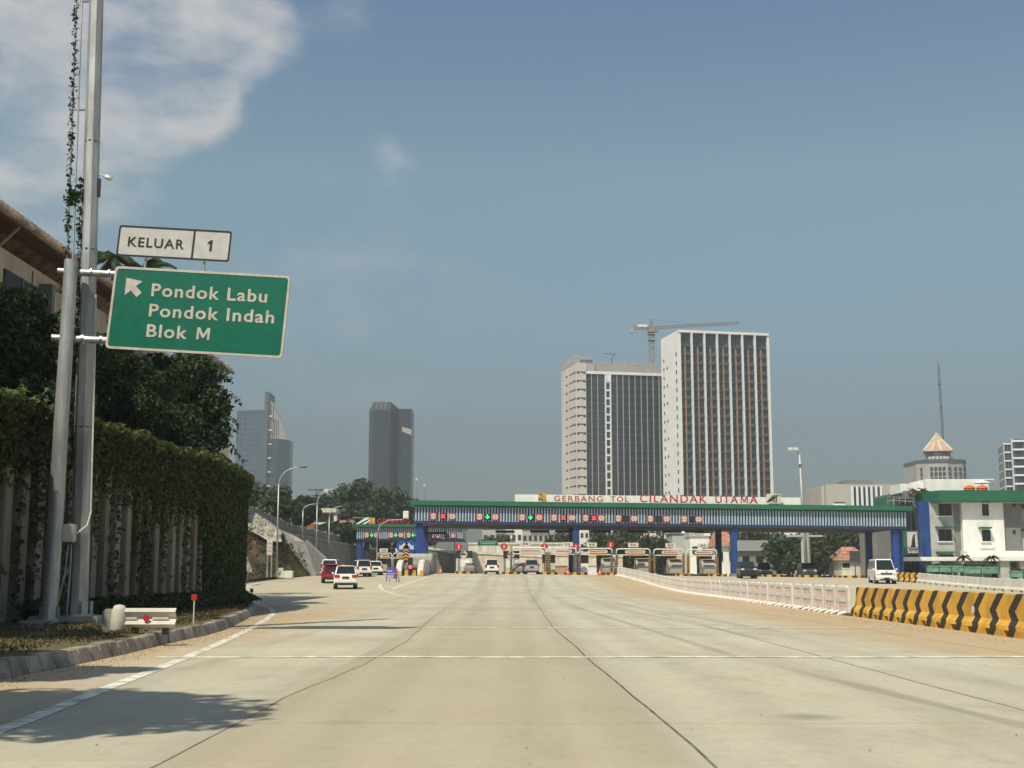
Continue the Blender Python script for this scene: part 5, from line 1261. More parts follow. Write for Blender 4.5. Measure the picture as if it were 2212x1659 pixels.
# ------------------------------------------------------------------ barriers at right
def barmat(name, stripes):
    m = pm(name, (.64, .36, .05) if stripes else (.62, .58, .48), .7, 0, .20, 1.3, .08, streak=3)
    nt = m.node_tree; b = nt.nodes['Principled BSDF']; tc = N(nt, 'ShaderNodeTexCoord'); sx = N(nt, 'ShaderNodeSeparateXYZ'); nt.links.new(tc.outputs['Object'], sx.inputs[0])
    src = b.inputs['Base Color'].links[0].from_socket; mx = N(nt, 'ShaderNodeMixRGB'); mx.inputs['Color2'].default_value = (.035, .03, .028, 1); nt.links.new(src, mx.inputs['Color1'])
    z = sx.outputs['Z']; zig = M2(nt, 'PINGPONG', M2(nt, 'SUBTRACT', z, .16), .40)
    n = N(nt, 'ShaderNodeTexNoise'); n.inputs['Scale'].default_value = 9; nt.links.new(tc.outputs['Object'], n.inputs['Vector'])
    v = M2(nt, 'FRACT', M2(nt, 'DIVIDE', M2(nt, 'ADD', M2(nt, 'ADD', sx.outputs['Y'], M2(nt, 'MULTIPLY', zig, 1.15)), M2(nt, 'MULTIPLY', n.outputs['Fac'], .06)), 1.2))
    nt.links.new(M2(nt, 'LESS_THAN', v, .36), mx.inputs['Fac']); nt.links.new(mx.outputs[0], b.inputs['Base Color']); return m
barmat('barrier_yellow', True)
JP = [(-.33, 0), (-.33, .14), (-.30, .24), (-.17, .36), (-.115, .93), (-.09, .95), (.09, .95), (.115, .93), (.17, .36), (.30, .24), (.33, .14), (.33, 0)]
def jersey(name, label, cat, a_, c_, m, seg, pockets, parts, cap0=True):
    """a run of precast barrier from a to c (world xy); each length is one part with pockets along the foot"""
    a_, c_ = Vector(a_), Vector(c_); L = (c_-a_).length; ang = math.atan2(c_.x-a_.x, c_.y-a_.y)
    t = empty(name, (a_.x, a_.y, G(*a_)), -ang, label, cat); n = max(1, round(L/seg)); 
    for k in range(n):
        y0, y1 = L*k/n, L*(k+1)/n; gap = .006; b = MB(); npk = max(1, round((y1-y0)/pockets)); d = (y1-y0)/npk; hw = .34*pockets/1.2*.5
        zf = lambda y: G(*a_.lerp(c_, y/L))-t.location.z
        # foot with open pockets: solid bits between, profile above
        up = [(x, z) for x, z in JP if z > .13]
        prof = [(-.33, .145)]+[p for p in JP if p[1] > .2]+[(.33, .145)]
        b.add([(x, y, z+zf(y)) for y in (y0+gap, y1-gap) for x, z in prof], [(i, (i+1) % len(prof), len(prof)+(i+1) % len(prof), len(prof)+i) for i in range(len(prof))]+[tuple(range(len(prof)-1, -1, -1)), tuple(range(len(prof), 2*len(prof)))])
        for j in range(npk):
            ya = y0+gap+d*j; yc = ya+d*.5
            dz = zf(yc); b.bb(-.33, .33, ya, yc-hw, -.3+dz, .155+dz); b.bb(-.33, .33, yc+hw, ya+d-2*gap, -.3+dz, .155+dz)
            b.bb(-.05, .05, ya, ya+d-2*gap, -.3+dz, .15+dz)
        b.build(parts, M[m], t, fix=True)
    return t
p = gpos(1838, 1331); q = gpos(2212, 1381); dr = Vector((q.x-p.x, q.y-p.y)).normalized()
BR0 = Vector((p.x+.33, p.y)); BR1 = BR0+dr*26
jb = jersey('concrete_barrier', 'yellow concrete barrier with black zigzag stripes at the right edge', 'barrier', (BR0.x, BR0.y), (BR1.x, BR1.y), 'barrier_yellow', 8.7, 1.2, 'barrier_length')
b = MB(); b.tube((-.21, 11.6, .5), (-.235, 11.6, .5), .11, .11, 16); 
b = MB(); b.tube((.16, 11.6, .52), (.175, 11.6, .52), .1, .1, 16); b.build('round_patch', M['conc_white'], jb)
# far concrete barrier along the exit lanes
p = gpos(1986, 1259); q = gpos(2212, 1280); d2 = Vector((q.x-p.x, q.y-p.y)).normalized()
jersey('concrete_barrier', 'long pale concrete barrier in front of the office building', 'barrier', (p.x, p.y), (p.x+d2.x*66, p.y+d2.y*66), 'conc_white', 11, 2.2, 'barrier_length')
r0 = gpos(1944, 1257); jersey('concrete_barrier', 'short yellow and black striped barrier end beside the white minibus', 'barrier', (r0.x, r0.y+1.5), (p.x-.15, p.y), 'barrier_yellow', 6, 1.2, 'barrier_length')

# white plastic fence pieces with red slots
A_ = gpos(1836, 1331); B_ = onroad(1335, 151, 1236)
fl_ = [(A_.x, A_.y), (12.0, 70), (12.75, 105), (B_.x, B_.y)]
al = along(chaikin(fl_, 2), 2.02)
base_f = None; rr_ = random.Random(9)
for i, (x, y, a) in enumerate(al):
    if y > 150.5: break
    yaw = a-R(90)+rr_.uniform(-.03, .03); z = G(x, y)
    lab = 'white plastic barrier with red slots, one of the long fence row'
    if base_f is None:
        t = empty('plastic_barrier', (x, y, z), yaw, lab, 'plastic barrier', 'white plastic barriers in the long fence'); base_f = t
        b = MB(); X0, X1 = -.035, .035; L0, L1 = .04, 1.98
        # frame of a panel with two rows of slots: rails, stiles and thin bars
        for z0, z1 in ((.10, .24), (.45, .60), (.83, .94)): b.bb(X0, X1, L0, L1, z0, z1)
        for y0, y1 in ((L0+.003, .40), (1.60, L1-.003)): b.bb(X0+.002, X1-.002, y0, y1, .102, .938)
        for k in range(7): yy = .40+k*.2-.03; b.bb(X0+.008, X1-.008, yy, yy+.06, .2, .86)
        b.build('panel', M['plastic_white'], t)
        for (z0, z1) in ((.235, .455), (.595, .835)):
            b = MB()
            for k in range(6): yy = .40+.031+k*.2; b.bb(-.012, .012, yy, yy+.138, z0, z1)
            b.build('red_slots', M['plastic_red'], t)
        b = MB()
        for k in range(5): yy = .42+k*.28; b.prism([(yy-.12, .94), (yy+.12, .94), (yy+.07, 1.0), (yy-.07, 1.0)], -.03, .03, 'x')
        b.build('top_ridge', M['plastic_white'], t)
        b = MB(); b.tube((0, 1.86, .93), (0, 1.86, 1.05), .05, .05, 8); b.build('connector', M['sign_white'], t)
        for yy in (.45, 1.55):
            b = MB(); b.path([(-.34, yy-.05, 0), (-.24, yy, .07), (0, yy, .13), (.24, yy, .07), (.34, yy-.05, 0)], .045, 6); b.build('foot', M['plastic_white'], t)
    else:
        t = empty('plastic_barrier', (x, y, z), yaw, lab, 'plastic barrier', 'white plastic barriers in the long fence')
        for ch in KIDS[base_f.name]: copy_tree2(ch, t, base_f)
    if i == 0: t['label'] = 'white plastic barrier with red slots touching the yellow concrete barrier'

# ------------------------------------------------------------------ vehicles
def car(label, cat, name, pos, yaw, P, paint):
    """local: +y forward, origin on the ground at the centre. P: L W zb(elt) zr(oof) hood etc."""
    t = empty(name, pos, yaw, label, cat); L, Wd = P['L'], P['W']; hw = Wd/2; y0, y1 = -L/2, L/2; gc = P.get('gc', .24); zb = P['zb']; zr = P['zr']; wr = P['wr']
    b = MB(); hood = P['hood']; zn = P.get('zn', zb*.78)
    prof = [(y0+.05, gc+.06), (y0, gc+.28), (y0+.02, zb*.72), (y0+.10, zb), (P['bf']+.02, zb), (hood, zb-.04), (y1-.25, zn+.05), (y1-.03, zn-.15), (y1, gc+.25), (y1-.1, gc+.03)]
    # lofted in width: five stations so the flanks curve in plan and section
    vs = []; n = len(prof); st = (-1.0, -.93, 0, .93, 1.0); sh = (.955, .99, 1.0, .99, .955)
    for s, k in zip(st, sh):
        for (y, z) in prof: vs.append((s*hw, y*k, gc+(z-gc)*(.985 if abs(s) == 1 else 1)))
    fs = [(j*n+i, j*n+(i+1) % n, (j+1)*n+(i+1) % n, (j+1)*n+i) for j in range(4) for i in range(n)]+[tuple(range(n-1, -1, -1)), tuple(range(4*n, 5*n))]
    b.add(vs, fs); body = b.build('body', M[paint], t, bevel=.035, seg=2, smooth=False)
    br, bf, rr, rf = P['br'], P['bf'], P['rr'], P['rf']; bw = hw*.95
    B8 = [(-bw, br, zb), (bw, br, zb), (bw, bf, zb), (-bw, bf, zb), (-wr, rr, zr), (wr, rr, zr), (wr, rf, zr), (-wr, rf, zr)]; B8 = [Vector(v) for v in B8]
    b = MB(); lowered = [v-Vector((0, 0, .06)) if i < 4 else v for i, v in enumerate(B8)]; b.add(lowered, [(0, 3, 2, 1), (4, 5, 6, 7), (0, 1, 5, 4), (1, 2, 6, 5), (2, 3, 7, 6), (3, 0, 4, 7)]); b.build('cabin', M[P.get('roofm', paint)], t, bevel=.06, seg=3)
    def face(i0, i1, i2, i3, s0, s1, t0, t1, off=.014):
        a_, c_, d_, e_ = B8[i0], B8[i1], B8[i2], B8[i3]; nn = (c_-a_).cross(e_-a_).normalized()*off
        f = lambda s, q: a_.lerp(c_, s).lerp(e_.lerp(d_, s), q)+nn
        return [f(s0, t0), f(s1, t0), f(s1, t1), f(s0, t1)]
    def pane(nm, q):
        nn = (q[1]-q[0]).cross(q[3]-q[0]).normalized()*.02
        b = MB(); b.add(list(q)+[v-nn*1.3 for v in q], [(0, 1, 2, 3), (7, 6, 5, 4), (0, 4, 5, 1), (1, 5, 6, 2), (2, 6, 7, 3), (3, 7, 4, 0)]); return b.build(nm, M['car_glass'], t)
    pane('rear_window', face(0, 1, 5, 4, .07, .93, P.get('rw0', .10), .86)); pane('windscreen', face(2, 3, 7, 6, .05, .95, .05, .9))
    for (i0, i1, i2, i3) in ((1, 2, 6, 5), (3, 0, 4, 7)):
        for s0, s1 in P.get('sw', ((.08, .33), (.36, .62), (.65, .92))): 
            if i0 == 3: s0, s1 = 1-s1, 1-s0
            pane('side_window', face(i0, i1, i2, i3, s0, s1, .12, .88))
    wr_ = P['wheel']; 
    for sx in (-1, 1):
        for yw in (y0+P['ro'], y1-P['fo']):
            b = MB(); b.tube((sx*(hw-.26), yw, wr_), (sx*(hw+.012), yw, wr_), wr_, wr_, 20); w = b.build('wheel', M['tyre'], t)
            b = MB(); b.tube((sx*(hw-.02), yw, wr_), (sx*(hw+.02), yw, wr_), wr_*.62, wr_*.55, 14); b.build('rim', M['rim'], w)
            b = MB(); b.tube((sx*(hw-.3), yw, wr_+.01), (sx*(hw+.004), yw, wr_+.01), wr_+.075, wr_+.075, 20); b.build('wheel_arch', M['trim_black'], t)
        z = P.get('tz', zb*.82); tw = P.get('tw', .3); th = P.get('th', .17)
        b = MB(); b.bb(sx*(hw-.03), sx*(hw-.03-tw), y0-.035, y0+.12, z-th/2, z+th/2); b.build('tail_light', M['lamp_red'], t, bevel=.03)
        z = P.get('hz', zn-.12); b = MB(); b.bb(sx*(hw-.06), sx*(hw-.06-.38), y1-.22, y1+.005, z-.09, z+.09); b.build('headlight', M['lamp_clear'], t, bevel=.04)
        b = MB(); b.box((sx*(hw+.10), bf-.25, zb+.10), (.2, .1, .16)); b.build('mirror', M[P.get('mir', paint)], t, bevel=.03)
    b = MB(); b.bb(-hw+.08, hw-.08, y0-.03, y0+.1, gc-.0, gc+.16); b.bb(-hw*.55, hw*.55, y0+.1, y0+.6, gc-.02, gc+.1); b.build('rear_bumper', M['trim_black'], t, bevel=.02)
    b = MB(); b.bb(-.27, .27, y0-.03, y0+.02, P.get('pz', zb*.72)-.08, P.get('pz', zb*.72)+.08); b.build('licence_plate', M['plate_black'], t)
    b = MB(); b.bb(-.26, .26, y1-.02, y1+.03, gc+.14, gc+.28); b.build('licence_plate', M['plate_black'], t)
    b = MB(); b.bb(-hw*.55, hw*.55, y1-.1, y1+.012, zn-.28, zn-.10); g_ = b.build('grille', M['trim_black'], t, bevel=.02); b = MB(); b.bb(-hw*.5, hw*.5, y1+.01, y1+.03, zn-.18, zn-.15); b.build('chrome_bar', M['chrome'], g_)
    b = MB(); b.bb(-hw*.62, hw*.62, y1-.1, y1+.01, gc+.02, gc+.13); b.build('lower_intake', M['trim_black'], t)
    if P.get('brake'): b = MB(); b.bb(-.35, .35, rr-.06, rr+.06, zr-.02, zr+.035); b.build('brake_light', M['brake_lit'], t)
    if P.get('rails'):
        for s in (-1, 1): b = MB(); b.path([(s*wr*.92, rr+.25, zr), (s*wr*.92, rr+.35, zr+.07), (s*wr*.92, rf-.25, zr+.07), (s*wr*.92, rf-.15, zr)], .025, 6); b.build('roof_rail', M['trim_black'], t)
    if P.get('spoiler'): b = MB(); b.bb(-wr*.95, wr*.95, rr-.2, rr+.12, zr-.04, zr+.02); b.build('spoiler', M[paint], t, bevel=.015)
    return t
SUV = dict(L=4.7, W=1.85, zb=1.12, zr=1.80, wr=.70, br=-2.2, bf=1.0, rr=-1.95, rf=.45, hood=1.15, gc=.30, zn=1.02, wheel=.39, ro=.95, fo=.92, tz=1.0, tw=.42, th=.2, brake=1, rails=1, spoiler=1, pz=.88)
HATCH = dict(L=4.1, W=1.68, zb=.98, zr=1.62, wr=.62, br=-1.95, bf=1.0, rr=-1.7, rf=.45, hood=1.2, gc=.22, zn=.86, wheel=.31, ro=.75, fo=.75, tz=.92, tw=.22, th=.3, spoiler=1, pz=.78)
MPV = dict(L=4.6, W=1.78, zb=1.05, zr=1.76, wr=.68, br=-2.25, bf=1.2, rr=-2.1, rf=.6, hood=1.35, gc=.22, zn=.92, wheel=.33, ro=.85, fo=.85, tz=1.05, tw=.14, th=.42, pz=.84)
SMALL = dict(L=3.7, W=1.63, zb=.92, zr=1.5, wr=.58, br=-1.75, bf=.95, rr=-1.5, rf=.35, hood=1.05, gc=.2, zn=.8, wheel=.29, ro=.7, fo=.7, tz=.85, tw=.2, th=.26, pz=.7)
JEEP = dict(L=4.2, W=1.8, zb=1.12, zr=1.80, wr=.72, br=-2.0, bf=.9, rr=-1.9, rf=.6, hood=1.0, gc=.34, zn=1.08, wheel=.38, ro=.8, fo=.75, tz=.9, tw=.15, th=.25, hz=.96, pz=.8)
VAN = dict(L=5.2, W=1.90, zb=1.22, zr=2.28, wr=.74, br=-2.55, bf=2.05, rr=-2.5, rf=1.15, hood=2.15, gc=.26, zn=1.10, wheel=.33, ro=1.05, fo=.95, tz=1.2, tw=.16, th=.5, hz=.88, pz=.8, sw=((.05, .33), (.36, .62), (.65, .90)))
def put(px, row, Y): p = at(px, row, Y); return Vector((p.x, Y, G(p.x, Y)))
car('white SUV with lit red brake light, nearest car in the left lanes', 'car', 'white_suv', put(746, 1272, 105), .13, SUV, 'paint_white')
RED = dict(SUV); RED.update(L=4.3, W=1.8, zr=1.62, zb=1.02, rails=0, tw=.25, roofm='paint_red', brake=1)
car('dark red car half hidden behind the white SUV', 'car', 'red_car', put(716, 1260, 119), .16, RED, 'paint_red')
WB = dict(HATCH); WB.update(zr=1.68, wr=.64)
car('white hatchback driving ahead of the white SUV on the left', 'car', 'white_hatchback', put(779, 1246, 136), .30, WB, 'paint_white')
car('small white car ahead on the left near the notice board', 'car', 'small_white_car', put(808, 1245, 142), .2, SMALL, 'paint_white')
WV = dict(VAN); car('white van roof peeping out behind the dark red car', 'van', 'white_van', put(718, 1250, 136), -.02, MPV, 'paint_white')
car('white hatchback waiting at the toll booth in the second lane', 'car', 'white_hatchback', put(1062, 1236, 152.5), .03, WB, 'paint_white')
car('silver van with square rear at the toll booth in the third lane', 'van', 'silver_van', put(1148, 1233, 156.5), .0, MPV, 'paint_silver')
car('small white car leaving beyond the toll booths', 'car', 'small_white_car', put(1124, 1230, 176), .1, SMALL, 'paint_white')
car('dark four wheel drive car facing us right of the blue columns', 'car', 'dark_jeep', put(1613, 1247, 141), math.pi-.06, JEEP, 'paint_dark')
car('dark parked minivan, left of two under the right canopy', 'car', 'parked_minivan', put(1650, 1244, 163), math.pi-.1, MPV, 'paint_charcoal')
car('dark parked minivan, right of two under the right canopy', 'car', 'parked_minivan', put(1743, 1240, 161), math.pi-.05, MPV, 'paint_charcoal')
vn = car('white high roofed minibus coming towards us at right', 'minibus', 'white_minibus', put(1906, 1268, 124), math.pi-.11, VAN, 'paint_white')
def mb_badge():
    b = MB(); b.disc((0, 0, 0), .09, .02, 16); return b
b = MB(); b.tube((0, 2.57, 1.05), (0, 2.62, 1.05), .10, .10, 16); b.build('badge', M['chrome'], vn)
# ------------------------------------------------------------------ toll office building at right
OY = 168.0
of = empty('office_building', (gxx(2090, OY), OY, G(58, OY)), 0, 'three storey white and grey office with green roof edge at right', 'building')
def pb(e, name, m, px0, px1, py0, py1, Y, d, parent=None, bevel=0.0, row=None):
    a_ = at(px0, row or (py0+py1)/2, Y); c_ = at(px1, row or (py0+py1)/2, Y); o = e.location
    b = MB(); b.bb(a_.x-o.x, c_.x-o.x, Y-o.y, Y+d-o.y, at(1106, py1, Y).z-o.z, at(1106, py0, Y).z-o.z); return b.build(name, M[m], parent or e, bevel=bevel)
pb(of, 'core', 'plaster_dark', 1958, 2420, 1060, 1250, OY+3.2, 14)
pb(of, 'grey_wall', 'plaster_grey', 2010, 2062, 1084, 1252, OY+.6, 2.5)
pb(of, 'side_wall', 'plaster_dark', 2061.5, 2082, 1084, 1252, OY+.7, 2.4)
wf = pb(of, 'white_wall', 'plaster_white', 2081, 2171, 1080, 1253, OY-.2, 3.2)
pb(of, 'grey_wall', 'plaster_dark', 2171.3, 2206, 1080, 1254, OY+.4, 2.7)
pb(of, 'grey_wall', 'plaster_grey', 2206.3, 2420, 1080, 1254, OY+1.2, 1.9)
pb(of, 'blue_pillar', 'column_blue', 1987, 2010, 1083, 1246, OY+.4, .9, bevel=.04)
gl = pb(of, 'glass_wall', 'glass_dark', 1942, 1987, 1078, 1252, OY+2.0, 1.1)
for k in range(4): pb(of, 'mullion', 'steel_dark', 1944+k*13, 1945.2+k*13, 1080, 1250, OY+1.9, .1, gl)
# fascia: long front run and a run receding towards the canopy
o = of.location
def fz(r, Y): return at(1106, r, Y).z-o.z
xa, xb, xc = at(2029, 1070, OY-1.6).x-o.x, at(2470, 1070, OY-1.6).x-o.x, at(1926, 1075, OY+9).x-o.x
b = MB(); zt, zb = fz(1059, OY-1.6), fz(1083.5, OY-1.6)
b.prism([(xa, -1.6), (xb, -1.6), (xb, 18), (xc, 18), (xc, 9)], zb, zt, 'z'); rf = b.build('fascia', M['fascia_green'], of, bevel=.04)
b = MB(); b.prism([(xa+.3, -1.2), (xb, -1.2), (xb, 17), (xc+.5, 17), (xc+.5, 9.2)], zb-.12, zb-.003, 'z'); b.build('eave_soffit', M['plaster_grey'], of)
b = MB(); x0, x1 = at(1946, 1050, OY+4).x-o.x, at(2010, 1050, OY+4).x-o.x; b.bb(x0, x1, 4, 9, zt+.003, fz(1045, OY+4)); b.build('roof_block', M['plaster_white'], of, bevel=.05)
b = MB(); x0, x1 = at(1999, 1045, OY+3).x-o.x, at(2136, 1045, OY+3).x-o.x; b.bb(x0, x1, 3, 10, zt+.003, fz(1035, OY+3)); b.build('roof_block', M['plaster_white'], of, bevel=.05)
b = MB(); b.bb(x1-.9, x1+.7, 2.9, 10, fz(1037.5, OY+3), fz(1034.5, OY+3)); b.build('roof_slab', M['plaster_white'], of)
# windows with green hoods
def owin(px0, px1, py0, py1, Y, hood=True, sill=True, hx=8, recess=None):
    w = pb(of, 'window', 'glass_dark', px0, px1, py0, py1, Y-.06, .3)
    pb(of, 'mullion', 'steel_dark', (px0+px1)/2-.6, (px0+px1)/2+.6, py0+.3, py1-.3, Y-.09, .1, w)
    if sill: pb(of, 'sill', 'plaster_white', px0-2, px1+2, py1+.2, py1+2.4, Y-.22, .5, w)
    if hood: pb(of, 'window_hood', 'awning_green', px0-hx, px1+hx, py0-7, py0-3.5, Y-1.0, 1.3, w)
for py0, py1 in ((1089, 1114), (1145, 1169)):
    owin(2122, 2136 if py0 < 1100 else 2140, py0, py1, OY-.2, True, True, 3)
    owin(2028, 2056, py0-1, py1, OY+.6, True, True, 3)
owin(2030, 2060, 1198, 1215, OY+.6, True, False, 3)
owin(2188, 2194, 1085, 1094, OY+.4, False, False); owin(2188, 2194, 1145, 1153, OY+.4, False, False); owin(2178, 2190, 1190, 1205, OY+.4, False, False)
for k, (r0, r1) in enumerate(((1100, 1118), (1150, 1168))): owin(2216, 2262, r0, r1, OY+1.2, True, True, 4)
pb(of, 'sill_band', 'conc_white', 2118, 2150, 1183.5, 1185, OY-.35, .3)
# porch
pb(of, 'porch_roof', 'plaster_white', 1952, 2260, 1203, 1212, OY-6.4, 6, bevel=.05); pb(of, 'porch_band', 'plaster_white', 2090, 2420, 1190, 1202.6, OY-2, 3)
for p0, p1 in ((2072, 2074), (2162, 2183), (2205, 2228)): pb(of, 'porch_column', 'plaster_grey', p0, p1, 1212.3, 1268, OY-5.9, 1.2)
pb(of, 'door', 'glass_dark', 2140, 2161, 1212, 1246, OY-.32, .1); pb(of, 'door', 'brick', 2230, 2250, 1215, 1256, OY+.9, .2)
# logo panel
lp = empty('logo_sign', (at(1972, 1168, OY+.8).x, OY+.8, at(1972, 1168, OY).z), 0, 'white logo panel in a green frame on the office glass front', 'sign')
b = MB(); s = OY/F
b.bb(-22*s, 13*s, .1, .25, -30*s, 22*s); fr_ = b.build('green_frame', M['fascia_green'], lp, bevel=.02); b = MB(); b.bb(-12*s, 12*s, 0, .098, -26*s, 19*s); wpn = b.build('white_panel', M['sign_white'], lp)
b = MB(); b.prism([(-5*s, -14*s), (5*s, -14*s), (4*s, 12*s), (7*s, 14*s), (2*s, 14*s), (-1*s, 6*s)], -.001, -.04, 'y'); b.bb(-10*s, 10*s, -.04, -.001, -19*s, -17*s); b.build('dark_shape', M['sign_black'], wpn)
# access stair and railings at the canopy end
st = empty('access_ladder', (at(1972, 1240, OY-3).x, OY-3, G(55, OY)), 0, 'pale steel rail and sloping access ladder between canopy and office', 'ladder'); q = st.location
def sp(px, py, Y=OY-3): v = at(px, py, Y); return (v.x-q.x, v.y-q.y, v.z-q.z)
b = MB()
for d in (0, 3.5):
    b.path([sp(1917+d, 1090), sp(1917+d, 1073), sp(1970+d, 1075), sp(1973+d, 1096)], .05, 6); 
for px in (1930, 1943, 1956): b.tube(sp(px, 1074), sp(px, 1088), .04, .04, 5)
b.tube(sp(1917, 1081), sp(1972, 1083), .04, .04, 5); b.build('handrail', M['galvanised'], st)
b = MB()
for d in (0, 6): b.path([sp(1972+d, 1090), sp(1982+d, 1150), sp(1988+d, 1240)], .06, 6)
for k in range(16): b.tube(sp(1972+k, 1092+k*9), sp(1978+k, 1092+k*9), .035, .035, 5)
b.build('ladder_rails', M['steel_dark'], st)
b = MB(); b.path([sp(1937, 1252, OY-10), sp(1932, 1160, OY-10)], .08, 6); o_ = b.build('pipe_pole', M['galvanised'], None); o_.location = q; tag(o_, 'thin pale pole in front of the right blue columns', 'pole')
b = MB(); b.path([sp(1925, 1255, OY-12), sp(1923, 1194, OY-12)], .07, 6); o_ = b.build('pipe_pole', M['galvanised'], None); o_.location = q; tag(o_, 'shorter thin pole left of its neighbour by the right blue columns', 'pole')
for i, (p0, p1, r0, r1, Yp, lb) in enumerate(((2003, 2082, 1222, 1236, OY-12, 'left row of green planter boxes behind the pale barrier'), (2083, 2156, 1224, 1239, OY-12.4, 'middle row of green planter boxes behind the pale barrier'), (2184, 2290, 1233, 1247, OY-20, 'right row of green planter boxes behind the pale barrier'))):
    z0 = at(1106, r1, Yp).z; t = empty('planter_row', (at(p0, r0, Yp).x, Yp, z0), 0, lb, 'planters', 'green planters before the office'); n = max(2, int((p1-p0)/26))
    h = at(1106, r0, Yp).z-z0; Wd = (at(p1, r0, Yp).x-at(p0, r0, Yp).x)/n
    for k in range(n):
        b = MB(); b.prism([(k*Wd+.06, 0), ((k+1)*Wd-.06, 0), ((k+1)*Wd-.02, h), (k*Wd+.02, h)], 0, .7, 'y'); b.bb(k*Wd, (k+1)*Wd-.01, -.05, .75, h-.16, h+.02); b.bb(k*Wd+.1, k*Wd+.2, .1, .6, -1.0, 0); b.build('planter_box', M['planter_green'], t, bevel=.02)
    C = [(random.uniform(0, Wd*n), random.uniform(0, .7), h+abs(random.gauss(0, .14))) for _ in range(260)]; leafmesh('foliage', np.array(C), np.array([(0, -.5, .8)]*260), .3, M['leaf_mid'], t)
for px, Y, lb in ((2082, OY-10, 'small palm like shrub beside the white porch, left one'), (2140, OY-10, 'small palm like shrub beside the white porch, right one'), (1975, OY-4, 'dark shrub at the foot of the blue pillar'), (2022, OY-3, 'dark shrub right of the blue pillar foot')):
    p = onroad(px, Y, 1240)
    if 'palm' in lb: t = palm(lb, p, 2.6, 9, 1.2, int(px), .08); t['group'] = 'plants before the office'
    else: shrub(lb, p, 1.3, 1500, M['leaf_dark'], .3, int(px), 1.1, 'plants before the office')
for px, lb in ((2096, 'orange fabric parasol cluster on the office roof, left one'), (2123, 'orange fabric parasol on the office roof beside a white parasol')):
    z = at(px, 1059, OY).z; t = empty('roof_parasol', (at(px, 1058, OY).x, OY+.3, z), 0, lb, 'parasol', 'orange parasols on the office roof')
    t.scale = (.72,)*3; b = MB(); b.lathe([(.05, .98), (.45, .88), (.95, .62), (1.12, .38), (1.05, .34), (.1, .8)], n=10); b.lathe([(.75, .42), (1.0, .22), (1.06, .08), (.9, .02), (.2, .3)], n=10); b.build('canopy', M['orange_cloth'], t); b = MB(); b.tube((0, 0, -.1), (0, 0, .95), .04, .04, 6); b.build('pole', M['galvanised'], t)
z = at(2128, 1058, OY).z; t = empty('roof_parasol', (at(2130, 1058, OY).x, OY+1.2, z), 0, 'white parasol behind the right orange parasol on the office roof', 'parasol'); b = MB(); b.lathe([(.05, 1.35), (1.2, .98), (1.2, .93), (.1, 1.2)], n=10); b.build('canopy', M['plaster_white'], t); b = MB(); b.tube((0, 0, -.1), (0, 0, 1.3), .04, .04, 6); b.build('pole', M['galvanised'], t)
for px, lb in ((1968, 'small potted palm on the office roof, left one'), (1988, 'reddish potted palm on the office roof, right one')):
    p = at(px, 1066, OY+4); random.seed(px); t = empty('roof_palm', (p.x, OY+2.5, at(px, 1066, OY+4).z-.3), 0, lb, 'palm', 'potted palms on the office roof'); b = MB(); b.lathe([(.25, 0), (.35, .5)], n=10); b.build('pot', M['clay_tile'], t); frond_cluster(t, (0, 0, .6), 8, 1.0, .5, M['leaf_olive'], 'frond', .05)
# tall floodlight mast behind the canopy
p = at(1743, 1240, 190); t = empty('floodlight_mast', p, 0, 'tall floodlight mast rising behind the right half of the canopy', 'floodlight'); h = at(1733, 972, 190).z-p.z; s = 190/F
lx_ = -8*s
b = MB(); b.path([(0, 0, 0), (lx_*.5, 0, h*.5), (lx_*.95, 0, h*.98)], .30, 10, .17); b.build('pole', M['mast_steel'], t, smooth=True)
b = MB(); b.bb(lx_-1.0, lx_+.9, -.08, .08, h*.885, h*.893); b.lathe([(.5, 0), (.5, .12)], (lx_*.9, 0, h*.88), 10); b.build('crossbar', M['mast_steel'], t)
b = MB(); b.path([(lx_*.95, 0, h*.965), (lx_*.95-.5, 0, h*.995), (lx_-1.4, -.1, h)], .06, 6); b.build('arm', M['mast_steel'], t)
for d in (-1.35, -.55): b = MB(); b.box((lx_+d, -.2, h+.1), (.75, .6, .5)); b.build('floodlight', M['lamp_clear'], t, bevel=.06)

# ------------------------------------------------------------------ towers
def tower(name, label, px, row_top, Y, yaw, w, d, cat='tower', zb=None):
    p = at(px, row_top, Y); z0 = 0.0; t = empty(name, (p.x, Y, z0), yaw, label, cat); return t, at(px, row_top, Y).z
# white tower with fins: origin at its near front corner, +x along the front, +y into the depth
wt, H = tower('apartment_tower', 'tall white tower with dark glass front and white vertical fins', 1466.5, 714, 500, R(12), 43, 20)
Wt = 37.2; Dt = 20.5
b = MB(); b.bb(.4, Wt-.4, .35, Dt, 0, H-.6); b.build('glazing', M['tower_glass'], wt)
b = MB(); b.bb(-.5, .5, -.6, Dt+.3, 0, H-.3); b.prism([(-.49, H-.31), (-.49, H+1), (.49, H+1), (.49, H-.31)], 0, .5, 'y') if False else None; b.build('side_wall', M['tower_white'], wt)
b = MB(); b.bb(-.5, Wt+.4, -.9, 1.2, H-.8, H+.2); b.bb(-.5, .6, 1.2, Dt, H-.3, H+.15); b.build('parapet', M['tower_white'], wt)
b = MB(); b.bb(Wt-.4, Wt+.5, -.6, Dt, 0, H-.8); b.build('side_wall', M['tower_white'], wt)
for k in range(1, 7):
    x = Wt*k/7-.3; b = MB(); b.bb(x-.34, x+.34, -.9, .35, 0, H-.8); b.build('white_fin', M['tower_white_fin'], wt)
for k in range(7):
    x = Wt*(k+.42)/7; b = MB(); b.bb(x-.22, x+.22, -.55, .35, 0, H-6.5); b.build('brown_fin', M['tower_brown'], wt)
nf = 26
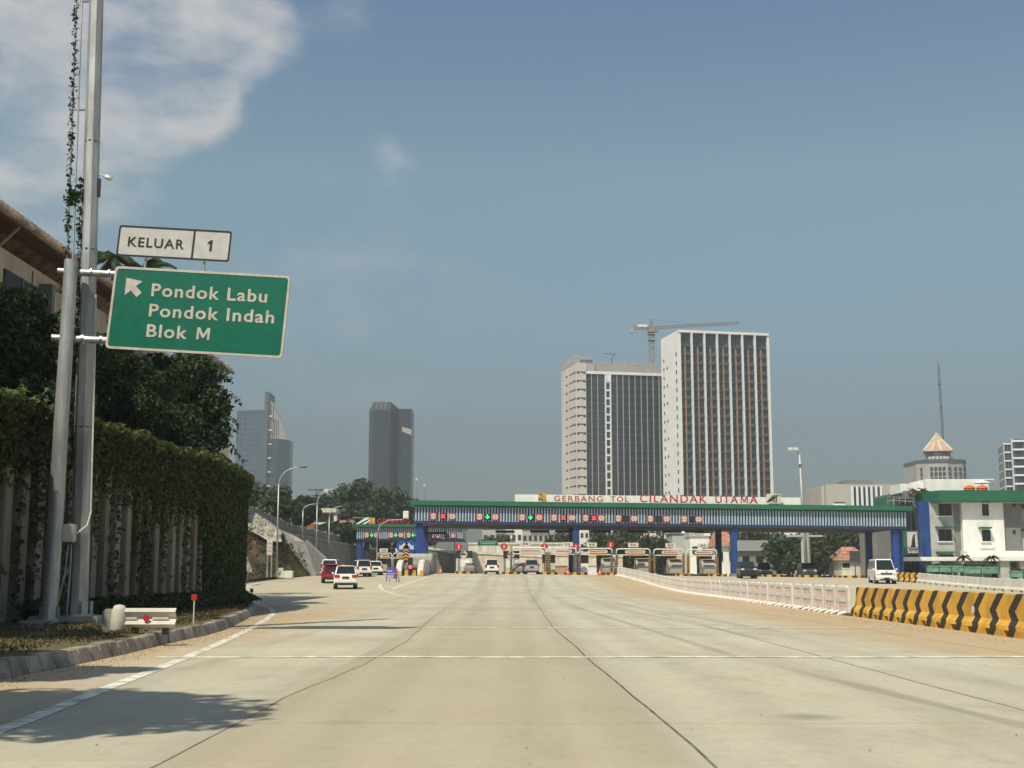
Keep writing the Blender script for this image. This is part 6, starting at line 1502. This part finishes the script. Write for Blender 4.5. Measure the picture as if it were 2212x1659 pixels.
for k in range(nf):
    z = 3+(H-9)*k/(nf-1); b = MB()
    for j in range(7):
        xa, xb = Wt*j/7+.25, Wt*(j+1)/7-.85
        if (k*3+j) % 11 == 0: b.bb(xa, xb, -.25, .35, z-.2, z+.2)
        else: b.bb(xa, xb, -.45, .35, z-.22, z+.22); b.bb(xa+(xb-xa)*.5, xb, -.4, -.3, z+.2, z+1.1)
    b.build('balcony_slab', M['slab_dark'], wt)
for k in range(24):
    z = 4+(H-14)*k/23
    for y, hh in ((2.2, 1.7), (13.5, 1.2), (17.5, 1.2)):
        if y > 10 and k % 2 and y < 16: continue
        b = MB(); b.bb(-.58, -.49, y-.55, y+.55, z, z+hh); b.build('window', M['slot_dark'], wt)
# left tower: grey concrete core block and dark gridded front
gt, H2 = tower('apartment_tower', 'unfinished looking grey concrete tower with dark gridded front left of the white tower', 1243.5, 800, 545, R(12), 50, 20)
Hc = at(1243, 766, 545).z; dB = 25
s2 = 545/F
b = MB(); b.bb(0, 4.6, 0, dB, 0, Hc-3.5); b.build('core_block', M['tower_conc'], gt)
b = MB(); b.bb(-.1, 2.2, .5, dB-1, Hc-3.5, Hc-.4); b.bb(1.5, 9, 3, 12, Hc-7, Hc-1.6); b.bb(.5, 3.5, 4, 9, Hc-.4, Hc+.5)
for k in range(5): b.bb(2.6+k*1.1, 3.2+k*1.1, 2.2, 2.6, Hc-1.6, Hc-.2)
b.build('rooftop_frame', M['tower_conc2'], gt)
b = MB(); b.bb(4.2, 46, 1.0, dB, 0, H2-.4); b.build('glazing', M['tower_glass_b'], gt)
b = MB(); b.bb(4.0, 46, .3, 1.4, H2-1.2, H2); b.build('parapet', M['tower_white'], gt)
b = MB(); b.bb(3.9, 4.5, .2, 1.3, 0, H2-1.2); b.build('white_edge', M['tower_white'], gt)
for k in range(1, 14):
    x = 4.5+k*2.72+(3.2 if k > 2 else 0); b = MB(); b.bb(x-.14, x+.14, .55, 1.0, 0, H2-1.2); b.build('mullion', M['tower_conc2'], gt)
x0 = 4.5+8.6
b = MB(); b.bb(x0, x0+.5, .2, 1.3, 0, H2-.1); b.bb(x0+2.2, x0+2.7, .2, 1.3, 0, H2-.1)
for k in range(24): z = 2+(H2-7)*k/23; b.bb(x0+.5, x0+2.2, .4, 1.2, z, z+.8)
b.bb(x0+.5, x0+2.2, .4, 1.2, H2-5, H2-.3); b.build('balcony_frame', M['tower_white'], gt)
for k in range(23):
    z = 4+(Hc-12)*k/22
    b = MB(); b.bb(.7, 4.0, -.06, .05, z+.3, z+.75); b.bb(.5, 1.4, -.07, .05, z-.2, z+.76); b.bb(3.3, 4.3, -.07, .05, z-.2, z+.76); b.build('window', M['slot_dark'], gt)
    b = MB(); b.bb(-.06, .05, .6, 11, z+.3, z+.75); b.bb(-.065, .05, .5, 2, z-.2, z+.76); b.build('window', M['slot_dark'], gt)
    if k > 8: b = MB(); b.bb(-.06, .05, 14, 17, z+.2, z+.9); b.build('window', M['slot_dark'], gt)
b = MB(); b.bb(11, 46, 6, 16, H2, H2+4.2)
for k in range(9): b.bb(12+k*4, 12.5+k*4, .6, 1.2, H2, H2+3.2)
b.bb(11, 46, .6, 1.2, H2+3.2, H2+3.8)
for k in range(14): b.bb(12.5+k*2.3, 12.9+k*2.3, 6.5, 6.9, H2+4.2, H2+5.6+(k % 3)*.5)
b.build('rooftop_frame', M['tower_conc2'], gt)
# tower crane
def lattice(b, a_, c_, w, n, r=.12, up=Vector((0, 0, 1))):
    a_, c_ = Vector(a_), Vector(c_); d = (c_-a_).normalized(); sd = d.cross(up if abs(d.dot(up)) < .9 else Vector((0, 1, 0))).normalized(); u2 = sd.cross(d).normalized()
    cs = [sd*w/2+u2*w/2, -sd*w/2+u2*w/2, -sd*w/2-u2*w/2, sd*w/2-u2*w/2]
    for k in cs: b.tube(a_+k, c_+k, r, r, 4)
    for j in range(n):
        p, q = a_.lerp(c_, j/n), a_.lerp(c_, (j+1)/n)
        for k in range(4): b.tube(p+cs[k], q+cs[(k+1) % 4], r*.7, r*.7, 3)
YC = 590; p = at(1407.5, 740, YC); cr = empty('tower_crane', (p.x, YC, 0), 0, 'tower crane with long jib behind the two apartment towers', 'crane'); s = YC/F
def cz(r): return at(1407, r, YC).z
b = MB(); lattice(b, (0, 0, 0), (0, 0, cz(708)), 2.1, 40, .24); b.build('mast', M['crane_steel'], cr)
b = MB(); lattice(b, (0, 0, cz(706)), (0, 0, cz(690)), 1.0, 4, .2); b.build('tower_head', M['crane_steel'], cr)
b = MB(); lattice(b, (1.5, 0, cz(708)), (197*s, 4, cz(694)), 1.0, 34, .13); jb_ = b.build('jib', M['crane_steel'], cr); b = MB(); b.tube((0, 0, cz(690)), (110*s, 2.2, cz(699.5)), .08, .08, 4); b.build('tie_rod', M['steel_dark'], cr)
b = MB(); lattice(b, (-1.2, 0, cz(708)), (-46*s, 0, cz(709)), 1.1, 10, .15); b.build('counter_jib', M['crane_steel'], cr); b = MB(); b.bb(-30*s, -9*s, -.8, .8, cz(707), cz(701.5)); b.build('machinery_house', M['crane_white'], cr)
b = MB(); b.bb(-47*s, -40*s, -1, 1, cz(719), cz(708)); b.build('counterweight', M['tower_conc2'], cr); b = MB(); b.bb(1.4, 3.2, -1, 1, cz(717), cz(711)); b.build('cab', M['crane_steel'], cr)
b = MB(); b.box((0, 0, cz(713)), (3.2, 3.2, 2.2)); b.build('slewing_ring', M['crane_steel'], cr)
for r in (722, 735): b = MB(); b.box((0, 0, cz(r)), (3.4, 3.4, .5)); b.build('platform', M['crane_steel'], cr)
p = at(1321, 782, 560); t = empty('roof_crane', (p.x, 560, at(1321, 790, 560).z), 0, 'small jib crane on the roof of the grey tower', 'crane'); s = 560/F
b = MB(); b.tube((0, 0, -2), (0, 0, 17*s), .25, .2, 5); b.build('mast', M['steel_dark'], t); b = MB(); b.tube((9*s, 0, 25*s), (-17*s, 0, 27*s), .22, .16, 4); b.tube((0, 0, 15*s), (8*s, 0, 25*s), .2, .2, 4); b.build('jib', M['steel_dark'], t)
# dark office tower at left centre
dt, H3 = tower('office_tower', 'black glass office tower left of centre with chamfered top', 838, 871, 820, 0, 27, 20); s = 820/F
P = [(-41*s, 2), (-29*s, -6), (8*s, -6), (24*s, 5), (24*s, 22), (-41*s, 22)]
zc = at(838, 882, 820).z
b = MB(); b.prism(P, 0, zc-2, 'z'); b.build('glazing', M['tower_black'], dt)
b = MB(); n = len(P); zz = [zc-1, H3, H3, zc, zc, zc]; b.add([(x, y, zc-2) for x, y in P]+[(x, y, z) for (x, y), z in zip(P, zz)], [(i, (i+1) % n, n+(i+1) % n, n+i) for i in range(n)]+[tuple(range(n-1, -1, -1)), tuple(range(n, 2*n))]); b.build('crown', M['slab_dark'], dt)
b = MB(); b.bb(20*s, 51*s, 3, 24, 0, at(870, 882, 820).z); b.build('side_wing', M['tower_black'], dt)
b = MB(); b.add([(30*s, 2.8, at(838, 920, 820).z), (51.2*s, 2.8, at(838, 927, 820).z), (51.2*s, 2.8, at(838, 939, 820).z), (31*s, 2.8, at(838, 931, 820).z)], [(0, 1, 2, 3)]); b.bb(36*s, 37*s, 2.7, 3, zc-30, zc-29); b.build('sign_band', M['tower_conc2'], dt)
for k in range(3): b = MB(); b.bb((-22+k*9)*s, (-21+k*9)*s, -6.3, -6.01, zc-1, H3-.6); b.build('vent_slot', M['tower_conc2'], dt)
b = MB(); b.bb(-10*s, 52*s, -14, -8, 0, at(838, 1078, 800).z); o_ = b.build('blue_roofed_block', M['sign_blue'], None); o_.location = dt.location; tag(o_, 'low blue clad block at the foot of the black office tower', 'building')
# glass tower with sail like top at far left
bt, H4 = tower('office_tower', 'hazy blue glass tower with curved sail top beside the vine wall', 578, 886, 1000, 0, 30, 20); s = 1000/F
def z4(r): return at(578, r, 1000).z
b = MB(); b.prism([(-68*s, 2), (-4*s, -3), (-4*s, 26), (-68*s, 26)], 0, z4(886), 'z'); b.build('main_block', M['tower_blue'], bt)
Q = [(4*s, -3), (22*s, 0), (38*s, 6), (45*s, 14), (45*s, 26), (4*s, 26)]
b = MB(); b.prism(Q, 0, z4(948), 'z'); b.build('curved_block', M['tower_blue'], bt)
b = MB(); b.bb(-4*s+.02, 4*s-.02, -5, 22, 0, z4(848)); b.build('spine', M['slab_dark'], bt)
top = [(5, 866), (14, 877), (24, 894), (32, 912), (38, 928), (43, 946)]
b = MB(); pts = [(px*s, -2+max(0, (px-10))*.22, z4(r)) for px, r in top]; b.path(pts, 1.0, 6); b.build('sail_beam', M['tower_conc2'], bt)
for (px, r) in [(5+k*3.4, None) for k in range(12)]:
    rr2 = np.interp(px, [q[0] for q in top], [q[1] for q in top]); b = MB(); x = px*s; y = -2+max(0, (px-10))*.22; b.bb(x-.35, x+.35, y-.3, y+.3, z4(948), z4(rr2)); b.build('sail_rib', M['tower_conc2'], bt)
b = MB(); b.prism([(6*s, -1.6), (26*s, 2), (40*s, 9), (40*s, 11), (6*s, 1)], z4(948), z4(905), 'z') if False else b.bb(6*s, 24*s, 3, 4, z4(948), z4(905)); b.build('upper_glazing', M['tower_blue'], bt)
for k in range(7):
    b = MB(); b.bb(2*s, 12*s, -3.6, -3.2, z4(1080-k*30)-.5, z4(1080-k*30)+.5); b.build('light_band', M['crane_white'], bt)
b = MB(); b.bb(-33*s, -8*s, -40, -20, 0, z4(1030)); o_ = b.build('apartment_block', M['office_beige'], None); o_.location = bt.location; tag(o_, 'plain beige block in front of the hazy blue glass tower', 'building')
# pyramid roofed tower, lattice mast, beige office, curved glass office
pt, _ = tower('hotel_tower', 'grey tower with pale copper pyramid roof at right', 2036, 932, 800, 0, 30, 25); s = 800/F
def z5(r): return at(2036, r, 800).z
P = [(-54*s, 6), (-38*s, -2), (0, -6), (38*s, -2), (54*s, 6), (54*s, 30), (-54*s, 30)]
b = MB(); b.prism(P, 0, z5(997), 'z'); b.build('wall', M['tower_conc2'], pt)
b = MB(); b.prism([(x*1.02, y*1.05-.3) for x, y in P], z5(1000), z5(993), 'z'); b.build('cornice', M['slab_dark'], pt)
b = MB(); b.lathe([(28*s, z5(993)), (26*s, z5(984)), (28*s, z5(980)), (27*s, z5(974))], (1*s, 12, 0), 12); b.build('drum', M['slab_dark'], pt)
for q in range(10): b = MB(); a = R(200+q*16); b.bb(1*s+math.cos(a)*28.6*s-.8, 1*s+math.cos(a)*28.6*s+.8, 12+math.sin(a)*28.6*s-.3, 12+math.sin(a)*28.6*s+.3, z5(991), z5(984)); b.build('drum_post', M['tower_conc'], pt)
e = 40*s*.92; cx, cy = 0*s, 12; zt, zb = z5(934), z5(973)
pr = [(cx-e, cy-e*.55), (cx+e*.55, cy-e), (cx+e, cy+e*.55), (cx-e*.55, cy+e)]
b = MB(); b.add([(x, y, zb) for x, y in pr]+[(cx-3*s, cy, zt), (cx+3*s, cy-1, zt), (cx+3*s, cy+1, zt), (cx-3*s, cy+1, zt)], [(0, 1, 5, 4), (1, 2, 6, 5), (2, 3, 7, 6), (3, 0, 4, 7), (4, 5, 6, 7), (3, 2, 1, 0)]); rf2 = b.build('roof', M['roof_copper'], pt)
b = MB(); b.lathe([(4*s, zt), (3*s, zt+3*s)], (cx, cy, 0), 8); b.build('finial', M['roof_pale'], rf2)
b = MB(); v = [Vector((*q, zb)) for q in pr]; tp = Vector((cx, cy, zt))
for i in range(4): b.tube(v[i], tp, .9, .6, 5)
for t_ in (.3, .62): 
    m0 = v[0].lerp(v[1], t_); b.tube(m0+Vector((0, -.2, 0)), m0.lerp(tp, .62), .7, .5, 5)
b.build('roof_rib', M['roof_pale'], rf2)
for px in (-46, -30, -22, -14, -6, 4, 18, 30, 44):
    for k in range(5):
        x = px*s; y = np.interp(x, [q[0] for q in P[:5]], [q[1] for q in P[:5]]); b = MB(); b.bb(x-1.1, x+1.1, y-.25, y+.3, z5(1010+k*11)-2.2, z5(1010+k*11)); b.build('window', M['slot_dark'], pt)
p = at(2040, 930, 840); t = empty('radio_mast', (p.x, 840, 0), 0, 'very tall thin lattice radio mast behind the pyramid roof', 'radio mast'); b = MB(); lattice(b, (0, 0, 0), (-6*840/F, 0, at(2034, 790, 840).z), 0.9, 60, .11); b.build('frame', M['steel_dark'], t); b = MB(); b.tube((-6*840/F, 0, at(2034, 792, 840).z), (-6.5*840/F, 0, at(2034, 776, 840).z), .5, .35, 5); b.build('antenna', M['crane_steel'], t)
for k, r in enumerate((880, 830, 965)): b = MB(); b.box((-6*840/F*(1239-r)/450, 0, at(2034, r, 840).z), (1.8, 1.8, .8)); b.build('platform', M['steel_dark'], t)
bo, _ = tower('office_building', 'wide beige office block behind the right end of the canopy', 1860, 1046, 320, 0, 30, 20, 'building'); s = 320/F
def z6(r): return at(1860, r, 320).z
b = MB(); b.bb(-76*s, 74*s, 0, 20, 0, z6(1046)); b.bb(-82*s, -76.2*s, 2, 20, 0, z6(1050)); b.build('wall', M['office_beige'], bo)
b = MB(); b.bb(-25*s, 33*s, 3, 12, z6(1046), z6(1035)); b.build('roof_plant', M['plaster_dark'], bo)
gw = MB(); gw.bb(-20*s, 42*s, -.12, .1, z6(1110), z6(1052)); gw = gw.build('window_strip', M['glass_band'], bo)
for k in range(7): b = MB(); x = (-20+k*10.3)*s; b.bb(x-.28, x+.28, -.4, .05, z6(1112), z6(1051)); b.build('white_fin', M['tower_white_fin'], gw)
b = MB(); b.bb(-60*s, -36*s, -.1, .1, z6(1087), z6(1084.5)); b.build('window', M['slot_dark'], bo); b = MB(); b.bb(-62*s, -36*s, -.3, .1, z6(1092), z6(1088)); b.build('ledge', M['tower_white'], bo)
b = MB(); b.bb(-72*s, -24*s, -.1, .1, z6(1110), z6(1095)); b.build('glass_panel', M['awning_green'], bo)
rg, _ = tower('office_tower', 'blue glass office with pale floor bands at the right picture edge', 2230, 950, 440, R(-14), 30, 20); s = 440/F
def z7(r): return at(2230, r, 440).z
b = MB(); b.bb(-42*s, 60*s, 0, 20, 0, z7(948)); b.bb(-58*s, -43*s, 2, 18, 0, z7(955)); b.build('glazing', M['glass_band'], rg)
for k in range(11):
    r = 950+k*18.5; b = MB(); b.bb(-42.5*s, 60*s, -.5, 20, z7(r+4), z7(r)); b.bb(-58.5*s, -42.6*s, 1.6, 18, z7(r+8), z7(r+5)); b.build('floor_band', M['tower_white_fin'], rg)
b = MB(); b.bb(-44*s, -41.4*s, -.7, 1.6, 0, z7(946)); b.bb(-58.6*s, -57*s, 1.4, 3, 0, z7(953)); b.build('corner_fin', M['tower_conc'], rg)

# ------------------------------------------------------------------ behind the toll plaza
def wallbox(name, label, cat, px0, px1, r0, r1, Y, d, m, slope=None):
    a_ = at(px0, r0, Y); c_ = at(px1, r0, Y); t = empty(name, ((a_.x+c_.x)/2, Y, G(0, Y)), 0, label, cat); w = (c_.x-a_.x)/2; zt = at(1106, r0, Y).z-t.location.z; zt2 = at(1106, slope or r0, Y).z-t.location.z
    b = MB(); b.prism([(-w, -.5), (w, -.5), (w, zt2), (-w, zt)], 0, d, 'y'); b.build('wall', M[m], t); b = MB(); b.prism([(-w-.05, zt), (w+.05, zt2), (w+.05, zt2+.35), (-w-.05, zt+.35)], -.15, d+.1, 'y'); b.build('coping', M['conc_white'], t); return t
wallbox('ramp_wall', 'grey concrete ramp wall with pale sloping coping in the closed left lane', 'wall', 921, 1004, 1186, 1236, 176, 1.2, 'conc_dark', 1200)
wallbox('ramp_wall', 'beige ramp wall seen through the second lane', 'wall', 1018, 1175, 1196, 1236, 214, 2, 'beige_wall', 1204)
wallbox('ramp_wall', 'pale beige wall seen behind the middle lanes', 'wall', 1170, 1345, 1200, 1236, 222, 2, 'beige_wall', 1203)
wallbox('underpass_beam', 'pale concrete overpass edge behind the second lane', 'overpass', 1012, 1250, 1176, 1186, 236, 6, 'conc_white')
for px, lb in ((1020, 'left'), (1150, 'middle'), (1247, 'right')): o_ = wallbox('overpass_pier', 'concrete pier under the overpass edge, %s one' % lb, 'pier', px-7, px+7, 1186, 1236, 236.5, 4, 'plaster_grey')
wallbox('red_white_barrier', 'red and white painted barrier blocks behind the middle columns', 'barrier', 1255, 1322, 1222, 1234, 196, .7, 'plastic_white')
wallbox('wooden_crate', 'brown plywood hoarding behind the silver van lane', 'hoarding', 1194, 1226, 1222, 1235, 190, .6, 'roof_copper')
board('direction_sign', 'small far green direction sign seen through the second lane', 'road sign', 1032, 1076, 1167, 1178, 1236, 225, 'awning_green', 2, 2, 'sign_white')
board('notice_board', 'white notice board on a post right of the dark parked vans', 'sign', 1835, 1858, 1190, 1215, 1238, 168, 'sign_white', 1, 3, 'plaster_grey')
def block(label, px0, px1, r0, Y, d, m, rows=0, cols=0, wm='slot_dark'):
    a_ = at(px0, r0, Y); c_ = at(px1, r0, Y); t = empty('city_block', ((a_.x+c_.x)/2, Y, 0), 0, label, 'building'); w = (c_.x-a_.x)/2; zt = a_.z; b = MB(); b.bb(-w, w, 0, d, 0, zt); b.build('wall', M[m], t); b = MB(); b.bb(-w-.2, w+.2, -.3, d, zt, zt+.5); b.build('roof_edge', M['plaster_white'], t)
    for i in range(rows):
        for j in range(cols):
            x = -w+2*w*(j+.5)/cols; z = zt-2.6-i*3.4; b = MB(); b.bb(x-w/cols*.55, x+w/cols*.55, -.12, .05, z-.7, z+.7); b.build('window', M[wm], t)
for a in (('grey city block seen under the canopy, far left', 1042, 1095, 1141, 360, 20, 'plaster_grey', 2, 4), ('white city block with dark panel under the canopy', 1092, 1128, 1140, 350, 16, 'plaster_white', 2, 3), ('grey blue city block under the middle of the canopy', 1128, 1185, 1143, 380, 20, 'office_beige', 3, 5), ('pale city block beside the middle blue column', 1184, 1234, 1142, 390, 20, 'plaster_grey', 3, 4), ('pale tower foot behind the middle blue column', 1252, 1272, 1138, 400, 14, 'plaster_white', 3, 2), ('white house with dark windows behind the last height frame', 1490, 1532, 1158, 240, 10, 'plaster_white', 1, 2), ('tall grey gable wall behind the fifth frame', 1452, 1500, 1152, 246, 10, 'plaster_grey', 0, 0), ('white building seen under the right half of the canopy', 1685, 1792, 1143, 300, 12, 'plaster_white', 2, 5), ('grey concrete wall behind the right end column', 1885, 1945, 1138, 200, 8, 'conc_dark', 0, 0)): block(*a)
house('red tiled house behind the dark right column', 1545, 1592, 1140, 1180, 1230, 232, 12, 'plaster_white', 'clay_tile')
house('grey roofed open shed behind the blue right column', 1592, 1690, 1165, 1190, 1236, 225, 14, 'plaster_dark', 'plaster_dark', wins=3, hip=False)
house('orange tiled roof house left of the white minibus', 1815, 1880, 1180, 1210, 1236, 210, 9, 'conc_white', 'clay_tile')
house('small brown roofed house behind the fourth height frame', 1380, 1440, 1150, 1172, 1236, 260, 12, 'plaster_grey', 'clay_old')
house('small dark roofed house behind the fence end', 1270, 1330, 1152, 1172, 1236, 268, 12, 'plaster_grey', 'plaster_dark')
b = MB(); p = at(1436, 1205, 238); s = 238/F; b.prism([(-12*s, 0), (9*s, 0), (13*s, 40*s), (8*s, 62*s), (0, 44*s), (-8*s, 22*s)], 0, 4, 'y'); o_ = b.build('gable_wall', M['beige_wall'], None); o_.location = (p.x, 238, p.z-8); tag(o_, 'pointed cream gable wall behind the fifth height frame', 'wall')
bt_ = [(1280, 1150, 238, 4.5), (1320, 1148, 250, 5), (1365, 1150, 245, 5), (1410, 1158, 236, 4), (1470, 1160, 262, 5), (1515, 1150, 270, 6), (1660, 1150, 262, 6.5), (1700, 1162, 212, 4.2), (1735, 1158, 216, 4.4), (1770, 1150, 240, 5), (1800, 1145, 236, 6), (1840, 1150, 245, 6), (1870, 1152, 240, 5), (1905, 1160, 226, 4), (1075, 1156, 300, 4), (1205, 1158, 320, 4), (1625, 1150, 275, 6), (1345, 1166, 228, 3.2)]
for i, (px, r, Y, rd) in enumerate(bt_):
    rd *= (1.15, .95, 1.3)[i % 3]
    p = onroad(px, Y, 1236); h = at(px, r, Y).z-p.z
    nm = ['left of', 'right of', 'straight behind'][i % 3]
    tree('dark green tree behind the toll lanes, number %d from the left along the far row' % i if False else 'dark tree behind the toll plaza, %s' % ['in the gap right of the middle blue column', 'behind the third height frame', 'left of the fourth height frame', 'behind the fourth frame number board', 'behind the fifth frame number board', 'behind the last height frame', 'left of the white building under the canopy', 'in front of the white building, left one', 'in front of the white building, right one', 'right of the white building', 'left of the white notice board, tall one', 'above the orange tiled roof', 'right of the orange tiled roof', 'left of the right end columns', 'far behind the second lane', 'far behind the silver van lane', 'above the grey shed', 'low one behind the fence end'][i], 'tree', (p.x, Y, p.z), h, rd, 3200, .8, M[('leaf_dark', 'leaf_mid', 'leaf_olive')[i % 3 if i % 5 else 0]], 'trees behind the toll plaza', .06, 200+i, nc=15, flat=1.0)
for px, lb in ((982, 'thin pole in front of the left canopy, right one'), (939, 'thin pole in front of the left canopy, left one'), (1868, None)):
    if not lb: continue
    p = onroad(px, 174, 1236); t = empty('pole', p, 0, lb, 'pole'); b = MB(); b.tube((0, 0, 0), (0, 0, at(px, 1150, 174).z-p.z), .07, .06, 8); b.build('shaft', M['galvanised'], t); b = MB(); b.box((0, 0, .1), (.4, .4, .3)); b.build('foot', M['conc'], t)
p = at(877, 1112, 190); t = empty('camera_pole', (p.x-3.0, 190, G(0, 190)), 0, 'curved pole with a white box in front of the left canopy letters', 'camera pole'); zt = p.z-t.location.z
b = MB(); b.path([(-1.2, 0, 0), (-1.2, 0, zt-2.8), (-.8, 0, zt-1.5), (.4, 0, zt-.8), (2.6, 0, zt-.7)], .08, 8); b.build('pole', M['galvanised'], t); b = MB(); b.box((3.0, -.1, zt), (.8, .5, 1.1)); b.build('box', M['crane_white'], t, bevel=.05)
p = onroad(1742, 200, 1236); t = empty('pillar', p, 0, 'pale round pillar standing behind the right canopy', 'pillar'); b = MB(); b.lathe([(.7, 0), (.7, at(1742, 1150, 200).z-p.z)], n=14); b.bb(-2.6, 2.6, -.6, .6, at(1742, 1160, 200).z-p.z, at(1742, 1156, 200).z-p.z); b.build('shaft', M['plaster_grey'], t)

# ------------------------------------------------------------------ haze
hm = bpy.data.materials.new('haze_air'); hm.use_nodes = True; nt = hm.node_tree; nt.nodes.clear()
ho = N(nt, 'ShaderNodeOutputMaterial'); pv = N(nt, 'ShaderNodeVolumePrincipled'); pv.inputs['Color'].default_value = (.80, .93, 1.0, 1); pv.inputs['Density'].default_value = .00028; pv.inputs['Anisotropy'].default_value = .25
nt.links.new(pv.outputs[0], ho.inputs['Volume'])
b = MB(); b.bb(-1100, 1100, -420, 1300, -2.5, 175); tag(b.build('haze', hm), kind='stuff')
